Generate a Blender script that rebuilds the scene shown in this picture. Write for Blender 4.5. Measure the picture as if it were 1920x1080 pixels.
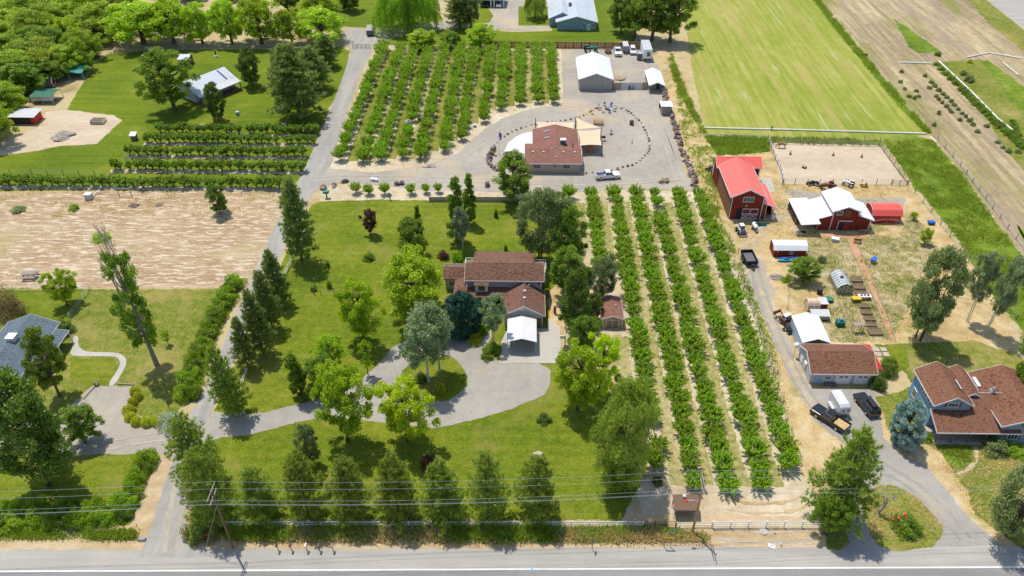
import bpy, math, random
import numpy as np
from mathutils import Vector, noise as mnoise

# ------------------------------------------------------------------ camera, sky, sun
SC = bpy.context.scene
for _o in list(bpy.data.objects): bpy.data.objects.remove(_o)
COL = SC.collection
F, HC, PT, YW = 1466.0, 90.0, math.radians(37.9), math.radians(0.92)
cam = bpy.data.cameras.new('camera'); cam.sensor_width = 36; cam.lens = 36*F/1920; cam.clip_start = 1; cam.clip_end = 4000
cam_o = bpy.data.objects.new('camera', cam); COL.objects.link(cam_o)
cam_o.location = (0, 0, HC); cam_o.rotation_euler = (math.pi/2-PT, 0, YW); SC.camera = cam_o
SUN_EL = math.radians(69); SUN_DIR = Vector((-0.60*math.cos(SUN_EL), 0.80*math.cos(SUN_EL), math.sin(SUN_EL)))
W = bpy.data.worlds.new('World'); SC.world = W; W.use_nodes = True
wn = W.node_tree.nodes; wl = W.node_tree.links
sky = wn.new('ShaderNodeTexSky'); sky.sky_type = 'NISHITA'; sky.sun_disc = False
sky.sun_elevation = SUN_EL; sky.sun_rotation = math.radians(-36.9); sky.dust_density = 1.0
wn['Background'].inputs[1].default_value = 0.15
wl.new(sky.outputs[0], wn['Background'].inputs[0])
sun = bpy.data.lights.new('sun', 'SUN'); sun.energy = 3.9; sun.angle = math.radians(0.5); sun.color = (1.0, 0.94, 0.83)
sun_o = bpy.data.objects.new('sun', sun); COL.objects.link(sun_o)
sun_o.rotation_euler = SUN_DIR.to_track_quat('Z', 'Y').to_euler(); sun_o.location = (0, 100, 120)
SC.view_settings.view_transform = 'Standard'; SC.view_settings.look = 'None'
SC.view_settings.exposure = 0.2; SC.view_settings.gamma = 1.0
SC.cycles.use_denoising = True
try: SC.cycles.denoiser = 'OPENIMAGEDENOISE'
except Exception: pass
SC.cycles.max_bounces = 6; SC.cycles.diffuse_bounces = 3; SC.cycles.glossy_bounces = 3
SC.cycles.transmission_bounces = 4; SC.cycles.transparent_max_bounces = 6
SC.cycles.caustics_reflective = False; SC.cycles.caustics_refractive = False

# ------------------------------------------------------------------ survey helpers (map points of the aerial view onto level ground)
cp, sp, cy, sy = math.cos(PT), math.sin(PT), math.cos(YW), math.sin(YW)
def U(px, py, z=0.0):
    a = (px-960)/F; b = (540-py)/F
    t = (z-HC)/(-sp+b*cp); x, y = a*t, (cp+b*sp)*t
    return Vector((cy*x-sy*y, sy*x+cy*y, z))
def P(x, y, z):
    u = cy*x+sy*y; v = -sy*x+cy*y; w = z-HC; d = v*cp-w*sp
    return 960+F*u/d, 540-F*(v*sp+w*cp)/d
def HT(px, py, top):
    b = U(px, py); lo, hi = 0., 45.
    for _ in range(40):
        m = (lo+hi)/2
        if P(b.x, b.y, m)[1] > top: lo = m
        else: hi = m
    return lo
def PPM(px, py):
    b = U(px, py); return P(b.x+.5, b.y, 0)[0]-P(b.x-.5, b.y, 0)[0]
def ORD(n):
    w = ['zeroth','first','second','third','fourth','fifth','sixth','seventh','eighth','ninth','tenth','eleventh','twelfth','thirteenth','fourteenth','fifteenth','sixteenth','seventeenth','eighteenth','nineteenth']
    if n < 20: return w[n]
    t = {2:'twent', 3:'thirt', 4:'fort', 5:'fift'}[n//10]
    return t+'ieth' if n % 10 == 0 else t+'y-'+w[n % 10]

# ------------------------------------------------------------------ objects
def tag(o, label=None, cat=None, group=None, kind=None):
    if label: o['label'] = label
    if cat: o['category'] = cat
    if group: o['group'] = group
    if kind: o['kind'] = kind
    return o
def empty(name, loc=(0,0,0), rz=0.0, label=None, cat=None, group=None):
    o = bpy.data.objects.new(name, None); COL.objects.link(o); o.location = loc; o.rotation_euler = (0,0,rz)
    o.empty_display_size = .3
    return tag(o, label, cat, group)
def wloc(o):
    v = Vector((0,0,0))
    while o is not None: v += o.location; o = o.parent
    return v
def link(name, me, parent=None, loc=(0,0,0)):
    o = bpy.data.objects.new(name, me); COL.objects.link(o); o.location = loc
    if parent is not None: o.parent = parent
    return o
def dup(root, loc, rz=0.0, scale=(1,1,1), label=None, cat=None, group=None):
    r = root.copy(); COL.objects.link(r); r.location = loc; r.rotation_euler = (0,0,rz); r.scale = scale
    tag(r, label, cat, group)
    for ch in list(root.children):
        c = ch.copy(); COL.objects.link(c); c.parent = r
        for g in list(ch.children):
            d = g.copy(); COL.objects.link(d); d.parent = c
    return r
def np_mesh(name, V, nper, mat, rnd=None, smooth=False):
    V = np.asarray(V, dtype=np.float32).reshape(-1, 3); n = len(V); nf = n//nper
    me = bpy.data.meshes.new(name); me.vertices.add(n); me.vertices.foreach_set('co', V.ravel())
    me.loops.add(n); me.loops.foreach_set('vertex_index', np.arange(n, dtype=np.int32))
    me.polygons.add(nf); me.polygons.foreach_set('loop_start', np.arange(0, n, nper, dtype=np.int32))
    try: me.polygons.foreach_set('loop_total', np.full(nf, nper, dtype=np.int32))
    except Exception: pass
    if rnd is not None:
        a = me.attributes.new('rnd', 'FLOAT', 'POINT'); a.data.foreach_set('value', np.repeat(rnd, nper).astype(np.float32))
    me.update(calc_edges=True); me.validate()
    if mat: me.materials.append(mat)
    return me
class MB:
    """collects faces in world metres (or local metres) and links them as one mesh"""
    def __init__(s, xf=None): s.v, s.f, s.xf = [], [], xf
    def add(s, pts, faces):
        b = len(s.v); s.v += [Vector(p) for p in pts]; s.f += [tuple(b+i for i in f) for f in faces]; return s
    def box(s, x0, x1, y0, y1, z0, z1):
        p = [(x0,y0,z0),(x1,y0,z0),(x1,y1,z0),(x0,y1,z0),(x0,y0,z1),(x1,y0,z1),(x1,y1,z1),(x0,y1,z1)]
        return s.add(p, [(3,2,1,0),(4,5,6,7),(0,1,5,4),(1,2,6,5),(2,3,7,6),(3,0,4,7)])
    def obox(s, c, ux, uy, uz, a, b, d):
        c, ux, uy, uz = Vector(c), Vector(ux), Vector(uy), Vector(uz)
        p = [c+ux*(i*a)+uy*(j*b)+uz*(k*d) for k in (-.5,.5) for i, j in ((-.5,-.5),(.5,-.5),(.5,.5),(-.5,.5))]
        return s.add(p, [(3,2,1,0),(4,5,6,7),(0,1,5,4),(1,2,6,5),(2,3,7,6),(3,0,4,7)])
    def bar(s, a, b, w, d=None, up=(0,0,1)):
        a, b = Vector(a), Vector(b); u = (b-a); L = u.length; u.normalize(); d = d or w
        up = Vector(up); 
        if abs(u.dot(up)) > .98: up = Vector((0,1,0))
        v = up.cross(u).normalized(); n = u.cross(v)
        return s.obox((a+b)/2, u, v, n, L, w, d)
    def prism(s, poly, z0, z1):
        n = len(poly); p = [(x,y,z0) for x, y in poly]+[(x,y,z1) for x, y in poly]
        return s.add(p, [tuple(range(n-1,-1,-1)), tuple(range(n,2*n))]+[(i,(i+1)%n,n+(i+1)%n,n+i) for i in range(n)])
    def extr(s, prof, axis, a, b):
        """profile points (u,z) extruded along axis 'x' or 'y' between a and b"""
        n = len(prof)
        if axis == 'y': p = [(u,a,z) for u, z in prof]+[(u,b,z) for u, z in prof]
        else: p = [(a,u,z) for u, z in prof]+[(b,u,z) for u, z in prof]
        f = [tuple(range(n)), tuple(range(2*n-1,n-1,-1))]+[(n+i,n+(i+1)%n,(i+1)%n,i) for i in range(n)]
        if axis == 'x': f = [g[::-1] for g in f]
        return s.add(p, f)
    def tube(s, pts, rad, n=6, cap=True):
        pts = [Vector(p) for p in pts]; m = len(pts)
        if not hasattr(rad, '__len__'): rad = [rad]*m
        ring = []
        for i, p in enumerate(pts):
            t = (pts[min(i+1,m-1)]-pts[max(i-1,0)]); t.normalize()
            a = t.cross(Vector((0,0,1)))
            if a.length < .05: a = t.cross(Vector((1,0,0)))
            a.normalize(); b = t.cross(a)
            ring += [p+(a*math.cos(2*math.pi*k/n)+b*math.sin(2*math.pi*k/n))*rad[i] for k in range(n)]
        f = [(i*n+k, (i+1)*n+k, (i+1)*n+(k+1)%n, i*n+(k+1)%n) for i in range(m-1) for k in range(n)]
        if cap: f += [tuple(range(n)), tuple((m-1)*n+k for k in range(n-1,-1,-1))]
        return s.add(ring, f)
    def cyl(s, c, r, h, n=14, axis='z', r2=None):
        c = Vector(c); d = {'x':Vector((1,0,0)),'y':Vector((0,1,0)),'z':Vector((0,0,1))}[axis]
        return s.tube([c, c+d*h], [r, r if r2 is None else r2], n)
    def blob(s, c, rx, ry, rz, seed=0, amp=.25, n=7, m=5):
        c = Vector(c); pts = []
        for j in range(m+1):
            th = math.pi*j/m
            for i in range(n):
                ph = 2*math.pi*i/n+(.4*j)
                d = Vector((math.sin(th)*math.cos(ph), math.sin(th)*math.sin(ph), math.cos(th)))
                k = 1+amp*mnoise.noise(d*1.7+Vector((seed*3.1, seed*1.7, seed)))*1.6
                pts.append(c+Vector((d.x*rx*k, d.y*ry*k, d.z*rz*k)))
        return s.add(pts, [(j*n+i, (j+1)*n+i, (j+1)*n+(i+1)%n, j*n+(i+1)%n) for j in range(m) for i in range(n)])
    def mesh(s, name, mat, off=Vector((0,0,0)), smooth=False):
        me = bpy.data.meshes.new(name)
        vs = [s.xf(p) for p in s.v] if s.xf else s.v
        me.from_pydata([tuple(Vector(p)-off) for p in vs], [], s.f); me.update()
        if mat: me.materials.append(mat)
        if smooth: me.polygons.foreach_set('use_smooth', [True]*len(me.polygons))
        return me
    def build(s, name, mat, parent=None, world=True, smooth=False):
        off = wloc(parent) if (world and parent is not None) else Vector((0,0,0))
        return link(name, s.mesh(name, mat, off, smooth), parent)

# ------------------------------------------------------------------ materials
MATS = {}
def newmat(name):
    m = bpy.data.materials.new(name); m.use_nodes = True; m.node_tree.nodes.clear(); return m, m.node_tree.nodes, m.node_tree.links
def c4(c): return (c[0], c[1], c[2], 1)
def srgb(r, g, b, k=1.0):
    f = lambda v: ((v/255)/12.92 if v/255 <= .04045 else ((v/255+.055)/1.055)**2.4)*k
    return (f(r), f(g), f(b))
def noise_node(N, L, vec, sx, sy, sz=None, detail=3, dist=0.0):
    vm = N.new('ShaderNodeVectorMath'); vm.operation = 'MULTIPLY'; vm.inputs[1].default_value = (sx, sy, sz if sz is not None else (sx+sy)/2)
    L.new(vec, vm.inputs[0]); n = N.new('ShaderNodeTexNoise'); n.inputs['Scale'].default_value = 1; n.inputs['Detail'].default_value = detail
    n.inputs['Roughness'].default_value = .6; n.inputs['Distortion'].default_value = dist; L.new(vm.outputs[0], n.inputs['Vector']); return n.outputs['Fac']
def math_node(N, L, op, a, b=None, clamp=False):
    m = N.new('ShaderNodeMath'); m.operation = op; m.use_clamp = clamp
    for i, x in enumerate((a, b)):
        if x is None: continue
        if hasattr(x, 'default_value') or hasattr(x, 'is_linked'): L.new(x, m.inputs[i])
        else: m.inputs[i].default_value = x
    return m.outputs[0]
def remap(N, L, v, lo, hi):
    m = N.new('ShaderNodeMapRange'); m.inputs[1].default_value = lo; m.inputs[2].default_value = hi; L.new(v, m.inputs[0]); return m.outputs[0]
def mixc(N, L, fac, a, b):
    m = N.new('ShaderNodeMix'); m.data_type = 'RGBA'
    if hasattr(fac, 'is_linked'): L.new(fac, m.inputs[0])
    else: m.inputs[0].default_value = fac
    for i, x in ((6, a), (7, b)):
        if hasattr(x, 'is_linked'): L.new(x, m.inputs[i])
        else: m.inputs[i].default_value = c4(x)
    return m.outputs[2]
def gmat(name, ramp, layers, over=(), bump=0.0, bscale=4.0, rough=.95):
    """ground: noise layers (sx, sy, weight) through a colour ramp, then patches (sx, sy, lo, hi, colour, strength)"""
    m, N, L = newmat(name); g = N.new('ShaderNodeNewGeometry'); pos = g.outputs['Position']; s = None; tot = sum(l[2] for l in layers)
    for l in layers:
        v = math_node(N, L, 'MULTIPLY', noise_node(N, L, pos, l[0], l[1], detail=l[3] if len(l) > 3 else 3), l[2]/tot)
        s = v if s is None else math_node(N, L, 'ADD', s, v)
    s = remap(N, L, s, .385, .615)
    cr = N.new('ShaderNodeValToRGB'); el = cr.color_ramp.elements
    while len(el) < len(ramp): el.new(.5)
    for e, (p, c) in zip(el, ramp): e.position = p; e.color = c4(c)
    L.new(s, cr.inputs[0]); col = cr.outputs[0]
    for o in over:
        v = remap(N, L, noise_node(N, L, pos, o[0], o[1], detail=o[6] if len(o) > 6 else 4, dist=.3), o[2], o[3])
        col = mixc(N, L, math_node(N, L, 'MULTIPLY', v, o[5]), col, o[4])
    b = N.new('ShaderNodeBsdfPrincipled'); b.inputs['Roughness'].default_value = rough; b.inputs['Specular IOR Level'].default_value = .15
    L.new(col, b.inputs['Base Color'])
    if bump:
        bn = N.new('ShaderNodeBump'); bn.inputs['Strength'].default_value = bump; bn.inputs['Distance'].default_value = .25
        L.new(noise_node(N, L, pos, bscale, bscale, detail=5), bn.inputs['Height']); L.new(bn.outputs[0], b.inputs['Normal'])
    o = N.new('ShaderNodeOutputMaterial'); L.new(b.outputs[0], o.inputs[0]); MATS[name] = m; return m
def smat(name, col, rough=.7, metal=0.0, var=.12, sc=2.0, bump=0.0, stretch=(1,1,1), spec=.3, col2=None, lo=.35, hi=.65, coat=0.0):
    """painted or built surface with mild weathering"""
    m, N, L = newmat(name); t = N.new('ShaderNodeTexCoord'); pos = t.outputs['Object']
    n1 = noise_node(N, L, pos, sc*stretch[0], sc*stretch[1], sc*stretch[2], detail=5)
    v = remap(N, L, n1, lo, hi)
    d = tuple(x*(1-var) for x in col) if col2 is None else col2
    b = N.new('ShaderNodeBsdfPrincipled'); b.inputs['Roughness'].default_value = rough; b.inputs['Metallic'].default_value = metal
    b.inputs['Specular IOR Level'].default_value = spec; b.inputs['Coat Weight'].default_value = coat
    L.new(mixc(N, L, v, d, col), b.inputs['Base Color'])
    if bump:
        bn = N.new('ShaderNodeBump'); bn.inputs['Strength'].default_value = bump; bn.inputs['Distance'].default_value = .05
        L.new(n1, bn.inputs['Height']); L.new(bn.outputs[0], b.inputs['Normal'])
    o = N.new('ShaderNodeOutputMaterial'); L.new(b.outputs[0], o.inputs[0]); MATS[name] = m; return m
def shingle(name, cols):
    """laminated shingles: three-tone random tabs"""
    m, N, L = newmat(name); t = N.new('ShaderNodeTexCoord'); pos = t.outputs['Object']
    a = noise_node(N, L, pos, 2.3, 3.6, 3.6, detail=3); b2 = noise_node(N, L, pos, .25, .25, .25, detail=2)
    s = remap(N, L, math_node(N, L, 'ADD', math_node(N, L, 'MULTIPLY', a, .8), math_node(N, L, 'MULTIPLY', b2, .2)), .39, .61)
    cr = N.new('ShaderNodeValToRGB'); el = cr.color_ramp.elements
    while len(el) < len(cols): el.new(.5)
    for i, (e, c) in enumerate(zip(el, cols)): e.position = i/(len(cols)-1); e.color = c4(c)
    L.new(s, cr.inputs[0]); b = N.new('ShaderNodeBsdfPrincipled'); b.inputs['Roughness'].default_value = .9; b.inputs['Specular IOR Level'].default_value = .15
    L.new(cr.outputs[0], b.inputs['Base Color']); o = N.new('ShaderNodeOutputMaterial'); L.new(b.outputs[0], o.inputs[0]); MATS[name] = m; return m
def ribbed(name, col, axis=0, pitch=2.2, rough=.4, dirt=.12, metal=0.0):
    """ribbed sheet metal: standing ribs as bump, streaky dirt"""
    m, N, L = newmat(name); t = N.new('ShaderNodeTexCoord'); sep = N.new('ShaderNodeSeparateXYZ'); L.new(t.outputs['Object'], sep.inputs[0])
    w = math_node(N, L, 'PINGPONG', math_node(N, L, 'MULTIPLY', sep.outputs[axis], pitch), .5)
    bn = N.new('ShaderNodeBump'); bn.inputs['Strength'].default_value = .5; bn.inputs['Distance'].default_value = .06; L.new(w, bn.inputs['Height'])
    v = remap(N, L, noise_node(N, L, t.outputs['Object'], .9, .9, .5, detail=5), .35, .7)
    b = N.new('ShaderNodeBsdfPrincipled'); b.inputs['Roughness'].default_value = rough; b.inputs['Metallic'].default_value = metal
    L.new(mixc(N, L, v, col, tuple(c*(1-dirt) for c in col)), b.inputs['Base Color']); L.new(bn.outputs[0], b.inputs['Normal'])
    o = N.new('ShaderNodeOutputMaterial'); L.new(b.outputs[0], o.inputs[0]); MATS[name] = m; return m
def leafmat(name, c1, c2, trans=.38, hue=.14):
    m, N, L = newmat(name); at = N.new('ShaderNodeAttribute'); at.attribute_name = 'rnd'; oi = N.new('ShaderNodeObjectInfo')
    col = mixc(N, L, at.outputs['Fac'], c1, c2)
    k = math_node(N, L, 'ADD', math_node(N, L, 'MULTIPLY', oi.outputs['Random'], 2*hue), 1-hue)
    hs = N.new('ShaderNodeHueSaturation'); L.new(col, hs.inputs['Color']); L.new(k, hs.inputs['Value'])
    L.new(math_node(N, L, 'ADD', math_node(N, L, 'MULTIPLY', oi.outputs['Random'], .016), .492), hs.inputs['Hue'])
    d = N.new('ShaderNodeBsdfDiffuse'); tr = N.new('ShaderNodeBsdfTranslucent'); gl = N.new('ShaderNodeBsdfGlossy'); gl.inputs['Roughness'].default_value = .45
    gl.inputs['Color'].default_value = (.9,.95,.8,1)
    L.new(hs.outputs[0], d.inputs[0]); L.new(hs.outputs[0], tr.inputs[0])
    mx = N.new('ShaderNodeMixShader'); mx.inputs[0].default_value = trans; L.new(d.outputs[0], mx.inputs[1]); L.new(tr.outputs[0], mx.inputs[2])
    m2 = N.new('ShaderNodeMixShader'); m2.inputs[0].default_value = .035; L.new(mx.outputs[0], m2.inputs[1]); L.new(gl.outputs[0], m2.inputs[2])
    o = N.new('ShaderNodeOutputMaterial'); L.new(m2.outputs[0], o.inputs[0]); MATS[name] = m; return m
def glassmat(name, col, rough=.08):
    m, N, L = newmat(name); b = N.new('ShaderNodeBsdfPrincipled'); b.inputs['Base Color'].default_value = c4(col); b.inputs['Roughness'].default_value = rough
    b.inputs['Specular IOR Level'].default_value = .7; o = N.new('ShaderNodeOutputMaterial'); L.new(b.outputs[0], o.inputs[0]); MATS[name] = m; return m
# ------------------------------------------------------------------ ground and setting
gmat('m_ground', [(0,(.30,.22,.10)),(.4,(.40,.31,.16)),(.7,(.46,.38,.22)),(1,(.40,.34,.16))], [(.05,.05,.35),(.4,.4,.3),(5,5,.35,2)], [(.12,.12,.56,.7,(.12,.17,.03),.7)])
gmat('m_lawn', [(0,(.064,.110,.006)),(.4,(.114,.160,.009)),(.7,(.170,.198,.015)),(1,(.24,.228,.034))], [(.06,.07,.30),(.8,.8,.24),(.05,.9,.14),(3.2,3.2,.32,3)], [(.10,.09,.54,.70,(.25,.22,.055),.7,6),(.9,.9,.56,.72,(.22,.215,.05),.45),(.25,.25,.57,.72,(.070,.115,.006),.5)], bump=.5, bscale=3.5)
gmat('m_lawn_bright', [(0,(.068,.115,.006)),(.5,(.118,.168,.009)),(1,(.19,.218,.016))], [(.05,.05,.32),(.8,.8,.18),(.04,.8,.22),(3.2,3.2,.28,3)], [(.07,.07,.58,.74,(.24,.25,.03),.6)], bump=.4, bscale=3.5)
gmat('m_lawn_dry', [(0,(.075,.115,.012)),(.45,(.15,.18,.022)),(.75,(.23,.21,.05)),(1,(.30,.25,.09))], [(.07,.07,.30),(.8,.8,.32),(3.2,3.2,.38,3)], [(.1,.1,.54,.70,(.33,.26,.10),.65)])
gmat('m_gravel', [(0,(.27,.243,.208)),(.5,(.345,.312,.266)),(1,(.43,.38,.31))], [(.08,.08,.35),(.7,.7,.2),(7,7,.45,2)], [(.06,.06,.52,.66,(.47,.38,.25),.75,6),(.5,.09,.56,.66,(.27,.25,.22),.35)], bump=.3, bscale=7)
gmat('m_gravel_grey', [(0,(.25,.235,.215)),(.5,(.32,.298,.268)),(1,(.40,.37,.325))], [(.08,.08,.3),(.7,.7,.2),(7,7,.5,2)], [(.10,.10,.56,.72,(.42,.34,.21),.6)], bump=.25, bscale=9)
gmat('m_asphalt_lane', [(0,(.255,.243,.225)),(.5,(.31,.295,.272)),(1,(.38,.36,.32))], [(.5,.06,.45),(.6,.6,.2),(7,7,.35,2)], [(.3,.05,.56,.72,(.42,.37,.29),.5)])
gmat('m_road', [(0,(.20,.195,.19)),(.5,(.235,.23,.225)),(1,(.275,.27,.26))], [(.03,.6,.4),(.3,.3,.2),(8,8,.4,2)])
gmat('m_shoulder', [(0,(.29,.27,.245)),(.5,(.345,.325,.295)),(1,(.41,.385,.345))], [(.04,.7,.45),(.3,.3,.15),(8,8,.4,2)], [(.05,.4,.55,.75,(.46,.40,.31),.6)])
gmat('m_verge', [(0,(.32,.22,.11)),(.5,(.44,.33,.19)),(1,(.55,.45,.31))], [(.06,.3,.4),(.6,.6,.25),(6,6,.35,2)], [(.3,.3,.58,.72,(.17,.17,.04),.6)], bump=.3)
gmat('m_soil', [(0,(.37,.29,.18)),(.5,(.50,.415,.29)),(1,(.62,.54,.41))], [(.1,.05,.35),(.7,.7,.3),(6,6,.35,2)], [(.25,.25,.57,.7,(.34,.29,.11),.6)], bump=.35)
gmat('m_alley', [(0,(.12,.145,.03)),(.35,(.235,.225,.07)),(.7,(.36,.31,.145)),(1,(.47,.39,.24))], [(.25,.06,.3),(1.2,1.2,.4),(6,6,.3,2)])
gmat('m_field', [(0,(.245,.16,.08)),(.4,(.32,.225,.125)),(.7,(.39,.29,.18)),(1,(.48,.375,.255))], [(.05,.05,.2),(.16,1.4,.28),(2.2,2.8,.52,5)],
     [(.34,1.5,.51,.60,(.62,.53,.42),.75,9),(.06,.3,.52,.64,(.55,.44,.31),.45,5), (.05,.05,.56,.68,(.33,.28,.12),.6), (.4,.6,.62,.72,(.16,.15,.04),.5)], bump=.5, bscale=1.5)
gmat('m_hay', [(0,(.165,.215,.024)),(.4,(.235,.265,.042)),(.7,(.31,.31,.07)),(1,(.39,.35,.13))], [(.03,.02,.22),(.8,.03,.34),(.5,.25,.18),(3,2.2,.26,3)],
     [(.22,.016,.52,.66,(.38,.30,.11),.55), (.55,.028,.60,.68,(.40,.46,.24),.6,5), (.04,.03,.5,.7,(.20,.245,.016),.5)])
gmat('m_fallow', [(0,(.19,.145,.095)),(.35,(.29,.225,.135)),(.7,(.40,.32,.185)),(1,(.52,.43,.28))], [(.04,.02,.22),(.7,.035,.38),(.5,.4,.16),(3,2.5,.24,3)],
     [(.11,.022,.52,.66,(.19,.20,.04),.75,6), (.07,.02,.54,.66,(.27,.21,.165),.8), (1.6,.5,.57,.68,(.14,.16,.03),.5)], bump=.3, bscale=1.5)
gmat('m_pasture', [(0,(.060,.115,.008)),(.4,(.105,.175,.012)),(.75,(.165,.22,.02)),(1,(.26,.26,.06))], [(.07,.07,.35),(.5,.5,.35),(4,4,.3,2)], [(.3,.3,.6,.74,(.30,.27,.12),.5)], bump=.6, bscale=1.2)
gmat('m_straw', [(0,(.27,.205,.09)),(.35,(.41,.295,.135)),(.7,(.51,.39,.205)),(1,(.56,.475,.33))], [(.06,.06,.3),(.4,.4,.35),(4,4,.35,2)], [(.14,.14,.56,.68,(.17,.19,.04),.75), (.1,.1,.58,.7,(.40,.37,.32),.6)], bump=.4, bscale=2)
gmat('m_weedy', [(0,(.09,.12,.025)),(.3,(.21,.195,.075)),(.6,(.36,.29,.155)),(1,(.47,.39,.255))], [(.1,.1,.3),(.6,.6,.4),(4,4,.3,2)], bump=.5, bscale=1.5)
gmat('m_sand', [(0,(.40,.32,.225)),(.5,(.48,.395,.28)),(1,(.56,.475,.36))], [(.05,.12,.4),(.5,.9,.3),(5,5,.3,2)], [(.1,.1,.62,.75,(.30,.26,.14),.5)], bump=.3)
gmat('m_concrete', [(0,(.37,.345,.30)),(.5,(.42,.395,.35)),(1,(.475,.45,.40))], [(.15,.15,.5),(1.5,1.5,.25),(8,8,.25,2)])
gmat('m_patio', [(0,(.56,.55,.52)),(.5,(.62,.61,.585)),(1,(.68,.67,.645))], [(.15,.15,.5),(1.5,1.5,.25),(8,8,.25,2)])
gmat('m_brickpath', [(0,(.40,.215,.12)),(.5,(.48,.27,.155)),(1,(.56,.33,.20))], [(.3,.1,.4),(1.5,1.5,.3),(6,6,.3,2)])
smat('m_whiteline', (.80,.80,.78), .7, var=.18, sc=1.2)

def chaikin(p, k=2):
    for _ in range(k):
        q = []
        for i in range(len(p)):
            a, b = p[i], p[(i+1) % len(p)]; q += [a*.75+b*.25, a*.25+b*.75]
        p = q
    return p
REG = []
def region(name, mat, pts, level, jit=.35, smooth=0, step=.45, world=False, kind='structure', label=None, cat=None):
    p = [Vector((a, b, 0)) for a, b in pts] if world else [U(a, b) for a, b in pts]
    if smooth: p = chaikin(p, smooth)
    q = []
    for i in range(len(p)):
        a, b = p[i], p[(i+1) % len(p)]; d = b-a; n = max(1, int(d.length/step)); nr = Vector((-d.y, d.x, 0)).normalized() if d.length > 0 else Vector()
        for k in range(n):
            v = a+d*(k/n)
            if jit:
                o = mnoise.noise(v*.35+Vector((7,3,level)))*.9+mnoise.noise(v*1.3)*.7+mnoise.noise(v*3.1)*.6+mnoise.noise(v*7)*.35
                v = v+nr*o*jit
            q.append(v)
    ar = sum(q[i].x*q[(i+1) % len(q)].y-q[(i+1) % len(q)].x*q[i].y for i in range(len(q)))
    if ar < 0: q.reverse()
    me = bpy.data.meshes.new(name); me.from_pydata([(v.x, v.y, 0) for v in q], [], [tuple(range(len(q)))]); me.update(); me.materials.append(MATS[mat])
    o = link(name, me); tag(o, label, cat, kind=kind); REG.append((level, len(REG), o)); return o

g = MB(); g.add([(-900,-500,0),(900,-500,0),(900,1500,0),(-900,1500,0)], [(0,1,2,3)])
tag(g.build('ground', MATS['m_ground']), kind='structure')
# county road along the bottom of the picture (it runs at a slight angle to the orchard)
def ry(x, d=0): return 55.58+.0208*(x+64.65)+d
def strip(name, mat, x0, x1, d0, d1, lv, jit=.0, step=1.5):
    n = 60; xs = [x0+(x1-x0)*i/n for i in range(n+1)]
    return region(name, mat, [(x, ry(x, d0)) for x in xs]+[(x, ry(x, d1)) for x in reversed(xs)], lv, jit, world=True, step=step)
strip('road_shoulder', 'm_shoulder', -200, 200, -11.5, 3.1, 3.4, .25)
strip('road', 'm_road', -200, 200, -7.6, .02, 5, .0)
strip('road_edge_line', 'm_whiteline', -200, 200, -.10, .10, 6, .012, .5)
strip('road_far_edge_line', 'm_whiteline', -200, 200, -7.35, -7.2, 6)
strip('dirt_verge', 'm_verge', -200, 200, 2.9, 9.5, 1, .4)
# lane up the left of the property and the yards it serves
region('lane', 'm_asphalt_lane', [(262,1046),(276,1010),(300,930),(326,855),(352,790),(380,738),(420,640),(455,560),(500,455),(546,370),(578,300),(622,200),(640,152),(660,92),(650,60),(700,55),(698,92),(672,150),(655,200),(624,300),(580,375),(540,450),(492,560),(455,640),(410,740),(384,800),(368,855),(350,930),(348,1010),(372,1046)], 4, .22)
region('gravel_yard', 'm_gravel', [(555,350),(612,314),(650,316),(690,322),(722,316),(800,308),(858,285),(905,243),(938,222),(985,207),(1052,196),(1056,186),(1050,94),(1080,91),(1203,93),(1232,122),(1248,190),(1262,250),(1288,330),(1308,357),(1180,354),(1050,362),(800,358),(700,346),(640,342),(600,352),(570,380)], 3, .4)
region('gravel_crossroad', 'm_gravel', [(636,62),(650,52),(700,54),(760,50),(812,42),(836,35),(900,30),(905,-8),(985,-8),(978,22),(1030,48),(1034,56),(960,58),(900,52),(850,52),(790,60),(742,66),(706,92),(656,94)], 3, .3)
region('gravel_driveway', 'm_gravel_grey', [(370,838),(405,822),(450,818),(480,812),(525,800),(570,787),(640,783),(700,790),(780,803),(830,802),(905,783),(960,766),(997,751),(1030,735),(1034,681),(940,681),(905,657),(885,641),(850,630),(800,632),(745,645),(720,670),(690,702),(640,735),(587,751),(555,758),(480,777),(440,776),(392,768)], 3.8, .22, 1)
region('concrete_pad', 'm_concrete', [(936,681),(1052,681),(1050,612),(1027,596),(1027,616),(952,616),(940,640)], 6, .0)
region('neighbour_gravel_lot', 'm_gravel', [(0,848),(140,852),(290,852),(330,862),(352,830),(380,770),(365,762),(345,795),(290,795),(245,780),(240,755),(252,728),(245,724),(172,724),(150,748),(112,780),(0,800),(-60,800),(-60,850)], 3, .3)
gmat('m_dusty', [(0,(.30,.255,.19)),(.5,(.37,.32,.245)),(1,(.46,.395,.30))], [(.15,.06,.35),(.7,.7,.25),(5,5,.4,3)], [(.25,.25,.53,.66,(.52,.41,.23),.8,6)], bump=.3)
region('farm_track', 'm_dusty', [(1524,727),(1560,800),(1525,790),(1500,745),(1470,680),(1440,610),(1405,560),(1390,500),(1400,478),(1436,490),(1452,560),(1482,640)], 2.8, .8)
region('gravel_drive_right', 'm_gravel_grey', [(1524,727),(1640,730),(1650,770),(1655,817),(1690,852),(1732,870),(1767,910),(1802,955),(1852,1000),(1890,1032),(1890,1050),(1580,1050),(1590,1030),(1592,970),(1600,900),(1600,835),(1560,815),(1535,795),(1522,765)], 3.2, .35)
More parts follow.
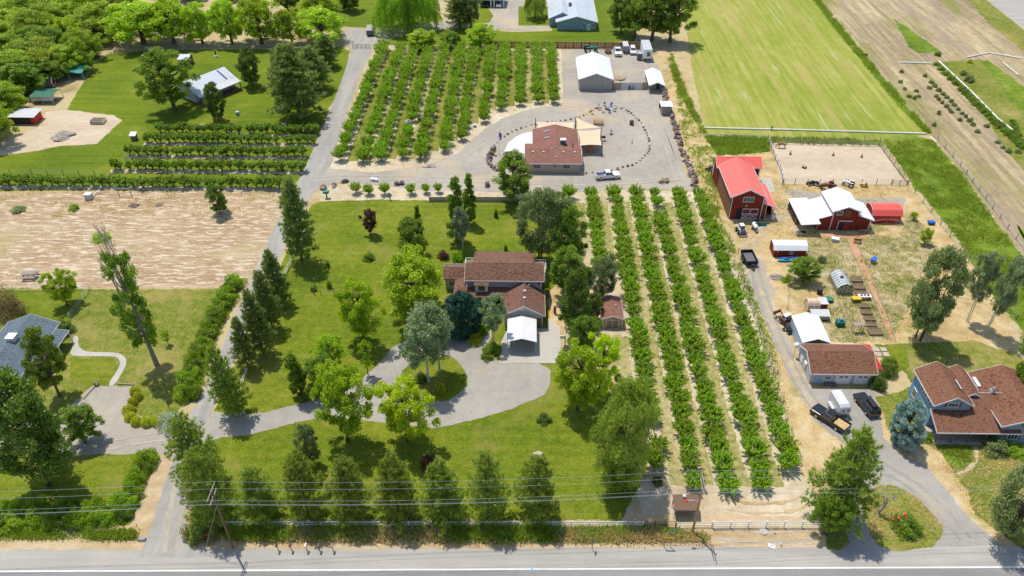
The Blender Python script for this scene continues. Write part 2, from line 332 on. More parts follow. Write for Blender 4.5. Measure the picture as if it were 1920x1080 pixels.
# fields
region('hay_field', 'm_hay', [(1272,-40),(1498,-40),(1525,0),(1600,90),(1680,185),(1740,249),(1700,249),(1500,246),(1322,241),(1300,140),(1284,40)], 2, .5)
region('fallow_field', 'm_fallow', [(1500,-40),(1805,-40),(1850,20),(1960,110),(1960,520),(1905,462),(1790,310),(1745,253),(1684,188),(1604,92),(1530,0)], 1, .5)
region('side_road', 'm_shoulder', [(1828,-30),(1890,-30),(1990,80),(1990,112),(1920,56),(1850,0)], 3, .25)
region('roadside_grass', 'm_lawn_dry', [(1800,-30),(1828,-30),(1850,0),(1922,58),(1990,112),(1990,165),(1920,98),(1850,40),(1810,-5)], 2, .6)
region('tilled_field', 'm_field', [(-80,362),(0,362),(250,360),(545,358),(548,372),(505,462),(462,535),(415,540),(0,536),(-80,536)], 2, .45)
region('pasture', 'm_pasture', [(1655,262),(1700,250),(1748,262),(1800,322),(1870,420),(1960,530),(1960,680),(1900,600),(1850,540),(1790,440),(1735,372),(1712,352),(1702,330)], 4, .5)
region('pasture_strip', 'm_pasture', [(1320,254),(1450,258),(1655,263),(1660,276),(1448,270),(1440,285),(1345,292)], 4, .5)
region('hay_margin', 'm_hay', [(1322,240),(1500,245),(1740,250),(1700,262),(1450,262),(1326,258)], 3, .3)
region('riding_arena', 'm_sand', [(1449,268),(1648,272),(1700,346),(1466,345)], 5, .15)
region('farmyard', 'm_straw', [(1262,90),(1280,180),(1310,255),(1345,275),(1440,280),(1700,345),(1740,392),(1830,510),(1890,590),(1900,660),(1840,650),(1650,650),(1640,740),(1700,770),(1760,830),(1800,900),(1850,960),(1920,1020),(1920,1040),(1500,1040),(1500,900),(1480,810),(1440,640),(1400,520),(1370,430),(1330,360),(1292,330),(1262,240),(1240,110)], 1, .5)
region('farmyard_gravel', 'm_gravel_grey', [(1470,355),(1530,360),(1560,372),(1640,372),(1700,372),(1692,384),(1560,386),(1480,366)], 3, .5)
region('dry_verge', 'm_straw', [(1232,95),(1255,95),(1285,180),(1318,255),(1345,320),(1350,420),(1320,365),(1290,320),(1262,250),(1245,180)], 2, .3)
region('garden_ground', 'm_weedy', [(1512,446),(1690,442),(1705,400),(1730,420),(1765,480),(1720,520),(1690,600),(1670,640),(1560,640),(1540,600),(1540,520),(1480,520),(1470,492),(1512,488)], 3, .6)
region('green_field_strip', 'm_pasture', [(1676,36),(1700,50),(1766,98),(1722,100),(1706,90),(1690,62)], 3, .5)
region('green_field_strip', 'm_pasture', [(1838,116),(1852,112),(1935,175),(1935,235),(1890,180)], 3, .5)
region('green_field_strip', 'm_lawn_dry', [(1752,116),(1840,112),(1960,250),(1960,360),(1900,300),(1850,225),(1800,170)], 2, .5)
region('green_field_strip', 'm_pasture', [(1905,420),(1960,460),(1960,520),(1925,470)], 3, .5)
region('green_ditch_bank', 'm_pasture', [(1520,-8),(1530,-8),(1565,40),(1610,92),(1690,190),(1745,250),(1736,252),(1680,195),(1600,96),(1548,34)], 5, .5)
region('green_ditch_bank', 'm_pasture', [(1256,100),(1262,100),(1275,150),(1300,200),(1322,245),(1316,250),(1290,205),(1266,150)], 5, .4)
# orchards
region('near_orchard_soil', 'm_soil', [(1048,362),(1180,356),(1318,360),(1360,450),(1400,545),(1450,690),(1500,880),(1545,962),(1540,1000),(1215,992),(1205,960),(1186,890),(1172,760),(1158,640),(1122,618),(1126,560),(1060,430)], 2, .3)
region('far_orchard_soil', 'm_soil', [(618,316),(640,250),(705,84),(800,86),(1052,92),(1056,194),(985,207),(938,224),(905,245),(858,288),(800,310),(700,324)], 5, .3)
region('drive_border_soil', 'm_soil', [(600,352),(660,344),(800,356),(1050,362),(1050,380),(800,378),(600,378)], 2, .3)
NX = [9.93, 14.87, 19.9, 24.6, 28.8, 33.8, 38.6]
for i in range(2, 6):
    a, b = NX[i]+1.35, NX[i+1]-1.35
    region('orchard_alley', 'm_alley', [(a, 70.5), (b, 70.5), (b, 146.5), (a, 146.5)], 4, .35, world=True)
region('orchard_alley', 'm_alley', [(11.4,128),(13.4,128),(13.4,146),(11.4,146)], 4, .35, world=True)
region('orchard_alley', 'm_alley', [(16.3,122),(18.5,122),(18.5,146.5),(16.3,146.5)], 4, .35, world=True)
region('orchard_alley', 'm_alley', [(16.2,72),(18.3,72),(18.3,102),(15.2,102),(14.6,96)], 4, .5, world=True)
FX = [-43.2, -37.7, -33.6, -28.8, -24.3, -19.1, -15.2, -10.3, -5.9, -1.1, 3.7, 8.1]
FY = [164.3, 163.2, 164, 165.5, 165.6, 169.6, 175, 185, 192.5, 195.2, 197, 197]
for i in range(11):
    a, b = FX[i]+1.3, FX[i+1]-1.3; y0 = max(FY[i], FY[i+1])-.5
    region('orchard_alley', 'm_lawn_dry' if i % 2 == 0 else 'm_alley', [(a, y0), (b, y0), (b, 234), (a, 234)], 7, .3, world=True)
# lawns
region('lawn', 'm_lawn', [(598,378),(700,374),(805,376),(1000,378),(1044,384),(1048,420),(1062,500),(1036,560),(1034,600),(1056,690),(1100,690),(1150,740),(1184,860),(1200,910),(1166,974),(356,990),(362,920),(378,850),(404,768),(418,738),(462,640),(500,560),(548,450),(584,384)], 2, .3)
region('mulch_bed', 'm_straw', [(1030,545),(1060,520),(1066,600),(1040,640),(1030,612)], 3, .3)
region('mulch_bed', 'm_verge', [(1125,640),(1165,625),(1172,700),(1160,720),(1130,690)], 3, .4)
region('roundabout_lawn', 'm_lawn', [(751,700),(767,682),(800,662),(840,665),(862,680),(877,702),(875,725),(850,747),(817,755),(787,742),(755,722)], 5, .2, 1)
region('far_lawn', 'm_lawn_bright', [(200,102),(300,94),(500,92),(640,88),(656,96),(648,140),(634,176),(618,200),(598,262),(570,325),(548,352),(330,357),(0,358),(-80,358),(-80,300),(0,292),(60,285),(110,275),(182,270),(228,226),(212,216),(160,210),(125,206),(140,180),(160,150),(180,120)], 2, .35)
region('garden_dirt', 'm_sand', [(0,292),(60,284),(110,274),(180,270),(228,226),(212,217),(120,206),(85,210),(80,235),(20,262),(-80,280),(-80,300)], 4, .3)
region('lawn', 'm_lawn_dry', [(-60,540),(0,540),(250,543),(415,541),(408,580),(380,640),(345,745),(330,790),(290,792),(248,775),(244,750),(250,728),(172,724),(110,780),(-60,800)], 2, .3)
region('lawn', 'm_lawn', [(-60,545),(0,545),(165,545),(128,602),(60,600),(-60,600)], 3, .3)
region('lawn', 'm_lawn', [(132,672),(215,672),(220,690),(200,722),(160,725),(130,710)], 3, .2)
region('lawn', 'm_lawn', [(-60,852),(0,850),(130,850),(285,852),(276,890),(262,930),(245,985),(-60,990)], 2, .3)
region('sandy_bank', 'm_verge', [(286,852),(328,860),(305,925),(276,1008),(262,1040),(235,1015),(262,930)], 3, .3)
region('lawn', 'm_lawn_bright', [(530,-10),(745,-10),(815,18),(832,36),(790,46),(740,52),(700,52),(640,50),(560,50),(548,30)], 2, .4)
region('lawn', 'm_lawn_bright', [(860,-10),(900,-10),(925,30),(918,42),(880,48),(858,48)], 4, .3)
region('lawn', 'm_lawn_bright', [(740,70),(790,60),(850,54),(900,56),(960,60),(1034,58),(1034,20),(1110,-10),(1200,-10),(1190,78),(1060,80),(930,80),(800,84),(712,86)], 2, .3)
region('lawn', 'm_lawn_bright', [(972,12),(1030,12),(1032,48),(972,48)], 4, .2)
region('lawn', 'm_lawn_dry', [(1640,646),(1720,642),(1830,640),(1890,658),(1960,700),(1960,1060),(1900,1015),(1830,965),(1800,900),(1765,850),(1700,812),(1662,806),(1650,760),(1640,745),(1690,735),(1712,720),(1690,690),(1652,670)], 4, .4)
region('lawn', 'm_lawn', [(1660,650),(1700,650),(1705,690),(1680,700),(1664,680)], 5, .3)
region('flower_bed', 'm_pasture', [(1758,836),(1820,836),(1828,850),(1826,868),(1805,882),(1786,882)], 5, .15)
region('drive_island', 'm_lawn_dry', [(1610,930),(1660,905),(1700,918),(1730,945),(1768,985),(1762,1022),(1700,1034),(1650,1030),(1626,990),(1616,955)], 5, .35, 1)
region('drive_island', 'm_lawn_dry', [(1548,1000),(1585,985),(1589,1015),(1575,1032),(1548,1030)], 4, .3)
region('dirt_frontage', 'm_verge', [(1210,965),(1540,968),(1552,1000),(1548,1034),(1200,1034),(1205,1000)], 2.5, .3)
region('ditch_grass', 'm_weedy', [(408,975),(900,974),(1205,976),(1330,1000),(1320,1012),(1000,1012),(430,1010)], 4, .3)
region('ditch_grass', 'm_weedy', [(-60,996),(0,996),(250,998),(256,1010),(0,1012),(-60,1012)], 4, .3)
# paved paths
region('concrete_walk', 'm_concrete', [(138,628),(148,632),(146,645),(152,655),(165,660),(220,661),(234,668),(238,680),(232,694),(214,724),(201,723),(222,692),(226,680),(222,672),(214,668),(160,668),(130,667),(136,650)], 5, .0, 1)
region('brick_path', 'm_brickpath', [(1588,448),(1600,446),(1625,500),(1648,560),(1665,600),(1679,640),(1667,632),(1652,594),(1636,552),(1612,500)], 5, .1)
region('brick_forecourt', 'm_brickpath', [(1540,438),(1628,438),(1625,446),(1600,450),(1585,447),(1540,443)], 5, .15)
region('patio', 'm_patio', [(998,247),(985,249),(968,256),(953,268),(946,282),(950,296),(962,302),(981,306),(986,322),(998,322)], 5, .0)
region('barn_apron', 'm_concrete', [(1426,334),(1446,334),(1454,360),(1434,362)], 4, .0)
region('flagstone_walk', 'm_sand', [(1826,836),(1834,840),(1834,864),(1822,882),(1798,892),(1788,888),(1808,880),(1824,864)], 6, .15)
region('entry_walk', 'm_concrete', [(908,600),(922,606),(922,632),(906,655),(896,650),(910,630)], 6, .0)

# wheel tracks worn into gravel and dirt
gmat('m_track', [(0,(.30,.27,.225)),(.5,(.365,.33,.275)),(1,(.43,.385,.315))], [(.2,.2,.4),(1.5,1.5,.3),(6,6,.3,2)])
gmat('m_track_grey', [(0,(.235,.222,.203)),(.5,(.285,.268,.243)),(1,(.35,.325,.285))], [(.2,.2,.4),(1.5,1.5,.3),(6,6,.3,2)])
def track(pts, w, mat, lv, jit=.3, pair=1.6):
    p = [U(*q) for q in pts]
    for _ in range(2):
        q = [p[0]]
        for a, b in zip(p[:-1], p[1:]): q += [a*.75+b*.25, a*.25+b*.75]
        p = q+[p[-1]]
    for o in ((-pair/2, pair/2) if pair else (0,)):
        L_, R_ = [], []
        for i, v in enumerate(p):
            d = (p[min(i+1, len(p)-1)]-p[max(i-1, 0)]).normalized(); n = Vector((-d.y, d.x, 0)); k = w*(.6+.5*abs(math.sin(i*1.3+o)))
            L_.append(v+n*(o+k/2)); R_.append(v+n*(o-k/2))
        region('wheel_track', mat, [(v.x, v.y) for v in L_+R_[::-1]], lv, jit, world=True)
for a in (([(320,1035),(330,960),(340,900)],.7,'m_track',6),
 ([(590,335),(700,332),(850,338),(1000,342),(1150,344),(1280,335)],.5,'m_track',6), ([(860,300),(910,262),(980,222),(1060,205),(1150,196),(1225,205),(1240,240),(1262,300),(1275,340)],.55,'m_track',6),
 ([(1412,490),(1430,560),(1465,650),(1510,740),(1570,810),(1640,870),(1700,900),(1760,950),(1810,1010)],.5,'m_track_grey',6), ([(200,835),(280,820),(350,815)],.6,'m_track',6),
 ([(1400,470),(1420,440),(1450,420),(1480,380),(1540,375)],.45,'m_track',5), ([(1360,945),(1420,955),(1490,950),(1520,930)],.4,'m_verge',6), ([(1340,1000),(1430,1010),(1520,1005)],.4,'m_track',6), ([(1700,600),(1760,560),(1820,560),(1870,590)],.5,'m_verge',5)): track(*a)
# ------------------------------------------------------------------ vegetation kit
smat('m_bark', (.16,.12,.085), .9, var=.4, sc=3); smat('m_bark_grey', (.33,.29,.25), .9, var=.3, sc=3); smat('m_bark_white', (.66,.64,.58), .8, var=.35, sc=3)
smat('m_deadwood', (.44,.38,.33), .9, var=.35, sc=3)
LB = 1.78
_lm = leafmat
def leafmat(n, a, b, t=.38): return _lm(n, tuple(x*LB for x in a), tuple(x*LB for x in b), min(.5, t*1.2))
leafmat('l_bright', (.125,.215,.008), (.245,.345,.016)); leafmat('l_lime', (.165,.265,.007), (.33,.42,.016), .40); leafmat('l_gold', (.24,.36,.006), (.42,.50,.012), .44)
leafmat('l_green', (.078,.138,.010), (.180,.255,.020)); leafmat('l_dark', (.052,.094,.011), (.128,.185,.021), .34); leafmat('l_grey', (.100,.140,.040), (.200,.240,.085), .32)
leafmat('l_aspen', (.13,.18,.075), (.25,.30,.15), .35); leafmat('l_pine', (.095,.140,.026), (.220,.275,.062), .4); leafmat('l_pine_olive', (.120,.180,.018), (.265,.325,.045), .42)
leafmat('l_spruce', (.10,.165,.14), (.23,.32,.28), .2); leafmat('l_teal', (.014,.065,.045), (.045,.125,.085), .2)
leafmat('l_peach', (.098,.185,.005), (.225,.330,.012), .40); leafmat('l_row', (.065,.125,.008), (.160,.235,.015), .35)
leafmat('l_purple', (.055,.018,.020), (.12,.045,.045), .3); leafmat('l_willow', (.130,.195,.018), (.250,.325,.040), .4); leafmat('l_wood', (.120,.190,.010), (.285,.365,.026), .4)
leafmat('l_yellowball', (.22,.25,.012), (.38,.38,.02), .34); leafmat('l_sage', (.20,.25,.17), (.34,.38,.27), .25); leafmat('l_brown', (.14,.095,.045), (.22,.17,.07), .3)
leafmat('l_straw', (.34,.27,.11), (.52,.43,.22), .3); leafmat('l_tuft', (.125,.195,.012), (.26,.31,.035), .42); leafmat('l_red', (.55,.02,.03), (.75,.06,.08), .2)
leafmat('l_violet', (.20,.17,.42), (.35,.32,.55), .2)

def unit(a): return a/np.maximum(np.linalg.norm(a, axis=-1, keepdims=True), 1e-6)
def leaves(rg, C, L, Wd, up=.25, jl=.35):
    """diamond leaves (2 triangles) at centres C"""
    n = len(C); u = unit(rg.normal(size=(n,3))); nn = unit(rg.normal(size=(n,3))+np.array([0,0,up*2])); v = unit(np.cross(nn, u)); u = np.cross(v, nn)
    s = (1+jl*rg.uniform(-1,1,size=(n,1))); a = u*L*s*.5; b = v*Wd*s*.5
    return np.stack([C-a, C+b, C+a, C-b], 1).reshape(-1, 3)
def prof(kind, t):
    if kind == 'round': return np.sqrt(np.clip(1-(2*t-1)**2, 0, 1))
    if kind == 'ovoid': return np.sqrt(np.clip(1-(2*np.power(t, .75)-1)**2, 0, 1))
    if kind == 'dome': return np.sqrt(np.clip(1-np.power(np.clip((t-.25)/.75, -1, 1), 2), 0, 1))*np.clip(.55+t*2, 0, 1)
    if kind == 'column': return np.clip(np.minimum(t*5+.45, 1)*np.power(np.clip(1-t, 0, 1), .45)*1.05, 0, 1)
    if kind == 'vase': return np.clip(.35+t*1.1, 0, 1)*np.sqrt(np.clip(1-np.power(t, 4), 0, 1))
    if kind == 'cone': return np.clip(1-t, 0.02, 1)*np.clip(.6+t*5, 0, 1)
    return 1+0*t
def deciduous(seed, H=10, R=4, cb=.22, shape='round', nc=60, rc=.9, nl=130, L=.34, Wd=.22, leaf='l_green', bark='m_bark', droop=0., trunks=1, shell=.45, ragged=.25, trad=.22):
    rg = np.random.default_rng(seed); z0 = H*cb; hc = H-z0; cen = []; tries = 0
    while len(cen) < nc and tries < 60*nc:
        tries += 1; t = rg.uniform(.02, .98); rr = prof(shape, np.array([t]))[0]*R*(1-ragged*rg.random()); q = (shell+(1-shell)*math.sqrt(rg.random())) if rg.random() < .8 else math.sqrt(rg.random())
        an = rg.uniform(0, 2*math.pi); lob = 1+.26*math.sin(2*an+seed)+.16*math.sin(3*an+2*seed+3*t)+.1*math.sin(5*an+2*seed)
        p = np.array([math.cos(an)*rr*q*lob, math.sin(an)*rr*q*lob, z0+t*hc])
        if cen and np.min(np.linalg.norm(np.array(cen)-p, axis=1)) < rc*.62 and tries < 30*nc: continue
        cen.append(p)
    cen = np.array(cen); V, rd = [], []
    for c in cen:
        k = int(nl*rg.uniform(.55, 1.35)); r_ = rc*rg.uniform(.7, 1.25); d = unit(rg.normal(size=(k,3)))*np.power(rg.random((k,1)), .5)*r_; d[:,2] *= .72
        d[:,2] -= droop*np.hypot(d[:,0], d[:,1])
        V.append(leaves(rg, c+d, L, Wd)); rd.append(np.clip(rg.random(k)*.75+rg.uniform(-.15, .4), 0, 1))
    crown = np_mesh('crown', np.concatenate(V), 4, MATS[leaf], np.concatenate(rd))
    tb = MB(); rng = random.Random(seed)
    for k in range(trunks):
        ox = rng.uniform(-.5,.5)*(trunks > 1)*R*.25; oy = rng.uniform(-.5,.5)*(trunks > 1)*R*.25; tx, ty = ox*2.2+rng.uniform(-.2,.2)*R*.3, oy*2.2+rng.uniform(-.2,.2)*R*.3
        tb.tube([(ox,oy,-.15),(ox*1.1,oy*1.1,z0*.5),(ox+(tx-ox)*.4,oy+(ty-oy)*.4,z0+hc*.15),(tx,ty,z0+hc*.8)], [trad*1.25,trad,trad*.75,trad*.15], 7)
    for i, c in enumerate(cen):
        if i % 2 and nc > 30: continue
        zb = max(z0*.55, min(c[2]-.25*math.hypot(c[0], c[1])-.4, z0+hc*.6)); b = Vector((0, 0, zb)); e = Vector(c); m_ = b.lerp(e, .5)+Vector((0, 0, -.12*(e-b).length+rng.uniform(-.1,.25)))
        tb.tube([b, m_, e], [trad*.42, trad*.24, trad*.06], 4, cap=False)
    return crown, tb.mesh('trunk', MATS[bark])
def pine(seed, H=13, R=3.2, cb=.12, leaf='l_pine', dense=1.0, power=.75):
    rg = np.random.default_rng(seed); V, rd = [], []; tb = MB(); tb.tube([(0,0,-.15),(.05,0,H*.4),(0,.05,H*.97)], [.26,.18,.03], 7); z = H*cb
    while z < H*.985:
        t = (z-H*cb)/(H*(1-cb)); Lb = R*(1-t)**power*(.55+.45*min(1, t*6+.3))+.25; nb = int(rg.integers(5, 8)*dense) if t < .9 else 4; a0 = rg.uniform(0, 6.3)
        for k in range(nb):
            an = a0+2*math.pi*k/nb+rg.uniform(-.35,.35); l = Lb*rg.uniform(.55, 1.12); el = .05+.5*t+rg.uniform(-.12,.12)
            d = np.array([math.cos(an), math.sin(an), el]); b = np.array([0, 0, z+rg.uniform(-.2,.2)]); e = b+d*l
            tb.tube([tuple(b), tuple(b+d*l*.5-np.array([0,0,.06*l])), tuple(e)], [.035,.022,.008], 4, cap=False)
            nt = max(4, int(l*6.2)); q = np.power(rg.random(nt), .65)[:,None]; c = b+d*l*(.22+.80*q)-np.array([0,0,.06])*np.sin(q*3)*l
            c += np.stack([-math.sin(an)*rg.normal(size=nt)*.22*l*(1-q[:,0]*.55), math.cos(an)*rg.normal(size=nt)*.22*l*(1-q[:,0]*.55), rg.normal(size=nt)*.10], 1)
            for cc in c:
                k2 = 12; dd = unit(rg.normal(size=(k2,3))*.8+d*.55+np.array([0,0,.45])); ln = rg.uniform(.3,.58,(k2,1)); sd = unit(np.cross(dd, rg.normal(size=(k2,3))))*.052
                V.append(np.stack([cc-sd, cc+sd, cc+dd*ln], 1).reshape(-1,3)); rd.append(np.clip(rg.random(k2)*.6+rg.uniform(0,.4), 0, 1))
        z += rg.uniform(.34, .5)*(1.0-.25*t)
    return np_mesh('crown', np.concatenate(V), 3, MATS[leaf], np.concatenate(rd)), tb.mesh('trunk', MATS['m_bark'])
def spruce(seed, H=8, R=2.6, leaf='l_spruce'):
    rg = np.random.default_rng(seed); V, rd = [], []; tb = MB(); tb.tube([(0,0,-.15),(0,0,H*.98)], [.2,.03], 6)
    for i in range(1500):
        t = rg.random()**1.35; z = .25+t*(H-.3); l = (R*(1-t)**.85+.12)*rg.uniform(.72,1.08); an = rg.uniform(0, 6.283)
        c0 = np.array([math.cos(an)*l, math.sin(an)*l, z-.12*l]); k = 15; rd0 = rg.uniform(0,.45)
        d = unit(rg.normal(size=(k,3))*.7+np.array([math.cos(an), math.sin(an), .25])); ln = rg.uniform(.2,.42,(k,1)); sd = unit(np.cross(d, rg.normal(size=(k,3))))*.055
        V.append(np.stack([c0-d*.05-sd, c0-d*.05+sd, c0+d*ln], 1).reshape(-1,3)); rd.append(np.clip(rg.random(k)*.55+rd0, 0, 1))
    return np_mesh('crown', np.concatenate(V), 3, MATS[leaf], np.concatenate(rd)), tb.mesh('trunk', MATS['m_bark'])
def willow(seed, H=9, R=4.5, leaf='l_willow', hang=.45):
    rg = np.random.default_rng(seed); V, rd = [], []; tb = MB(); tb.tube([(0,0,-.15),(.1,0,H*.25),(0,.1,H*.7)], [.42,.34,.1], 7)
    for i in range(1000):
        an = rg.uniform(0, 6.283); q = math.sqrt(rg.random()); lob = 1+.22*math.sin(2*an+seed)+.18*math.sin(3*an+2*seed)+.12*math.sin(7*an); r = R*q*lob; z = H*(.40+.60*math.sqrt(max(0, 1-(q*.96)**2)))*(1+.14*math.sin(5*an+seed)*q+.1*math.sin(9*q+3*an))*(rg.uniform(.86,1.0) if i % 3 else rg.uniform(.5,.9))
        ln = H*hang*rg.uniform(.35,1.0)*(.35+.65*q); ln = min(ln, z-.4); k = int(22+ln*9); s = rg.random(k)
        out = .16*ln*np.sqrt(s); c = np.stack([math.cos(an)*(r+out), math.sin(an)*(r+out), z-ln*s**1.15], 1)+rg.normal(size=(k,3))*.13
        u = unit(rg.normal(size=(k,3))*.45+np.array([math.cos(an)*.3, math.sin(an)*.3, -1])); v = unit(np.cross(u, rg.normal(size=(k,3)))); L = rg.uniform(.28,.5,(k,1))
        V.append(np.stack([c-u*L*.5, c+v*.05, c+u*L*.5, c-v*.05], 1).reshape(-1,3)); rd.append(np.clip(rg.random(k)*.5+rg.uniform(0,.5), 0, 1))
    for i in range(9):
        an = i*.7; e = (math.cos(an)*R*.75, math.sin(an)*R*.75, H*.78); tb.tube([(0,0,H*.22), (e[0]*.4, e[1]*.4, H*.6), e], [.2,.12,.03], 4, cap=False)
    return np_mesh('crown', np.concatenate(V), 4, MATS[leaf], np.concatenate(rd)), tb.mesh('trunk', MATS['m_bark'])
def peach(seed, H=3.3, R=2.2, shoots=84, per=54, leaf='l_peach', L=.29, Wd=.125):
    rg = np.random.default_rng(seed); V, rd = [], []; tb = MB(); tb.tube([(0,0,-.1),(.03,0,.65)], [.13,.11], 6)
    sc = [(2*math.pi*k/5+rg.uniform(-.4,.4)) for k in range(5)]
    for a in sc: tb.tube([(0,0,.55),(math.cos(a)*R*.35,math.sin(a)*R*.35,1.15),(math.cos(a)*R*.75,math.sin(a)*R*.75,H*.62)], [.09,.065,.02], 5, cap=False)
    for i in range(shoots):
        a = sc[i % 5]+rg.normal()*.45; q = rg.uniform(.15,1.0); b = np.array([math.cos(a)*R*.80*q, math.sin(a)*R*.80*q, .65+q*.75+rg.uniform(-.3,.35)])
        d = unit(np.array([math.cos(a)*(.25+.75*q*rg.random())+rg.normal()*.3, math.sin(a)*(.25+.75*q*rg.random())+rg.normal()*.3, rg.uniform(.35,1.25)])); ln = rg.uniform(.55, 1.0)*(H-b[2])*.86
        s = np.power(rg.random(per), .8); c = b+d*ln*s[:,None]; u = unit(rg.normal(size=(per,3))*.75+d*.55+np.array([0,0,-.12])); v = unit(np.cross(u, rg.normal(size=(per,3))*.6+np.array([0,0,1.])))
        l = L*rg.uniform(.75,1.3,(per,1)); c = c+u*l*.5
        V.append(np.stack([c-u*l*.5, c+v*Wd*.5, c+u*l*.5-np.array([0,0,.04]), c-v*Wd*.5], 1).reshape(-1,3)); rd.append(np.clip(rg.random(per)*.55+s*.35+rg.uniform(-.1,.2), 0, 1))
    return np_mesh('crown', np.concatenate(V), 4, MATS[leaf], np.concatenate(rd)), tb.mesh('trunk', MATS['m_bark'])
def bush(seed, H=1.6, R=1.3, leaf='l_green', n=5200, L=.135, Wd=.085, lump=.28, flat=.0):
    rg = np.random.default_rng(seed); d = unit(rg.normal(size=(n,3))); d[:,2] = np.abs(d[:,2])*1.0-.12
    k = 1+lump*(np.sin(d[:,0]*5+seed)*np.cos(d[:,1]*4+seed*2)+.6*np.sin(d[:,2]*7+d[:,0]*6)); q = np.power(rg.random(n), .28)*k
    c = np.stack([d[:,0]*R*q, d[:,1]*R*q, np.maximum(.06, H*.14+d[:,2]*H*.86*q)], 1)
    tb = MB()
    for i in range(4): a = i*1.6+seed; tb.tube([(0,0,-.08),(math.cos(a)*R*.3,math.sin(a)*R*.3,H*.4),(math.cos(a)*R*.55,math.sin(a)*R*.55,H*.7)], [.05,.035,.01], 4, cap=False)
    return np_mesh('foliage', leaves(rg, c, L, Wd), 4, MATS[leaf], np.clip(rg.random(n)*.7+.3*np.sin(c[:,0]*3+seed)*.5+.15, 0, 1)), tb.mesh('stem', MATS['m_bark'])
def deadtree(seed, H=6, mat='m_deadwood', r0=.16, spread=.5, depth=4):
    tb = MB(); rng = random.Random(seed)
    def rec(p, d, l, r, k):
        m_ = p+d*l*.5+Vector((rng.uniform(-1,1), rng.uniform(-1,1), 0))*l*.06; e = p+d*l; tb.tube([p, m_, e], [r, r*.8, r*.55], 5, cap=(k == 0))
        if k == 0: return
        for _ in range(rng.choice((2,3,3))):
            nd = (d+Vector((rng.uniform(-1,1), rng.uniform(-1,1), rng.uniform(-.3,.5)))*spread).normalized(); rec(e if rng.random() < .6 else m_, nd, l*rng.uniform(.55,.8), r*.55, k-1)
    rec(Vector((0,0,-.1)), Vector((rng.uniform(-.1,.1), rng.uniform(-.1,.1), 1)).normalized(), H*.36, r0, depth)
    return tb.mesh('branches', MATS[mat])

SP = {}; RV = random.Random(5)
def species(key, H, R, makers, parts=('crown','trunk')): SP[key] = (H, R, makers, parts)
species('peach', 3.3, 2.3, [peach(11+i, R=1.5, H=RV.uniform(3.0,3.5), shoots=70+6*i) for i in range(6)])
species('rowfruit', 2.1, 1.15, [peach(40+i, 2.2, .8, 50, 28, 'l_row', .26, .13) for i in range(4)])
species('maple', 9, 4, [deciduous(50+i, 9, 4, .16, 'round', 92, .85, 250, .25, .17, 'l_green') for i in range(2)])
species('locust', 9, 4.2, [deciduous(54+i, 9, 4.2, .2, 'round', 84, .80, 240, .24, .17, 'l_lime', ragged=.35) for i in range(3)])
species('golden', 9, 4.2, [deciduous(58+i, 9, 4.2, .2, 'round', 72, .75, 220, .25, .18, 'l_gold', ragged=.4) for i in range(2)])
species('sparse', 9, 4.2, [deciduous(61+i, 9, 4.2, .22, 'vase', 46, .68, 120, .34, .24, 'l_lime', ragged=.5, shell=.3) for i in range(2)])
species('cotton', 11, 4.4, [deciduous(64+i, 11, 4.4, .2, 'ovoid', 96, .85, 250, .26, .18, 'l_green', trad=.32, ragged=.35) for i in range(3)])
species('oldcotton', 11, 4.4, [deciduous(68, 11, 4.2, .2, 'ovoid', 50, .8, 210, .27, .19, 'l_green', 'm_bark_grey', trad=.42, ragged=.55, shell=.35)])
species('darktree', 9, 3.6, [deciduous(70+i, 9, 3.6, .14, 'ovoid', 84, .82, 250, .25, .17, 'l_dark') for i in range(3)])
species('greytree', 8, 3.6, [deciduous(74+i, 8, 3.6, .14, 'round', 84, .8, 250, .28, .12, 'l_grey', trunks=3, trad=.12) for i in range(3)])
species('aspen', 9, 3.0, [deciduous(78+i, 9, 3.0, .3, 'round', 60, .72, 170, .25, .18, 'l_aspen', 'm_bark_white', trunks=2, trad=.12, ragged=.4) for i in range(3)])
species('poplar', 10, 1.9, [deciduous(82+i, 10, 1.9, .06, 'column', 70, .62, 130, .30, .22, 'l_green', trad=.18) for i in range(2)])
species('pear', 7, 1.6, [deciduous(86+i, 7, 1.6, .08, 'column', 50, .55, 120, .28, .2, 'l_green', trad=.12) for i in range(2)])
species('purple', 5, 2.2, [deciduous(90, 5, 2.2, .2, 'vase', 44, .55, 110, .28, .2, 'l_purple', trad=.1)])
species('woodtree', 8, 4.2, [deciduous(94+i, 8, 4.2, .05, 'dome', 90, .92, 260, .28, .13, 'l_wood', trad=.2, ragged=.3) for i in range(4)])
species('limewillow', 9, 4.6, [deciduous(100+i, 9, 4.6, .2, 'dome', 92, .9, 200, .30, .17, 'l_lime', trad=.34, droop=.15) for i in range(3)])
species('pine', 13, 3.2, [pine(110+i, 13, 3.5, power=.62) for i in range(3)])
species('roadpine', 12, 3.4, [pine(116+i, 12, 4.1, .08, 'l_pine_olive', .74+.06*i, .52+.06*i) for i in range(4)])
species('spruce', 6.5, 3.1, [deciduous(120, 6.5, 3.0, .02, 'ovoid', 190, .55, 190, .26, .11, 'l_spruce', shell=.75, ragged=.12)]); species('juniper', 6, 3.0, [deciduous(122, 6, 2.9, .0, 'dome', 170, .6, 190, .28, .11, 'l_teal', shell=.75, ragged=.12)])
species('willow', 9, 4.5, [willow(126, hang=.3), willow(127, leaf='l_willow', hang=.34)])
species('feather', 9, 4.5, [deciduous(129, 9, 4.2, .06, 'round', 130, .95, 300, .42, .075, 'l_willow', droop=.45, shell=.5, ragged=.3)])
species('limehang', 9, 4.5, [willow(128, leaf='l_bright', hang=.6)])
B_ = ('foliage','stem')
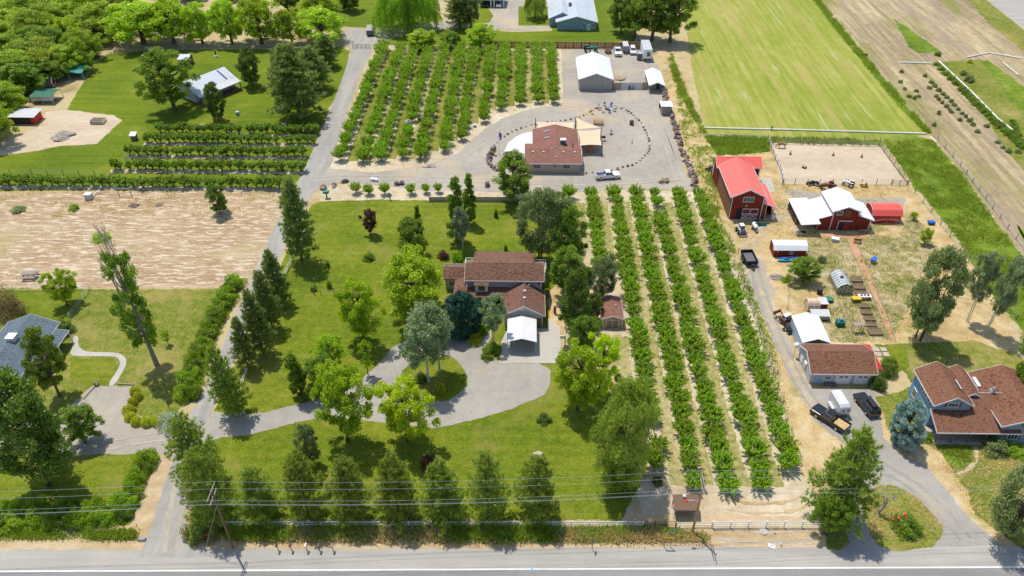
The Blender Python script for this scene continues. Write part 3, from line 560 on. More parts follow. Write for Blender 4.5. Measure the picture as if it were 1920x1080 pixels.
species('bush', 1.7, 1.4, [bush(130+i) for i in range(3)], B_); species('ball', 1.5, 1.25, [bush(134, 1.5, 1.25, 'l_yellowball', 3200, .13, .09, .06)], B_)
species('sage', 1.8, 1.7, [bush(136, 1.8, 1.7, 'l_sage', 3200, .22, .07, .25)], B_); species('darkbush', 1.9, 1.3, [bush(138+i, 1.9, 1.3, 'l_dark') for i in range(2)], B_)
species('limebush', 1.5, 1.4, [bush(142+i, 1.5, 1.4, 'l_bright') for i in range(2)], B_); species('brownbush', 2.6, 1.9, [bush(145, 2.6, 1.9, 'l_brown')], B_); species('purplebush', 1.8, 1.5, [bush(147, 1.8, 1.5, 'l_purple')], B_)
species('goldbush', 1.5, 1.4, [bush(149, 1.5, 1.4, 'l_yellowball')], B_); species('greybush', 1.6, 1.4, [bush(150+i, 1.6, 1.4, 'l_grey') for i in range(2)], B_)
def plant(key, name, px, py, label, top=None, width=None, h=None, w=None, cat='tree', group=None, var=None, world=None, rz=None):
    H, R, mk, parts = SP[key]; b = Vector((world[0], world[1], 0)) if world else U(px, py)
    if h is None: h = HT(px, py, top)
    if w is None: w = width/PPM(px, py)*(1-.4*h/90)
    s, sz = w/(2*R), h/H; cm, tm = mk[RV.randrange(len(mk)) if var is None else var % len(mk)]
    r = empty(name, b, RV.uniform(0, 6.28) if rz is None else rz, label, cat, group); r.rotation_euler[0] = RV.gauss(0, .025); r.rotation_euler[1] = RV.gauss(0, .025); r.scale = (s*RV.uniform(.9,1.1), s*RV.uniform(.9,1.1), sz)
    link(parts[1], tm, r); link(parts[0], cm, r); return r
# ------------------------------------------------------------------ orchards
def orchard_row(x, ys, lab, group, key, name, used=None, axis='y', s0=1.0):
    out = []
    for k, y in enumerate(ys):
        jx, jy = RV.gauss(0, .14), RV.gauss(0, .2); s = s0*RV.uniform(.84, 1.14)
        loc = (x+jx, y+jy) if axis == 'y' else (y+jy, x+jx)
        out.append((loc, s, lab(k), group, key, name))
    return out
near = []
NR = [(128.5,147.6,0),(121,148,0),(73.4,148,1),(70.5,148.2,2),(69.6,148,3),(69.7,148.4,4),(73.6,148.4,5)]
for r, (y0, y1, _) in enumerate(NR):
    n = int((y1-y0)/3.1)+1; ys = [y1-i*(y1-y0)/(n-1) for i in range(n)]
    if r == 4: ys = [y for y in ys if not 139.0 < y < 142.8]
    if r == 2: ys = [y for y in ys if not (79 < y < 82)]
    near += orchard_row(NX[r], ys, lambda k, r=r: 'peach tree, %s from the gravel yard in the near orchard row, %s row from left' % (ORD(k+1), ORD(r+1)), 'peach trees of the near orchard', 'peach', 'peach_tree')
far = []
for r in range(12):
    y0 = FY[r]; y1 = 234.5; n = int((y1-y0)/3.2)+1; ys = [y0+i*(y1-y0)/(n-1) for i in range(n)]
    if r == 1: ys = [y for y in ys if not 172 < y < 175]
    if r == 3: ys = [y for y in ys if not 181 < y < 184]
    far += orchard_row(FX[r], ys, lambda k, r=r: 'peach tree, %s from the near end in the far orchard, %s row from left' % (ORD(k+1), ORD(r+1)), 'peach trees of the far orchard', 'peach', 'peach_tree', s0=1.08)
far.sort(key=lambda t: t[0][1]); lim = max(0, 300-len(near)); singles, rest = near+far[:lim], far[lim:]
def put(t):
    (x, y), s, lab, group, key, name = t
    plant(key, name, 0, 0, lab, h=SP[key][0]*s, w=2*SP[key][1]*s*RV.uniform(.90,1.06)*(.78 if 'far' in group else .86 if 'near' in group else 1), cat='tree', group=group, world=(x, y))
for t in singles: put(t)
if rest:
    V, A = [], []; TV, TF = [], 0
    for (x, y), s, *_ in rest:
        cm, tm = SP['peach'][2][RV.randrange(6)]; n = len(cm.vertices); co = np.empty(n*3, dtype=np.float32); cm.vertices.foreach_get('co', co); co = co.reshape(-1,4,3)[::2].reshape(-1,3)*np.array([.95,.95,1],dtype=np.float32); a = RV.uniform(0, 6.28)
        ca, sa = math.cos(a)*s, math.sin(a)*s; V.append(np.stack([co[:,0]*ca-co[:,1]*sa+x, co[:,0]*sa+co[:,1]*ca+y, co[:,2]*s], 1)); rr = np.empty(n, dtype=np.float32); cm.attributes['rnd'].data.foreach_get('value', rr); A.append(rr[::8])
    o = link('far_peach_trees', np_mesh('far_peach_trees', np.concatenate(V), 4, MATS['l_peach'], np.concatenate(A))); tag(o, 'farthest bright green peach trees at the back of the far orchard', 'trees', kind='stuff')
rows = [(177.4,-90.9,-52.7),(172.3,-92.3,-51.6),(165.8,-93.8,-52.6),(158.8,-95.0,-51.7)]
rf = []
for r, (y, a, b) in enumerate(rows):
    n = int((b-a)/1.75)+1
    rf += orchard_row(y, [a+i*(b-a)/(n-1) for i in range(n)], lambda k, r=r: 'small fruit tree, %s from left in the %s hedge-like row beside the lane' % (ORD(k+1), ORD(r+1)), 'small fruit trees in the rows left of the lane', 'rowfruit', 'fruit_tree', axis='x', s0=1.22)
for s_, (a, b) in enumerate(((-119,-98.7),(-96.3,-78),(-76.3,-52.5))):
    n = int((b-a)/1.8)+1
    rf += orchard_row(151.2, [a+i*(b-a)/(n-1) for i in range(n)], lambda k, s_=s_: 'small fruit tree, %s from left, %s section of the row above the tilled field' % (ORD(k+1), ('left','middle','right')[s_]), 'small fruit trees in the rows left of the lane', 'rowfruit', 'fruit_tree', axis='x', s0=1.22)
for t in rf: put(t)
for r, (y, a, b) in enumerate(rows+[(151.2,-119,-52)]):
    region('row_soil', 'm_soil', [(a-1, y-1.35), (b+1, y-1.35), (b+1, y+.2), (a-1, y+.2)], 5, .25, world=True)
for k, (x, y, h) in enumerate(((668,362,2.9),(692,365,2.7),(721,364,3.1),(771,364,2.7),(799,362,2.5),(822,361,2.5))):
    plant('peach', 'peach_tree', x, y, 'solitary peach tree on the dirt strip below the gravel drive, %s from the left' % ORD(k+1), h=h, w=h*.95, group='peach trees below the gravel drive')

# ------------------------------------------------------------------ trees one by one: key, name, base x, base y, crown top, crown width, label
T = [
('pine','pine_tree',566,490,333,70,'tall dark pine beside the lane at the top of the pine row'),
('pine','pine_tree',528,568,468,52,'slender pine beside the lane, second down the pine row'),
('pine','pine_tree',512,618,512,52,'dark pine beside the lane, third down the pine row'),
('pine','pine_tree',495,664,548,56,'dark pine with bare lower trunk, fourth down the pine row'),
('pine','pine_tree',465,690,598,44,'thin pale-trunked pine close to the lane, fifth down the pine row'),
('roadpine','pine_tree',447,772,642,64,'wide pine above the driveway gate at the foot of the lane pine row'),
('roadpine','pine_tree',386,912,786,100,'broad bushy pine at the corner of lane and driveway'),
('roadpine','pine_tree',412,980,852,88,'broad pine behind the left utility pole'),
('roadpine','pine_tree',496,970,880,86,'thin pine behind the white road fence, second from the left'),
('roadpine','pine_tree',580,970,854,84,'dense pine behind the white road fence, third from the left'),
('roadpine','pine_tree',662,970,862,88,'pine behind the white road fence, fourth from the left'),
('roadpine','pine_tree',748,970,853,86,'pine behind the white road fence, fifth from the left'),
('roadpine','pine_tree',834,970,866,92,'open pine with visible trunk behind the white road fence, sixth from the left'),
('roadpine','pine_tree',915,970,848,84,'pine behind the white road fence, seventh from the left'),
('roadpine','pine_tree',1003,970,858,92,'rightmost pine behind the white road fence, standing apart'),
('locust','locust_tree',776,606,482,140,'large lime green tree left of the brown-roofed house'),
('locust','locust_tree',682,640,528,92,'lime green tree left of the large one by the house'),
('maple','round_tree',778,487,415,70,'dense round dark green tree on the back lawn'),
('pear','slender_tree',786,446,384,16,'very thin upright young tree behind the round tree on the back lawn'),
('purple','purple_tree',695,440,394,36,'round dark purple tree on the back lawn'),
('poplar','poplar_tree',858,452,334,44,'tall columnar poplar behind the house, left of the pair'),
('poplar','poplar_tree',878,420,328,34,'tall columnar poplar behind the house, right of the pair'),
('aspen','aspen_tree',867,468,390,40,'pale-trunked aspen in front of the columnar poplars'),
('cotton','broad_tree',962,376,288,96,'dark leafy tree in front of the red-brown roofed house'),
('greytree','grey_tree',1014,487,358,100,'grey-green tree behind the right end of the brown-roofed house'),
('cotton','broad_tree',1068,512,392,62,'dark green tree at the left edge of the near orchard below the yard'),
('darktree','dark_tree',1042,408,362,40,'small dark tree at the end of the dark picket fence'),
('cotton','broad_tree',1064,560,468,66,'leafy tree right of the brown-roofed house'),
('greytree','grey_tree',1130,562,482,62,'grey-green tree just behind the small brown shed'),
('darktree','dark_tree',1076,628,508,62,'dark tree between the brown-roofed house and the small brown shed'),
('darktree','dark_tree',1112,602,552,36,'small dark tree touching the left side of the small brown shed'),
('maple','round_tree',1090,660,594,60,'rounded green tree right of the concrete pad'),
('locust','locust_tree',1082,768,652,108,'golden lime tree between the concrete pad and the large willow'),
('golden','golden_tree',1122,742,634,78,'yellow-green tree just behind the golden lime tree by the pad'),
('feather','willow_tree',1162,905,718,150,'large rounded willow at the front end of the near orchard'),
('aspen','aspen_tree',802,716,582,92,'pale-trunked aspen at the left of the round driveway island'),
('aspen','aspen_tree',823,698,572,70,'pale-trunked aspen at the right of the round driveway island'),
('juniper','juniper_tree',866,626,552,66,'dark teal evergreen by the front porch of the brown-roofed house'),
('aspen','aspen_tree',926,642,552,50,'small aspen beside the front walk of the brown-roofed house'),
('locust','locust_tree',652,826,692,118,'spreading lime green tree between the driveway and the front lawn'),
('golden','golden_tree',764,828,712,116,'yellow-green tree on the driveway edge, right of the spreading lime tree'),
('locust','locust_tree',624,692,632,62,'lime green tree on the lawn above the driveway'),
('maple','round_tree',602,738,676,66,'green tree on the lawn at the driveway edge, above the spreading lime tree'),
('pear','conical_tree',566,744,664,42,'dark conical young tree at the edge of the driveway'),
('greytree','silver_tree',586,872,802,46,'silvery blue-green small tree on the front lawn'),
('sparse','young_tree',690,702,640,34,'thin young tree on the driveway bend'),
('darktree','broad_tree',92,910,722,150,'very large dark green tree on the front lawn at far left'),
('cotton','broad_tree',112,742,618,74,'tree in front of the slate-blue roofed house'),
('cotton','branching_tree',160,830,768,82,'low spreading tree over the neighbour gravel lot'),
('brownbush','brown_tree',22,592,546,56,'brownish bushy tree behind the slate-blue roofed house'),
('locust','small_tree',126,572,510,58,'light green small tree at the bottom edge of the tilled field'),
('sparse','young_tree',316,646,620,20,'little young tree right of the half-dead cottonwood'),
('cotton','broad_tree',328,206,94,98,'tall dark cottonwood beside the metal-roofed house'),
('darktree','dark_tree',411,226,156,42,'small dark tree in front of the metal-roofed house'),
('darktree','dark_tree',474,162,92,44,'dark round tree right of the metal-roofed house'),
('pine','pine_tree',563,222,84,112,'largest dark pine beside the upper lane'),
('pine','pine_tree',592,168,88,66,'grey-green pine right of the largest pine by the upper lane'),
('pine','pine_tree',612,124,64,56,'pine at the back fence beside the upper lane'),
('pine','pine_tree',530,165,92,48,'pine behind and left of the largest pine by the upper lane'),
('limewillow','willow_tree',270,82,6,122,'wide lime green spreading tree behind the back fence, leftmost of the line'),
('limewillow','willow_tree',327,82,-2,84,'lime green tree behind the back fence, second from the left'),
('limewillow','willow_tree',381,83,6,54,'slim lime green tree behind the back fence, third from the left'),
('limewillow','willow_tree',436,83,0,58,'lime green tree behind the back fence, fourth from the left'),
('limewillow','willow_tree',491,82,-6,80,'tall lime green tree behind the back fence, fifth from the left'),
('limewillow','willow_tree',548,83,18,50,'small lime green tree behind the back fence, sixth from the left'),
('limewillow','willow_tree',606,78,20,92,'wide lime green tree behind the back fence nearest the lane'),
('limewillow','willow_tree',600,42,-12,80,'lime green tree standing behind the one nearest the lane'),
('darktree','dark_tree',655,20,-30,50,'dark tree on the lawn at the top edge'),
('darktree','dark_tree',540,20,-40,52,'dark tree at the top edge behind the lime trees'),
('limehang','willow_tree',765,54,-42,104,'weeping willow on the lawn at the top edge'),
('pine','pine_tree',862,52,-26,56,'dark pine beside the top gravel driveway'),
('greytree','grey_tree',884,50,-22,46,'grey-green tree right of the dark pine at the top driveway'),
('willow','willow_tree',1003,34,-14,40,'small weeping tree in the garden left of the blue house at the top'),
('cotton','broad_tree',1222,76,-40,104,'large dark tree left in the clump behind the storage trailer'),
('cotton','broad_tree',1256,80,-28,92,'large dark tree right in the clump behind the storage trailer'),
('darktree','dark_tree',1164,62,-20,56,'dark tree at the left of the clump right of the blue house'),
('cotton','dark_tree',1190,70,-30,70,'dark tree in the middle of the clump behind the storage trailer'),
('roadpine','pine_tree',1556,968,804,118,'broad pine at the right end of the white three-rail fence'),
('maple','round_tree',1543,1000,930,66,'leafy green tree at the foot of the broad pine by the three-rail fence'),
('spruce','spruce_tree',1690,830,757,62,'blue spruce beside the blue two-storey house'),
('greytree','grey_tree',1722,636,470,96,'large grey-green tree above the right lawn'),
('aspen','aspen_tree',1812,602,472,46,'many-stemmed pale aspen right of the large grey-green tree'),
('aspen','aspen_tree',1848,624,482,52,'many-stemmed pale aspen nearest the pasture'),
('maple','round_tree',1920,752,600,92,'bright green tree behind the blue two-storey house at the right edge'),
('greytree','grey_tree',1886,1004,866,120,'bushy green tree at the lower right corner'),
('locust','small_tree',1712,412,398,16,'little tree right of the red metal shed, upper of two'),
('locust','small_tree',1732,458,430,26,'little tree right of the red metal shed, lower of two'),
('cotton','small_tree',1505,528,486,62,'bushy green tree beside the garden, below the small red shed'),
('darktree','round_tree',413,400,348,44,'lone round dark green tree at the right of the tilled field'),
('locust','shade_tree',792,92,58,62,'low spreading tree behind the far orchard, left of three'),
('maple','shade_tree',846,90,60,40,'dark small tree behind the far orchard, middle of three'),
('locust','shade_tree',900,92,46,72,'low spreading tree behind the far orchard, right of three'),
]
for t in T: plant(t[0], t[1], t[2], t[3], t[6], top=t[4], width=t[5]*(.97 if t[0] == 'roadpine' else 1.22 if t[0] == 'limewillow' else 1))
# woods at the top left: rows of full crowns, front to back
wr = [(262,[(-8,70)]),(232,[(-20,90)]),(196,[(6,86),(36,70)]),(168,[(28,96),(-25,90),(60,70)]),(140,[(76,86),(20,96),(104,60)]),(118,[(122,80),(64,92),(6,92),(150,50)]),(94,[(150,76),(100,88),(44,92),(-14,92)]),(74,[(178,78),(124,92),(66,92),(10,92)]),(52,[(206,80),(150,92),(92,92),(32,92),(-28,92)]),(30,[(228,72),(176,84),(120,92),(62,92),(2,92)]),(10,[(250,62),(196,78),(140,84),(84,92),(26,92)]),(-12,[(300,60),(220,70),(164,80),(108,86),(50,90),(-8,90)]),(-14,[(360,60),(430,60),(480,60)])]
for r, (y, xs) in enumerate(wr):
    for k, (x, w) in enumerate(sorted(xs)):
        plant(RV.choice(('woodtree','woodtree','woodtree','woodtree','limewillow','maple')), 'woodland_tree', x+RV.uniform(-14,14), y+12+RV.uniform(-5,5), 'tree in the top left woods, %s from left, %s line from the front' % (ORD(k+1), ORD(r+1)), width=w*RV.uniform(.75,1.2), h=RV.uniform(5.5,11.5), group='trees of the woods at top left')
# dead wood: half-dead cottonwood by the left lane, snag on the drive island
ct = plant('oldcotton', 'cottonwood_tree', 294, 683, 'tall cottonwood with bare dead limbs at its top, on the left lawn', top=470, width=92, rz=.4)
for k, (sd, x, y, hh) in enumerate(((5,-.5,.3,8),(9,.7,.5,7.4),(7,-1.1,0,5.5))):
    o = link('dead_limb', deadtree(sd, hh, r0=.2, spread=.34, depth=4), ct, (x, y, 6.2)); tag(o, 'bare grey dead limb')
sn = empty('dead_snag', U(1647,964), 0, 'weathered grey dead stump with twisted limbs on the drive island', 'dead tree'); link('branches', deadtree(22, 5.6, r0=.36, spread=.95, depth=4), sn)
sb = empty('bare_tree', U(1888,985), .5, 'pale bare branches rising through the bushy tree at lower right', 'dead tree'); link('branches', deadtree(25, 10.5, 'm_bark_white', .22, .5, 4), sb)

# shrubs
def shr(key, name, px, py, label, w, h, group=None): return plant(key, name, px, py, label, w=w, h=h, cat='shrub', group=group)
for k, (x, y) in enumerate(((254,737),(260,747),(250,758),(243,772),(245,785),(257,794),(277,795),(297,795))):
    shr('ball', 'clipped_shrub', x, y, 'clipped yellow-green ball shrub edging the left gravel lot, %s from the top' % ORD(k+1), 2.0 if k > 2 else 1.7, 1.5, 'clipped ball shrubs by the left gravel lot')
shr('sage', 'sage_shrub', 322, 798, 'large silvery grey shrub at the end of the ball shrubs', 4.0, 2.3)
hd = [(440,538),(434,546),(430,556),(424,566),(419,574),(414,583),(409,592),(404,602),(399,612),(394,622),(390,632),(386,642),(381,651),(377,661),(374,671),(370,682),(367,693),(363,704),(359,716),(355,728),(361,742),(349,742)]
for k, (x, y) in enumerate(hd): shr('bush' if k % 3 else 'limebush', 'hedge_shrub', x, y, 'green shrub in the hedge left of the lane, %s from the top' % ORD(k+1), RV.uniform(3.4,4.1), RV.uniform(2.3,2.8), 'hedge shrubs left of the lane')
hb = [(5,975),(34,980),(62,982),(92,980),(120,978),(148,976),(176,976),(204,975),(232,968),(244,948),(252,926),(258,904),(266,884),(276,868),(20,962),(70,962),(128,958),(180,955),(222,948)]
for k, (x, y) in enumerate(hb): shr('limebush' if k % 4 else 'bush', 'hedge_shrub', x, y, 'green shrub in the thick hedge at the lower left corner, %s along it' % ORD(k+1), RV.uniform(2.8,3.6), RV.uniform(1.8,2.6), 'hedge shrubs at the lower left corner')
for k, (x, y, key, w, h, lab) in enumerate((
 (1697,990,'bush',4.0,2.3,'leafy rose bush with red blooms on the drive island'),(1642,724,'darkbush',2.8,2.6,'dark rounded shrub at the garage corner'),(1662,700,'darkbush',3.0,2.0,'dark shrub beside the red awning, nearer the garage'),
 (1668,684,'bush',2.6,1.6,'dark shrub beside the red awning, farther from the garage'),(1020,788,'darkbush',2.2,1.2,'low dark shrub alone on the front lawn'),(804,872,'purplebush',2.6,1.9,'dark purple shrub under the yellow-green tree'),
 (692,486,'bush',2.4,1.6,'low open shrub on the back lawn below the purple tree'),(832,484,'purplebush',2.2,1.8,'reddish shrub behind the house at its left'),(858,486,'limebush',2.6,2.0,'lime shrub behind the house at its left'),
 (372,1004,'darkbush',3.6,2.4,'dark shrub with pink blooms at the lane entrance'),(400,1006,'brownbush',2.6,2.0,'brownish shrub left of the left utility pole'),(1500,500,'limebush',3.0,1.6,'bright weed clump below the small red shed'),(1472,526,'limebush',1.6,.9,'small green weed clump at the farm track'),
 (1540,490,'greybush',1.8,1.3,'grey-green weed clump right of the small red shed'),(1735,822,'limebush',2.2,1.3,'light green shrub at the porch corner of the blue house'),(1866,842,'greybush',4.2,2.2,'large shrub in front of the right porch corner'),
 (1905,850,'limebush',3.2,1.3,'bright shrub at the right edge by the blue house'),(120,622,'darkbush',3.4,2.4,'dark shrub at the corner of the slate-blue roofed house'),(893,618,'limebush',2.4,1.2,'yellow-green shrub along the front walk, nearest the porch'),
 (890,640,'goldbush',2.8,1.3,'yellow-green shrub along the front walk, at the drive'),(905,622,'limebush',2.2,1.2,'yellow-green shrub along the front walk, in the middle'),(922,660,'bush',3.2,1.7,'green shrub at the foot of the small aspen'),(914,670,'bush',2.2,1.2,'green shrub at the corner of the concrete pad'),
 (828,735,'goldbush',1.6,1.7,'tawny ornamental grass clump on the round driveway island'),(790,712,'bush',2.4,1.3,'green shrub under the left aspen of the round island'),(1100,958,'bush',.1,.1,''),
 (615,500,'bush',1.0,1.4,'tiny young shrub on the back lawn, upper left'),(588,545,'bush',1.2,1.2,'tiny young shrub by the garden fence posts'),(618,540,'bush',1.2,1.8,'tiny upright shrub right of the garden fence posts'),(672,538,'limebush',1.8,1.6,'small lime shrub beside the lime green trees'),
 (1158,712,'darkbush',1.1,1.8,'small conical shrub right of the golden lime tree'),(930,408,'darkbush',.9,2.2,'thin sapling on the back lawn'),(948,470,'bush',.8,1.6,'tiny sapling behind the house roof'),(260,132,'bush',3.4,.9,'flat patch of weeds left of the tall cottonwood'),
 (1232,905,'darkbush',1.5,1.2,'dark weed clump at the front end of the first orchard row'),(140,392,'limebush',2.2,1.3,'bright grass clump beside the white irrigation box'),(35,395,'greybush',3.0,.9,'low grey weed patch at the left of the tilled field'),(190,448,'limebush',4.0,.8,'green weed patch in the middle of the tilled field'),
 (1816,152,'greybush',3.0,1.8,'round grey shrub in the right field beside the pipeline'),(1806,140,'greybush',2.0,1.2,'smaller grey shrub in the right field beside the pipeline'),(1818,118,'goldbush',1.6,1.2,'yellow bush near the pipeline junction'),(1758,104,'darkbush',2.0,1.2,'dark bush at the end of the green strip'),(1622,105,'darkbush',1.6,.9,'dark bush on the ditch bank of the hay field'))):
    if lab: shr(key, 'shrub', x, y, lab, w, h)
rb = [o for o in bpy.data.objects if o.get('label', '').startswith('leafy rose')][0]
rg = np.random.default_rng(3); pts = unit(rg.normal(size=(12,3))*[1,1,.4])*[.7,.6,.5]+[-.7,.5,1.25]
tag(link('bloom', np_mesh('bloom', leaves(rg, pts, .26, .24), 4, MATS['l_red'], rg.random(12)), rb), kind='stuff')
rb = [o for o in bpy.data.objects if o.get('label', '').startswith('dark shrub with pink')][0]
pts = unit(rg.normal(size=(40,3)))*[1.2,1.2,1.3]+[0,0,.9]; tag(link('bloom', np_mesh('bloom', leaves(rg, pts, .16, .14), 4, MATS['l_red'], rg.random(40)), rb), kind='stuff')
# rows of round plants in the right-hand field
fr = [(1734,144),(1746,156),(1752,163),(1760,171),(1768,178),(1775,184),(1783,192),(1789,198),(1796,206),(1804,214),(1810,220),(1818,228),(1824,235),(1742,166),(1755,182),(1760,188),(1766,194),(1774,201),(1780,207),(1783,211),(1718,172),(1722,182),(1714,186),(1704,182),(1760,214),(1799,226),(1751,236),(1850,238),(1870,268),(1880,278),(1890,285),(1908,286),(1905,270),(1832,248),(1690,136),(1688,155),(1696,168)]
for k, (x, y) in enumerate(fr): shr('greybush', 'field_plant', x, y, 'round grey-green plant in the dry right field, %s counting from the left' % ORD(1+sorted(p[0]+p[1]*.001 for p in fr).index(x+y*.001)), RV.uniform(1.0,1.6), RV.uniform(.7,1.1), 'round plants in the dry right field')
pl = [(1758+i*9.2, 118+i*9.0) for i in range(5)]+[(1806+i*7.2, 166+i*6.9) for i in range(16)]
for k, (x, y) in enumerate(pl): shr('bush', 'hedge_plant', x-3, y+4, 'dark green plant in the hedge along the diagonal white pipe, %s from the top' % ORD(k+1), RV.uniform(2.0,3.0), RV.uniform(1.0,1.5), 'plants along the diagonal white pipe')
for k in range(9): shr('bush', 'hedge_plant', 1915-2*k+RV.uniform(-3,3), 278+0*k-6*k, 'green plant at the far right beyond the diagonal pipe, %s from the bottom' % ORD(k+1), 2.0, 1.0, 'plants at the far right of the dry field')
# tall grass, weeds
def inside(poly, x, y):
    c = np.zeros(len(x), bool); n = len(poly)
    for i in range(n):
        (x1, y1), (x2, y2) = poly[i], poly[(i+1) % n]; c ^= ((y1 > y) != (y2 > y)) & (x < (x2-x1)*(y-y1)/((y2-y1) or 1e-9)+x1)
    return c
def tufts(name, px, n, h, mat, label, seed=1, blades=7, spread=.28, lv=3):
    rg = np.random.default_rng(seed); poly = [U(a, b) for a, b in px]; poly = [(v.x, v.y) for v in poly]; xs = [p[0] for p in poly]; ys = [p[1] for p in poly]
    x = rg.uniform(min(xs), max(xs), n*4); y = rg.uniform(min(ys), max(ys), n*4); k = inside(poly, x, y); x, y = x[k][:n], y[k][:n]; m_ = len(x)
    cl = np.array([mnoise.noise(Vector((a*.22, b*.22, seed))) for a, b in zip(x, y)]); k = cl > -.22+rg.uniform(-.25,.25,m_); x, y, cl = x[k], y[k], cl[k]; m_ = len(x)
    hh = h*np.clip(1+cl*.9+rg.uniform(-.35,.35,m_), .3, 2); base = np.stack([x, y, np.full(m_, 0.)], 1)
    b = np.repeat(base, blades, 0)+np.concatenate([rg.normal(size=(m_*blades,2))*spread, np.zeros((m_*blades,1))], 1); d = unit(np.concatenate([rg.normal(size=(m_*blades,2))*.45, np.ones((m_*blades,1))], 1))
    ln = np.repeat(hh, blades)[:,None]*rg.uniform(.6,1.2,(m_*blades,1)); sd = np.concatenate([rg.normal(size=(m_*blades,2)), np.zeros((m_*blades,1))], 1); sd = unit(sd)*(.05+.09*h)
    V = np.stack([b-sd, b+sd, b+d*ln], 1).reshape(-1,3); o = link(name, np_mesh(name, V, 3, MATS[mat], rg.random(m_*blades))); tag(o, label, 'grass', kind='stuff')
tufts('ditch_weeds', [(410,992),(900,992),(1205,993),(1330,1002),(1318,1013),(1000,1013),(430,1010)], 4200, .75, 'l_tuft', 'tall green weeds in the roadside ditch', 1)
tufts('dry_grass', [(410,997),(900,997),(1205,997),(1330,1005),(1318,1015),(1000,1015),(430,1012)], 3000, .6, 'l_straw', 'dry straw-coloured grass along the roadside ditch', 2)
tufts('ditch_weeds', [(-20,997),(250,999),(256,1009),(-20,1009)], 900, .6, 'l_tuft', 'green weeds in the ditch left of the lane', 3)
tufts('pasture_grass', [(1655,263),(1748,263),(1800,322),(1870,420),(1960,530),(1960,680),(1850,540),(1790,440),(1735,372),(1702,330)], 5000, .4, 'l_tuft', 'rough tall grass of the pasture', 4)
tufts('pasture_grass', [(1320,255),(1655,263),(1658,273),(1448,268),(1440,285),(1345,292)], 1500, .7, 'l_tuft', 'tall green grass between hay field and arena', 5)
tufts('yard_weeds', [(1512,446),(1690,442),(1705,400),(1765,480),(1720,520),(1690,600),(1670,640),(1560,640),(1540,600),(1540,520),(1512,488)], 1100, .32, 'l_tuft', 'patchy green weeds around the garden beds', 6)
tufts('yard_straw', [(1340,320),(1440,430),(1500,520),(1560,640),(1690,640),(1800,560),(1700,350),(1480,350)], 2600, .3, 'l_straw', 'dry grass of the farmyard', 7)
tufts('yard_weeds', [(1262,110),(1285,180),(1316,255),(1345,300),(1350,400),(1380,470),(1355,440),(1318,355),(1275,240)], 900, .5, 'l_tuft', 'weeds along the boulder wall', 8)
tufts('ditch_weeds', [(1520,-8),(1530,-8),(1610,92),(1745,250),(1736,252),(1600,96)], 1300, .8, 'l_tuft', 'green weeds along the right edge of the hay field', 9)
tufts('ditch_weeds', [(1254,110),(1262,110),(1300,200),(1324,250),(1316,250),(1266,160)], 500, .7, 'l_tuft', 'green weeds along the left edge of the hay field', 10)
tufts('drive_weeds', [(1610,930),(1660,905),(1730,945),(1768,985),(1700,1034),(1626,990)], 700, .25, 'l_straw', 'dry grass on the drive island', 11)
tufts('fence_weeds', [(1318,365),(1332,365),(1400,520),(1450,650),(1490,850),(1478,850),(1436,660),(1385,520)], 700, .35, 'l_tuft', 'weeds along the orchard fence', 12)
tufts('field_weeds', [(0,362),(540,360),(540,400),(0,410)], 900, .3, 'l_straw', 'dry weeds along the top of the tilled field', 13)
tufts('front_weeds', [(1640,800),(1700,820),(1770,870),(1830,960),(1890,1020),(1920,1030),(1920,860),(1760,840)], 900, .28, 'l_straw', 'dry grass beside the right driveway', 14)
tufts('flower_bed_plants', [(1760,838),(1820,838),(1826,866),(1805,880),(1788,880)], 300, .4, 'l_tuft', 'low plants in the bed before the porch', 15)
# ------------------------------------------------------------------ buildings
WHITE = smat('m_white', (.78,.78,.77), .5, var=.08); TRIM = smat('m_trim', (.74,.74,.76), .5, var=.1)
ribbed('m_roof_white', (.72,.74,.78), 0, 1.6, .4, .12); ribbed('m_roof_white_y', (.72,.74,.78), 1, 1.6, .4, .12); ribbed('m_roof_red', (.72,.135,.105), 0, 1.5, .38, .06); ribbed('m_roof_red_y', (.70,.105,.080), 1, 1.5, .4, .08)
ribbed('m_roof_steel', (.50,.56,.61), 0, 1.5, .4, .08); ribbed('m_roof_galv', (.55,.57,.60), 0, 2, .4, .2); ribbed('m_wall_greymetal', (.36,.33,.31), 0, 3, .5, .1); ribbed('m_carport', (.66,.67,.68), 0, 2.4, .4, .1)
shingle('m_sh_brown', [(.085,.042,.030),(.150,.075,.052),(.205,.115,.080),(.125,.075,.062)]); shingle('m_sh_red', [(.17,.075,.058),(.22,.105,.08),(.26,.13,.10)])
shingle('m_sh_rust', [(.105,.045,.028),(.175,.078,.046),(.235,.115,.068),(.115,.065,.055)]); shingle('m_sh_slate', [(.07,.10,.125),(.105,.14,.165),(.14,.175,.20)]); shingle('m_sh_pale', [(.34,.39,.44),(.42,.47,.52),(.48,.53,.57)])
smat('m_wall_mauve', (.42,.38,.42), .8, var=.12, stretch=(.2,.2,4)); smat('m_wall_tan', (.46,.38,.29), .8); smat('m_wall_blue', (.21,.345,.50), .75, var=.1, stretch=(.2,.2,5)); smat('m_wall_blueteal', (.20,.31,.37), .75, var=.1, stretch=(.2,.2,5)); smat('m_wall_palegrey', (.50,.50,.52), .75, var=.1, stretch=(3,3,.2))
smat('m_barn_red', (.30,.040,.022), .85, var=.5, sc=2.2, stretch=(3,3,.25)); smat('m_barn_brown', (.26,.115,.06), .85, var=.35, sc=2.2, stretch=(3,3,.25)); smat('m_red_bright', (.52,.05,.035), .6, var=.15)
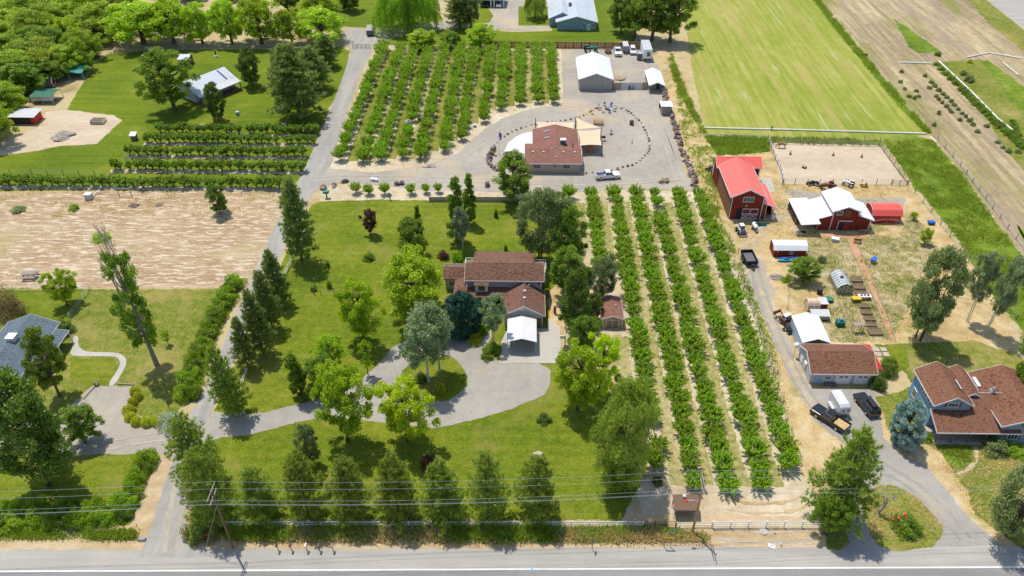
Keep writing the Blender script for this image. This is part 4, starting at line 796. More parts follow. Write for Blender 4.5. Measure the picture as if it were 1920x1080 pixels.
smat('m_wood', (.36,.255,.165), .85, var=.35, sc=2.5, stretch=(3,3,.3)); smat('m_wood_warm', (.46,.27,.13), .85, var=.25, sc=2.5, stretch=(3,3,.3)); smat('m_wood_grey', (.36,.31,.27), .9, var=.35, sc=2.5, stretch=(3,3,.3)); smat('m_wood_brown', (.22,.13,.085), .85, var=.3, sc=2.5, stretch=(3,3,.3)); smat('m_wood_dark', (.085,.062,.05), .9, var=.4, sc=3)
smat('m_black', (.025,.025,.028), .6, var=.2); smat('m_dark', (.05,.05,.055), .6, var=.2); smat('m_grey', (.33,.33,.34), .6, var=.2); smat('m_lightgrey', (.55,.55,.56), .55, var=.15); smat('m_darkgrey', (.14,.14,.145), .6, var=.2)
smat('m_blue', (.03,.13,.55), .5, var=.12); smat('m_paleblue', (.35,.47,.62), .5, var=.12); smat('m_teal', (.03,.30,.36), .45, var=.12); smat('m_green', (.03,.22,.14), .6, var=.2); smat('m_tarp', (.02,.26,.20), .6, var=.3, sc=1.2); smat('m_tarp_dark', (.025,.15,.095), .6, var=.3, sc=1.2)
smat('m_orange', (.60,.27,.035), .6, var=.15); smat('m_yellow', (.68,.46,.03), .5, var=.12); smat('m_rust', (.24,.095,.05), .85, var=.4, sc=3); smat('m_redpaint', (.50,.035,.03), .45, var=.15); smat('m_sail', (.66,.49,.33), .85, var=.06, sc=.8); smat('m_purple', (.2,.12,.4), .6)
smat('m_galv', (.52,.54,.56), .4, .5, var=.15); smat('m_tyre', (.025,.025,.025), .85, var=.2); smat('m_chrome', (.6,.6,.62), .25, .8, var=.1); smat('m_paintwhite', (.76,.77,.78), .25, var=.04, coat=.5); smat('m_paintblack', (.018,.019,.024), .22, var=.15, coat=.6); smat('m_paintsilver', (.62,.62,.63), .3, .3, var=.08, coat=.4)
smat('m_rock', (.30,.235,.205), .9, var=.45, sc=2.5, bump=.6); smat('m_rock_dark', (.21,.165,.145), .9, var=.4, sc=2.5, bump=.6); smat('m_rock_pale', (.52,.44,.37), .9, var=.35, sc=2.5, bump=.6); smat('m_dirt_pile', (.42,.32,.2), .95, var=.35, sc=2, bump=.6); smat('m_hayload', (.60,.42,.19), .95, var=.3, sc=6, bump=.6)
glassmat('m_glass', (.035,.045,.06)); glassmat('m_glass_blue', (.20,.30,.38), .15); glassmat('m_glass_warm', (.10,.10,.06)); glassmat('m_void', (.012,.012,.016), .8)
smat('m_poly', (.50,.53,.56), .4, var=.25, sc=1.2); smat('m_ghglass', (.44,.42,.28), .3, var=.3, sc=1.5); smat('m_compost', (.19,.15,.085), .95, var=.4, sc=4, bump=.5)
K = MATS
def rotxf(cx, cy_, ang):
    c, s = math.cos(ang), math.sin(ang)
    return lambda p: Vector((cx+(p[0]-cx)*c-(p[1]-cy_)*s, cy_+(p[0]-cx)*s+(p[1]-cy_)*c, p[2]))
def gable(root, x0, x1, y0, y1, he, hr, axis, wall, roof, ov=.35, eo=.35, trim='m_trim', th=.12, xf=None, zb=-.1, wname='wall', rname='roof', walls=True, fascia=True, ends=(1,1)):
    a0, a1 = (x0, x1) if axis == 'y' else (y0, y1); b0, b1 = (y0, y1) if axis == 'y' else (x0, x1); m = (a0+a1)/2; s = (hr-he)/((a1-a0)/2)
    w = None
    if walls: w = MB(xf).extr([(a0,zb),(a1,zb),(a1,he),(m,hr),(a0,he)], axis, b0, b1).build(wname, K[wall], root)
    z = .03; e0, e1 = b0-ov*ends[0], b1+ov*ends[1]; ze = he-s*eo+z
    r = MB(xf).extr([(a0-eo,ze),(m,hr+z),(a1+eo,ze),(a1+eo,ze+th),(m,hr+z+th),(a0-eo,ze+th)], axis, e0, e1).build(rname, K[roof], root)
    if fascia:
        d = .045
        for e, sg in ((e0,-1),(e1,1)):
            t0, t1 = (e-d, e-.005) if sg < 0 else (e+.005, e+d)
            MB(xf).extr([(a0-eo,ze-.10),(m,hr+z-.10),(a1+eo,ze-.10),(a1+eo,ze+th+.02),(m,hr+z+th+.02),(a0-eo,ze+th+.02)], axis, t0, t1).build('fascia', K[trim], r)
        for a, sg in ((a0-eo,-1),(a1+eo,1)):
            q = MB(xf); lo, hi = (a-d, a-.005) if sg < 0 else (a+.005, a+d)
            (q.box(lo,hi,e0,e1,ze-.08,ze+th+.01) if axis == 'y' else q.box(e0,e1,lo,hi,ze-.08,ze+th+.01)).build('gutter', K[trim], r)
    return w, r
def shed_roof(root, poly, mat, th=.1, trim=None, name='roof', xf=None):
    """sloping slab through the given top corners"""
    p = [Vector(v) for v in poly]; n = len(p); m = MB(xf).add(p+[v-Vector((0,0,th)) for v in p], [tuple(range(n)), tuple(range(2*n-1,n-1,-1))]+[(n+i,n+(i+1)%n,(i+1)%n,i) for i in range(n)])
    r = m.build(name, K[mat], root)
    if trim:
        for i in range(n):
            a, b = p[i], p[(i+1) % n]; o = (a+b)/2-sum(p, Vector())/n; o.z = 0; o.normalize(); a = a+o*.03; b = b+o*.03
            MB(xf).bar(a-Vector((0,0,th*.55)), b-Vector((0,0,th*.55)), .04, th+.08).build('fascia', K[trim], r)
    return r
DIRS = {'S':(Vector((1,0,0)),Vector((0,-1,0))), 'N':(Vector((-1,0,0)),Vector((0,1,0))), 'W':(Vector((0,-1,0)),Vector((-1,0,0))), 'E':(Vector((0,1,0)),Vector((1,0,0)))}
ZU = Vector((0,0,1))
def window(root, face, x, y, z, w, h, frame='m_white', glass='m_glass', mull=1, xf=None, shutters=None):
    u, n = DIRS[face]; c = Vector((x, y, z)); m = MB(xf); t = .09
    for s in (-1, 1):
        m.obox(c+u*s*(w/2)+n*.03, u, ZU, n, t, h+t, .09); m.obox(c+ZU*s*(h/2)+n*.03, u, ZU, n, w-t, t, .085)
    for k in range(mull): m.obox(c+u*(w*((k+1)/(mull+1)-.5))+n*.03, u, ZU, n, .05, h-t, .07)
    f = m.build('window', K[frame], root); MB(xf).obox(c+n*.012, u, ZU, n, w-t*.5, h-t*.5, .03).build('pane', K[glass], f)
    if shutters:
        for s in (-1, 1): MB(xf).obox(c+u*s*(w/2+.3)+n*.02, u, ZU, n, .38, h+.1, .05).build('shutter', K[shutters], root)
def door(root, face, x, y, w, h, mat='m_white', frame=None, xf=None, z0=.0, name='door', handle=True):
    u, n = DIRS[face]; c = Vector((x, y, z0+h/2)); d = MB(xf).obox(c+n*.02, u, ZU, n, w, h, .05).build(name, K[mat], root)
    if frame:
        m = MB(xf)
        for s in (-1, 1): m.obox(c+u*s*(w/2+.05)+n*.035, u, ZU, n, .1, h, .08)
        m.obox(c+ZU*(h/2+.05)+n*.035, u, ZU, n, w+.2, .1, .08); m.build('door_frame', K[frame], d)
    if handle: MB(xf).obox(c+u*(w*.4)+n*.06, u, ZU, n, .06, .12, .06).build('handle', K['m_darkgrey'], d)
    return d
def vents(r, pts, mat='m_lightgrey'):
    for x, y, z in pts: MB().box(x-.22,x+.22,y-.2,y+.2,z-.05,z+.2).build('roof_vent', K[mat], r)
def bld(name, x, y, label, cat='building'): return empty(name, (x, y, 0), 0, label, cat)

# --- brown-roofed two-storey house in the middle
h = bld('two_storey_house', -4, 110, 'two-storey mauve house with brown shingle roofs in the middle of the lawn', 'house')
_, r = gable(h, -9.9, 3.6, 111.3, 116.3, 5.3, 6.75, 'x', 'm_wall_mauve', 'm_sh_brown', ov=.35, eo=.4, wname='upper_wall', rname='main_roof')
shed_roof(h, [(-8.9,114.2,6.75),(2.1,114.2,6.75),(2.1,119.8,5.35),(-8.9,119.8,5.35)], 'm_sh_brown', .12, None, 'rear_roof'); MB().box(-8.5,1.7,116.3,119.4,-.1,5.3).build('rear_wall', K['m_wall_mauve'], h)
b = MB().box(-8.35,-6.1,110.35,111.28,3.1,4.75).build('bay', K['m_white'], h)
shed_roof(h, [(-8.6,110.1,4.72),(-5.9,110.1,4.72),(-5.9,111.28,5.2),(-8.6,111.28,5.2)], 'm_sh_brown', .1, None, 'bay_roof')
window(h,'S',-7.2,110.34,3.95,1.3,1.1,mull=0); window(h,'S',3.05,111.29,4.55,.7,.9,mull=0); window(h,'S',-3.6,111.29,4.95,.8,.3,'m_wood_brown',mull=0)
MB().box(-14.2,-9.95,114.9,118.9,-.1,2.7).build('wing_wall', K['m_wall_mauve'], h)
shed_roof(h, [(-14.6,114.6,2.72),(-9.0,114.6,2.72),(-9.0,116.8,4.05),(-14.6,116.8,4.05)], 'm_sh_brown', .12, None, 'wing_roof'); shed_roof(h, [(-14.6,116.83,4.05),(-8.95,116.83,4.05),(-8.95,119.3,2.72),(-14.6,119.3,2.72)], 'm_sh_brown', .12, 'm_trim', 'wing_roof')
window(h,'S',-12.9,114.89,1.5,1.3,1.1)
MB().box(-11.9,-3.0,111.3,114.9,-.1,2.65).build('lower_wall', K['m_wall_mauve'], h)
shed_roof(h, [(-12.35,109.2,2.72),(-2.2,109.2,2.72),(-2.2,111.27,3.55),(-10.3,111.27,3.55)], 'm_sh_brown', .12, None, 'porch_roof'); shed_roof(h, [(-12.35,109.25,2.70),(-10.32,111.27,3.55),(-10.32,114.4,3.55),(-12.35,114.4,2.70)], 'm_sh_brown', .12, None, 'porch_roof')
for x in (-12.1,-9.0,-6.2,-3.4): MB().box(x-.08,x+.08,109.35,109.51,0,2.6).build('porch_post', K['m_trim'], h)
MB().bar((-12.1,109.43,.9),(-3.4,109.43,.9),.07,.09).build('porch_rail', K['m_trim'], h); door(h,'S',-5.0,111.28,1.0,2.05,'m_wood_brown'); window(h,'S',-8,111.29,1.5,1.6,1.1)
_, gr = gable(h, -3.0, 3.7, 104.6, 111.2, 2.85, 4.75, 'y', 'm_wall_palegrey', 'm_sh_brown', ov=.4, eo=.4, wname='garage_wall', rname='garage_roof', ends=(1,0))
door(h,'S',3.05,104.59,1.0,2.1,'m_wood_brown','m_trim'); door(h,'S',-.1,104.59,4.6,2.2,'m_white',name='garage_door',handle=False); MB().box(-.35,.35,104.5,104.58,3.75,4.2).build('gable_vent', K['m_white'], h)
vents(gr, [(.5,111.0,4.75),(.5,108.6,4.75),(.45,106.6,4.78)]); MB().cyl((1.3,110.2,3.9),.09,1.1,8).build('vent_pipe', K['m_lightgrey'], gr); MB().cyl((1.9,108.4,3.6),.06,.7,8).build('vent_pipe', K['m_lightgrey'], gr)
for x0, x1, y0, y1 in ((-10.6,-9.0,117.0,119.6),(2.2,4.4,116.4,119.2)):
    d = MB().box(x0,x1,y0,y1,2.9,3.05).build('balcony', K['m_wood_grey'], h); q = MB()
    for a, b in (((x0,y0),(x0,y1)),((x0,y1),(x1,y1)),((x1,y0),(x1,y1))): q.bar((*a,3.95),(*b,3.95),.08); q.bar((*a,3.45),(*b,3.45),.05)
    for a in ((x0,y0),(x0,y1),(x1,y1),(x1,y0)): q.bar((*a,0),(*a,3.95),.1)
    q.build('railing', K['m_white'], d)
MB().box(-7.4,-3.2,119.85,121.4,2.5,2.62).build('patio_cover', K['m_roof_white'], h)
for x in (-7.2,-3.4): MB().box(x-.05,x+.05,121.2,121.3,0,2.5).build('patio_post', K['m_white'], h)
def carport(name, x0, x1, y0, y1, he, hr, label, roof='m_carport', leg='m_lightgrey', sides=None):
    c = bld(name, (x0+x1)/2, (y0+y1)/2, label, 'carport'); gable(c, x0, x1, y0, y1, he, hr, 'y', None, roof, .1, .08, walls=False, fascia=False, th=.07)
    n = max(2, int((y1-y0)/1.5)); 
    for k in range(n+1):
        y = y0+.08+(y1-y0-.16)*k/n
        for x in (x0+.06, x1-.06): MB().box(x-.04,x+.04,y-.04,y+.04,0,he).build('leg', K[leg], c)
        q = MB().bar((x0+.06,y,he-.03),((x0+x1)/2,y,hr-.06),.06).bar((x1-.06,y,he-.03),((x0+x1)/2,y,hr-.06),.06).build('rafter', K[leg], c)
    if sides:
        for x in (x0+.0, x1-.0): MB().box(x-.02,x+.02,y0+.2,y1-.2,sides[0],he-.02).build('side_panel', K[sides[1]], c)
    return c
carport('carport', -2.35, 2.5, 97.8, 103.5, 2.45, 3.15, 'pale metal carport standing before the garage of the brown-roofed house', sides=(1.7,'m_carport'))
# --- brown garden shed
s = bld('garden_shed', 16, 107, 'small tan shed with brown shingle roof and double doors beside the near orchard', 'shed')
gable(s, 14.1, 17.7, 104.5, 110.1, 2.0, 2.65, 'y', 'm_wall_tan', 'm_sh_red', .15, .15); door(s,'S',15.35,104.49,.95,1.75,'m_wood','m_white'); door(s,'S',16.45,104.49,.95,1.75,'m_wood','m_white')
for x in (14.15,17.65): MB().box(x-.06,x+.06,104.44,104.49,0,1.9).build('corner_trim', K['m_white'], s)
MB().cyl((16.6,107.5,2.4),.12,.35,8).build('roof_vent', K['m_lightgrey'], s)
# --- single-storey house with red-brown roof
h = bld('ranch_house', 7, 167, 'single-storey tan house with red-brown roof in the gravel yard', 'house')
gable(h, .7, 13.1, 159.0, 167.9, 2.6, 3.75, 'x', 'm_wall_tan', 'm_sh_red', .35, .4); _, r2 = gable(h, 2.5, 12.9, 164.2, 175.6, 2.62, 3.9, 'y', 'm_wall_tan', 'm_sh_red', .2, .3, wname='rear_wall', rname='rear_roof', ends=(0,1))
for x in (3.2, 10.0): window(h,'S',x,158.99,1.7,1.6,.95,'m_lightgrey')
window(h,'S',7.3,158.99,1.8,.6,.6,'m_lightgrey',mull=0)
MB().box(7.2,7.8,160.6,161.2,3.15,3.3).build('skylight', K['m_glass_blue'], h)
for y in (169.6,173.0): MB().obox((5.6,y,3.62),Vector((.97,0,.24)),Vector((0,1,0)),Vector((-.24,0,.97)),1.3,.6,.12).build('skylight', K['m_glass_blue'], h)
c = MB().box(8.7,10.0,165.9,167.1,3.5,4.75).build('evaporative_cooler', K['m_darkgrey'], h); MB().box(8.65,10.05,165.85,167.15,4.76,4.84).build('cooler_lid', K['m_lightgrey'], c)
MB().cyl((11.6,164.9,3.4),.13,1.2,8).build('flue', K['m_wood_brown'], h)
vents(h, [(2.2,162.2,3.62),(4.7,162.2,3.62),(9.3,162.2,3.62),(11.9,162.2,3.62)])
# shade sails on posts
def sail(corners, label, sag=.5, mat='m_sail'):
    n = 8; p = [Vector(c) for c in corners]; tri = len(p) == 3
    if tri: p = [p[0], p[1], p[2], p[2]]
    g = MB(); cc = sum(p, Vector())/4
    pts = []
    for j in range(n+1):
        for i in range(n+1):
            u, v = i/n, j/n; q = p[0].lerp(p[1], u).lerp(p[3].lerp(p[2], u), v); e = min(u,1-u)*min(v,1-v)*4
            pull = .10*(math.sin(math.pi*u)*(abs(2*v-1)**3)+math.sin(math.pi*v)*(abs(2*u-1)**3)); q = q.lerp(cc, pull); q.z -= sag*e*1.0; pts.append(q)
    g.add(pts, [(j*(n+1)+i, j*(n+1)+i+1, (j+1)*(n+1)+i+1, (j+1)*(n+1)+i) for j in range(n) for i in range(n)])
    g.add([q-Vector((0,0,.02)) for q in pts], [((j+1)*(n+1)+i, (j+1)*(n+1)+i+1, j*(n+1)+i+1, j*(n+1)+i) for j in range(n) for i in range(n)])
    root = bld('shade_sail', cc.x, cc.y, label, 'shade sail'); g.build('fabric', K[mat], root, smooth=True)
    return root
s1 = sail([(13.5,167.6,2.6),(18.6,167.6,2.7),(18.9,175.2,3.2),(13.2,174.8,2.9)], 'square tan shade sail over the picnic table beside the red-brown roof', .25)
for x, y, z in ((18.75,167.4,2.8),(19.1,175.6,3.4)): MB().cyl((x,y,0),.09,z,8).build('post', K['m_dark'], s1)
s2 = sail([(3.2,176.0,2.6),(12.6,176.0,2.6),(12.9,179.6,2.8),(3.1,179.6,2.8)], 'tan shade sail behind the red-brown roofed house', .3)
for x, y in ((3.0,179.9),(13.0,179.9)): MB().cyl((x,y,0),.09,3.6,8).build('post', K['m_dark'], s2)
s3 = sail([(13.1,181.3,3.2),(18.9,175.7,3.3),(13.2,175.4,2.9)], 'triangular tan shade sail at the corner of the red-brown roofed house', .2)
MB().cyl((13.25,181.55,0),.08,3.4,8).build('post', K['m_dark'], s3)
# --- metal garage, fence and gates, sheds by the boulder wall
h = bld('metal_garage', 20, 212, 'grey metal garage with bright white gable roof at the top of the yard', 'garage')
gable(h, 15.3, 24.3, 205.2, 220.4, 3.25, 4.9, 'y', 'm_wall_greymetal', 'm_roof_white', .3, .35, 'm_roof_white'); MB().box(22.3,22.6,205.1,205.19,2.0,2.25).build('wall_lamp', K['m_white'], h)
s = bld('porch_shed', 36.6, 209, 'small wooden shed with white metal gable roof and porch by the boulder wall', 'shed')
gable(s, 34.6, 38.4, 206.4, 213.8, 2.2, 3.0, 'y', 'm_wood_grey', 'm_roof_white', .1, .3, 'm_roof_white', rname='roof', ends=(28,1)); door(s,'S',37.2,206.39,.9,1.9,'m_wood_dark'); window(s,'S',35.4,206.39,1.4,.7,.6)
for x in (34.6,38.4): MB().box(x-.08,x+.08,203.7,203.86,0,2.2).build('porch_post', K['m_wood_grey'], s)
s = bld('outhouse', 37.2, 191, 'tiny wooden shed with single-slope white roof on the boulder wall', 'shed'); MB().box(36.0,38.4,189.9,192.6,-.1,2.25).build('wall', K['m_wood_grey'], s); shed_roof(s, [(35.7,189.6,2.55),(38.8,189.6,2.55),(38.8,193.4,2.35),(35.7,193.4,2.35)], 'm_roof_white', .1); MB().box(35.8,38.7,193.42,193.6,.3,2.2).build('back_panel', K['m_dark'], s)
def boards(root, a, b, h, w, mat, n0='plank', th=.03, z0=.03):
    a, b = Vector((*a,0)), Vector((*b,0)); L = (b-a).length; n = max(1, int(L/w)); u = (b-a)/L; me = None; v = Vector((-u.y,u.x,0))
    me = MB().obox((0,0,h/2), u, v, ZU, w*.94, th, h).mesh(n0, K[mat])
    for i in range(n): link(n0, me, root, a+u*(L*(i+.5)/n)+Vector((0,0,z0+RV.uniform(-.02,.02)))+v*RV.uniform(-.008,.008)-wloc(root))
def posts(root, pts, h, w, mat, name='post', jit=0.0, rnd=False):
    me = (MB().cyl((0,0,-.1), w/2, h+.1, 6) if rnd else MB().box(-w/2,w/2,-w/2,w/2,-.1,h)).mesh(name, K[mat]); o = wloc(root)
    for p in pts:
        q = link(name, me, root, Vector((p[0],p[1],0))-o); q.rotation_euler = (RV.gauss(0,jit), RV.gauss(0,jit), RV.uniform(0,6) if rnd else 0)
def rails(root, pts, zs, w, mat, name='rail', d=None):
    for z in zs:
        for a, b in zip(pts[:-1], pts[1:]): MB().bar((a[0],a[1],z),(b[0],b[1],z), w, d).build(name, K[mat], root)
def along(a, b, n): return [(a[0]+(b[0]-a[0])*i/n, a[1]+(b[1]-a[1])*i/n) for i in range(n+1)]
f = bld('board_fence', 25.8, 205.9, 'wooden board fence between the metal garage and the grey gates', 'fence'); boards(f,(24.45,205.7),(26.9,205.8),2.0,.3,'m_wood'); rails(f,[(24.4,205.8),(26.9,205.9)],(.5,1.6),.06,'m_wood')
f = bld('yard_gate', 29.9, 206.1, 'grey metal double gate beside the white-roofed shed', 'gate'); MB().box(26.95,29.9,206.02,206.08,.1,2.0).build('gate_leaf', K['m_lightgrey'], f); MB().box(29.96,32.85,206.02,206.08,.1,2.0).build('gate_leaf', K['m_lightgrey'], f); posts(f,[(26.93,206.15),(29.93,206.15),(32.88,206.15)],2.05,.1,'m_grey')
f = bld('board_fence', 33.7, 206.2, 'wooden board fence between the grey gates and the white-roofed shed', 'fence'); boards(f,(32.95,206.2),(34.5,206.2),2.0,.3,'m_wood'); rails(f,[(32.95,206.28),(34.5,206.28)],(.5,1.6),.06,'m_wood')
f = bld('privacy_fence', 12, 236.2, 'long warm brown board fence behind the far orchard and yard', 'fence'); a, b = (-11.5,236.6), (37,236.4); boards(f,a,b,2.0,.6,'m_wood_warm'); posts(f,along(a,b,20),2.05,.13,'m_wood_brown')
def railfix(f_, a, b): rails(f_,[(a[0],a[1]-.06),(b[0],b[1]-.06)],(.4,1.7),.05,'m_wood_brown')
railfix(f,a,b)
# --- house at the top, garage at the top
h = bld('blue_house', 16, 262, 'blue house with pale grey roof at the top edge', 'house'); gable(h, 10.6, 23.2, 252.3, 275, 2.75, 4.5, 'y', 'm_wall_blueteal', 'm_sh_pale', .5, .5); gable(h, 8.2, 16.5, 255.6, 276, 2.78, 4.7, 'y', 'm_wall_blueteal', 'm_sh_pale', .4, .4, wname='side_wall', rname='side_roof')
for x, w in ((19.3,.9),(22.3,.8)): window(h,'S',x,252.29,1.5,w,1.2)
door(h,'S',20.8,252.29,.9,2.0,'m_white','m_white'); window(h,'S',20.8,252.26,1.3,.6,1.2,'m_white','m_glass_blue'); MB().box(14.6,15.6,263,264,4.4,5.2).build('evaporative_cooler', K['m_darkgrey'], h); vents(h, [(11.5,258.5,4.3),(18.5,256.4,3.95),(20,262,3.6)])
h = bld('open_garage', -11.3, 279, 'open two-bay garage with white posts at the top edge', 'garage'); MB().box(-15.6,-7.2,276.4,282,-.1,2.6).build('back_wall', K['m_darkgrey'], h)
shed_roof(h, [(-16,273.9,2.75),(-6.9,273.9,2.75),(-6.9,282.4,4.4),(-16,282.4,4.4)], 'm_sh_pale', .15, 'm_trim')
for x in (-15.5,-11.7,-10.6,-7.3): MB().box(x-.22,x+.22,274.2,274.5,0,2.6).build('pillar', K['m_white'], h)
# --- red barn
h = bld('red_barn', 47, 147, 'tall red barn with bright red metal roof and white-trimmed doors', 'barn')
gable(h, 43.5, 50.1, 140.2, 153.2, 5.5, 7.15, 'y', 'm_barn_red', 'm_roof_red', .35, .45, 'm_white')
gable(h, 43.3, 52.2, 153.25, 157.6, 5.2, 6.4, 'x', 'm_barn_red', 'm_roof_red_y', .6, .4, 'm_white', wname='rear_wall', rname='rear_roof'); MB().box(43.42,43.49,140.35,153.2,0,5.2).build('side_siding', K['m_barn_brown'], h)
shed_roof(h, [(50.15,139.9,4.1),(50.15,149.3,4.1),(53.0,149.3,2.95),(53.0,139.9,2.95)], 'm_roof_red', .1, 'm_white', 'lean_to_roof'); MB().add([(50.15,140.2,-.1),(50.95,140.2,-.1),(50.95,140.2,3.65),(50.15,140.2,3.95),(50.15,140.3,-.1),(50.95,140.3,-.1),(50.95,140.3,3.65),(50.15,140.3,3.95)], [(0,1,2,3),(7,6,5,4),(1,5,6,2),(3,2,6,7)]).build('lean_to_wall', K['m_barn_red'], h)
MB().box(50.2,52.6,148.9,149.1,-.1,2.8).build('lean_to_wall', K['m_barn_red'], h); MB().box(52.55,52.65,141.5,149.1,-.1,2.75).build('lean_to_wall', K['m_barn_red'], h)
for y in (140.3,): MB().box(52.6,52.8,y,y+.2,0,2.9).build('lean_to_post', K['m_white'], h); MB().box(50.98,51.1,y,y+.15,0,3.6).build('lean_to_post', K['m_white'], h)
window(h,'S',46.9,140.19,4.75,2.1,1.2,mull=2); MB().box(46.5,46.8,140.0,140.18,3.2,3.45).build('barn_lamp', K['m_lightgrey'], h)
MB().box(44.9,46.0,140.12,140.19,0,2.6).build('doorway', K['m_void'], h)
for x in (46.05, 47.75):
    d = MB().box(x,x+1.6,140.05,140.12,.1,2.6).build('barn_door', K['m_barn_red'], h); q = MB(); y = 140.02
    for a, b in (((x,.15),(x+1.6,.15)),((x,2.55),(x+1.6,2.55)),((x,1.35),(x+1.6,1.35)),((x+.05,.1),(x+.05,2.6)),((x+1.55,.1),(x+1.55,2.6)),((x+.1,.2),(x+1.5,1.3)),((x+1.5,.2),(x+.1,1.3))): q.bar((a[0],y,a[1]),(b[0],y,b[1]),.05,.14)
    q.build('door_trim', K['m_white'], d)
for x in (43.55,50.05): MB().box(x-.07,x+.07,140.1,140.17,0,5.4).build('corner_trim', K['m_white'], h)
for y in (154.2,157.2): MB().box(42.85,43.0,y,y+.15,0,5.1).build('post', K['m_dark'], h)
MB().box(52.05,52.3,152.9,153.2,0,5.0).build('corner_trim', K['m_white'], h)
# --- red barn with white roofs
h = bld('white_roofed_barn', 65, 140, 'red barn with raised middle and white metal roofs', 'barn')
gable(h, 63.4, 68.5, 136.2, 143.2, 4.75, 5.75, 'y', 'm_barn_red', 'm_roof_white', .45, .4, 'm_white')
shed_roof(h, [(60.6,135.9,2.95),(63.38,135.9,3.95),(63.38,143.2,3.95),(60.6,143.2,2.95)], 'm_roof_white', .1, 'm_white', 'left_lean_roof'); shed_roof(h, [(68.52,135.6,3.95),(71.9,135.6,2.75),(71.9,142.6,2.75),(68.52,142.6,3.95)], 'm_roof_white', .1, 'm_white', 'right_lean_roof')
MB().extr([(60.8,-.1),(63.39,-.1),(63.39,3.82),(60.8,2.85)],'y',136.22,143).build('left_wall', K['m_barn_red'], h); MB().extr([(68.51,-.1),(71.4,-.1),(71.4,2.80),(68.51,3.82)],'y',136.22,142.3).build('right_wall', K['m_barn_red'], h)
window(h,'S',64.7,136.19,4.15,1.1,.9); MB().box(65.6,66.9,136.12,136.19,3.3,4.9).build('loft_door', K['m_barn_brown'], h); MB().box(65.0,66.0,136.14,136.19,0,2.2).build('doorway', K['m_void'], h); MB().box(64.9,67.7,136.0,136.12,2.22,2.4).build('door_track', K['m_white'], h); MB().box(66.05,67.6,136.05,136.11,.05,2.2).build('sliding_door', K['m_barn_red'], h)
MB().box(64.9,65.0,136.08,136.18,0,2.2).build('door_trim', K['m_white'], h)
for x in (71.35,63.45): MB().box(x-.08,x+.08,136.1,136.17,0,2.7 if x > 70 else 4.7).build('corner_trim', K['m_white'], h)
b = MB().bar((69.2,135.2,.75),(71.1,135.2,.75),.35,.06).build('bench', K['m_wood_grey'], h)
for x in (69.3,71.0): MB().box(x-.05,x+.05,135.1,135.3,0,.72).build('bench_leg', K['m_wood_grey'], b)
s = bld('open_shed', 58.7, 139.5, 'open-fronted lean-to shelter with white roof left of the white-roofed barn', 'shed')
shed_roof(s, [(56.7,134.2,2.55),(60.5,134.2,2.8),(60.5,144.4,2.8),(56.7,144.4,2.55)], 'm_roof_white', .1, 'm_white')
for x, y in ((57.0,135.0),(60.3,135.0),(57.0,138.2),(57.0,141.3),(57.0,144.1),(60.3,144.1)): MB().box(x-.08,x+.08,y-.08,y+.08,0,2.45).build('post', K['m_wood'], s)
MB().box(57.0,60.3,144.2,144.28,0,2.4).build('back_wall', K['m_wood_dark'], s); MB().box(56.95,57.0,138.3,144,0,1.6).build('side_wall', K['m_wood_dark'], s)
# --- bright red barn-shaped metal shed
s = bld('red_metal_shed', 76, 141, 'bright red metal shed with rounded barn roof', 'shed'); y0, y1 = 138.9, 143.2; mid = (y0+y1)/2
pf = [(y0,-.1),(y1,-.1),(y1,1.95),(y1-.75,2.75),(mid,3.15),(y0+.75,2.75),(y0,1.95)]; MB().extr(pf,'x',73.1,78.9).build('wall', K['m_red_bright'], s)
q = [(y0-.12,1.85),(y0+.72,2.80),(mid,3.22),(y1-.72,2.80),(y1+.12,1.85)]; MB().extr(q+[(a,b+.07) for a, b in reversed(q)],'x',72.9,79.15).build('roof', K['m_roof_red_y'], s)
for x in (72.86,79.16): MB().extr(q+[(a,b+.11) for a, b in reversed(q)],'x',x,x+.035).build('fascia', K['m_white'], s)
MB().box(77.9,78.5,138.84,138.89,0,1.0).build('hatch', K['m_wood'], s)
# --- small red shed with white roof
s = bld('small_red_shed', 52.5, 128, 'small red shed with white barn-shaped roof beside the farm track', 'shed'); y0, y1 = 126.4, 129.5; mid = (y0+y1)/2
MB().extr([(y0,-.1),(y1,-.1),(y1,1.75),(y1-.6,2.3),(mid,2.6),(y0+.6,2.3),(y0,1.75)],'x',49.5,55.7).build('wall', K['m_barn_red'], s)
q = [(y0-.15,1.62),(y0+.58,2.34),(mid,2.66),(y1-.58,2.34),(y1+.15,1.62)]; MB().extr(q+[(a,b+.07) for a, b in reversed(q)],'x',49.3,55.95).build('roof', K['m_roof_white'], s)
for x in (49.25,55.96): MB().extr(q+[(a,b+.1) for a, b in reversed(q)],'x',x,x+.04).build('fascia', K['m_trim'], s)
window(s,'S',52.9,126.39,1.15,.6,.85); MB().cyl((50.2,126.36,1.35),.13,.04,10,'y').build('wall_vent', K['m_white'], s)
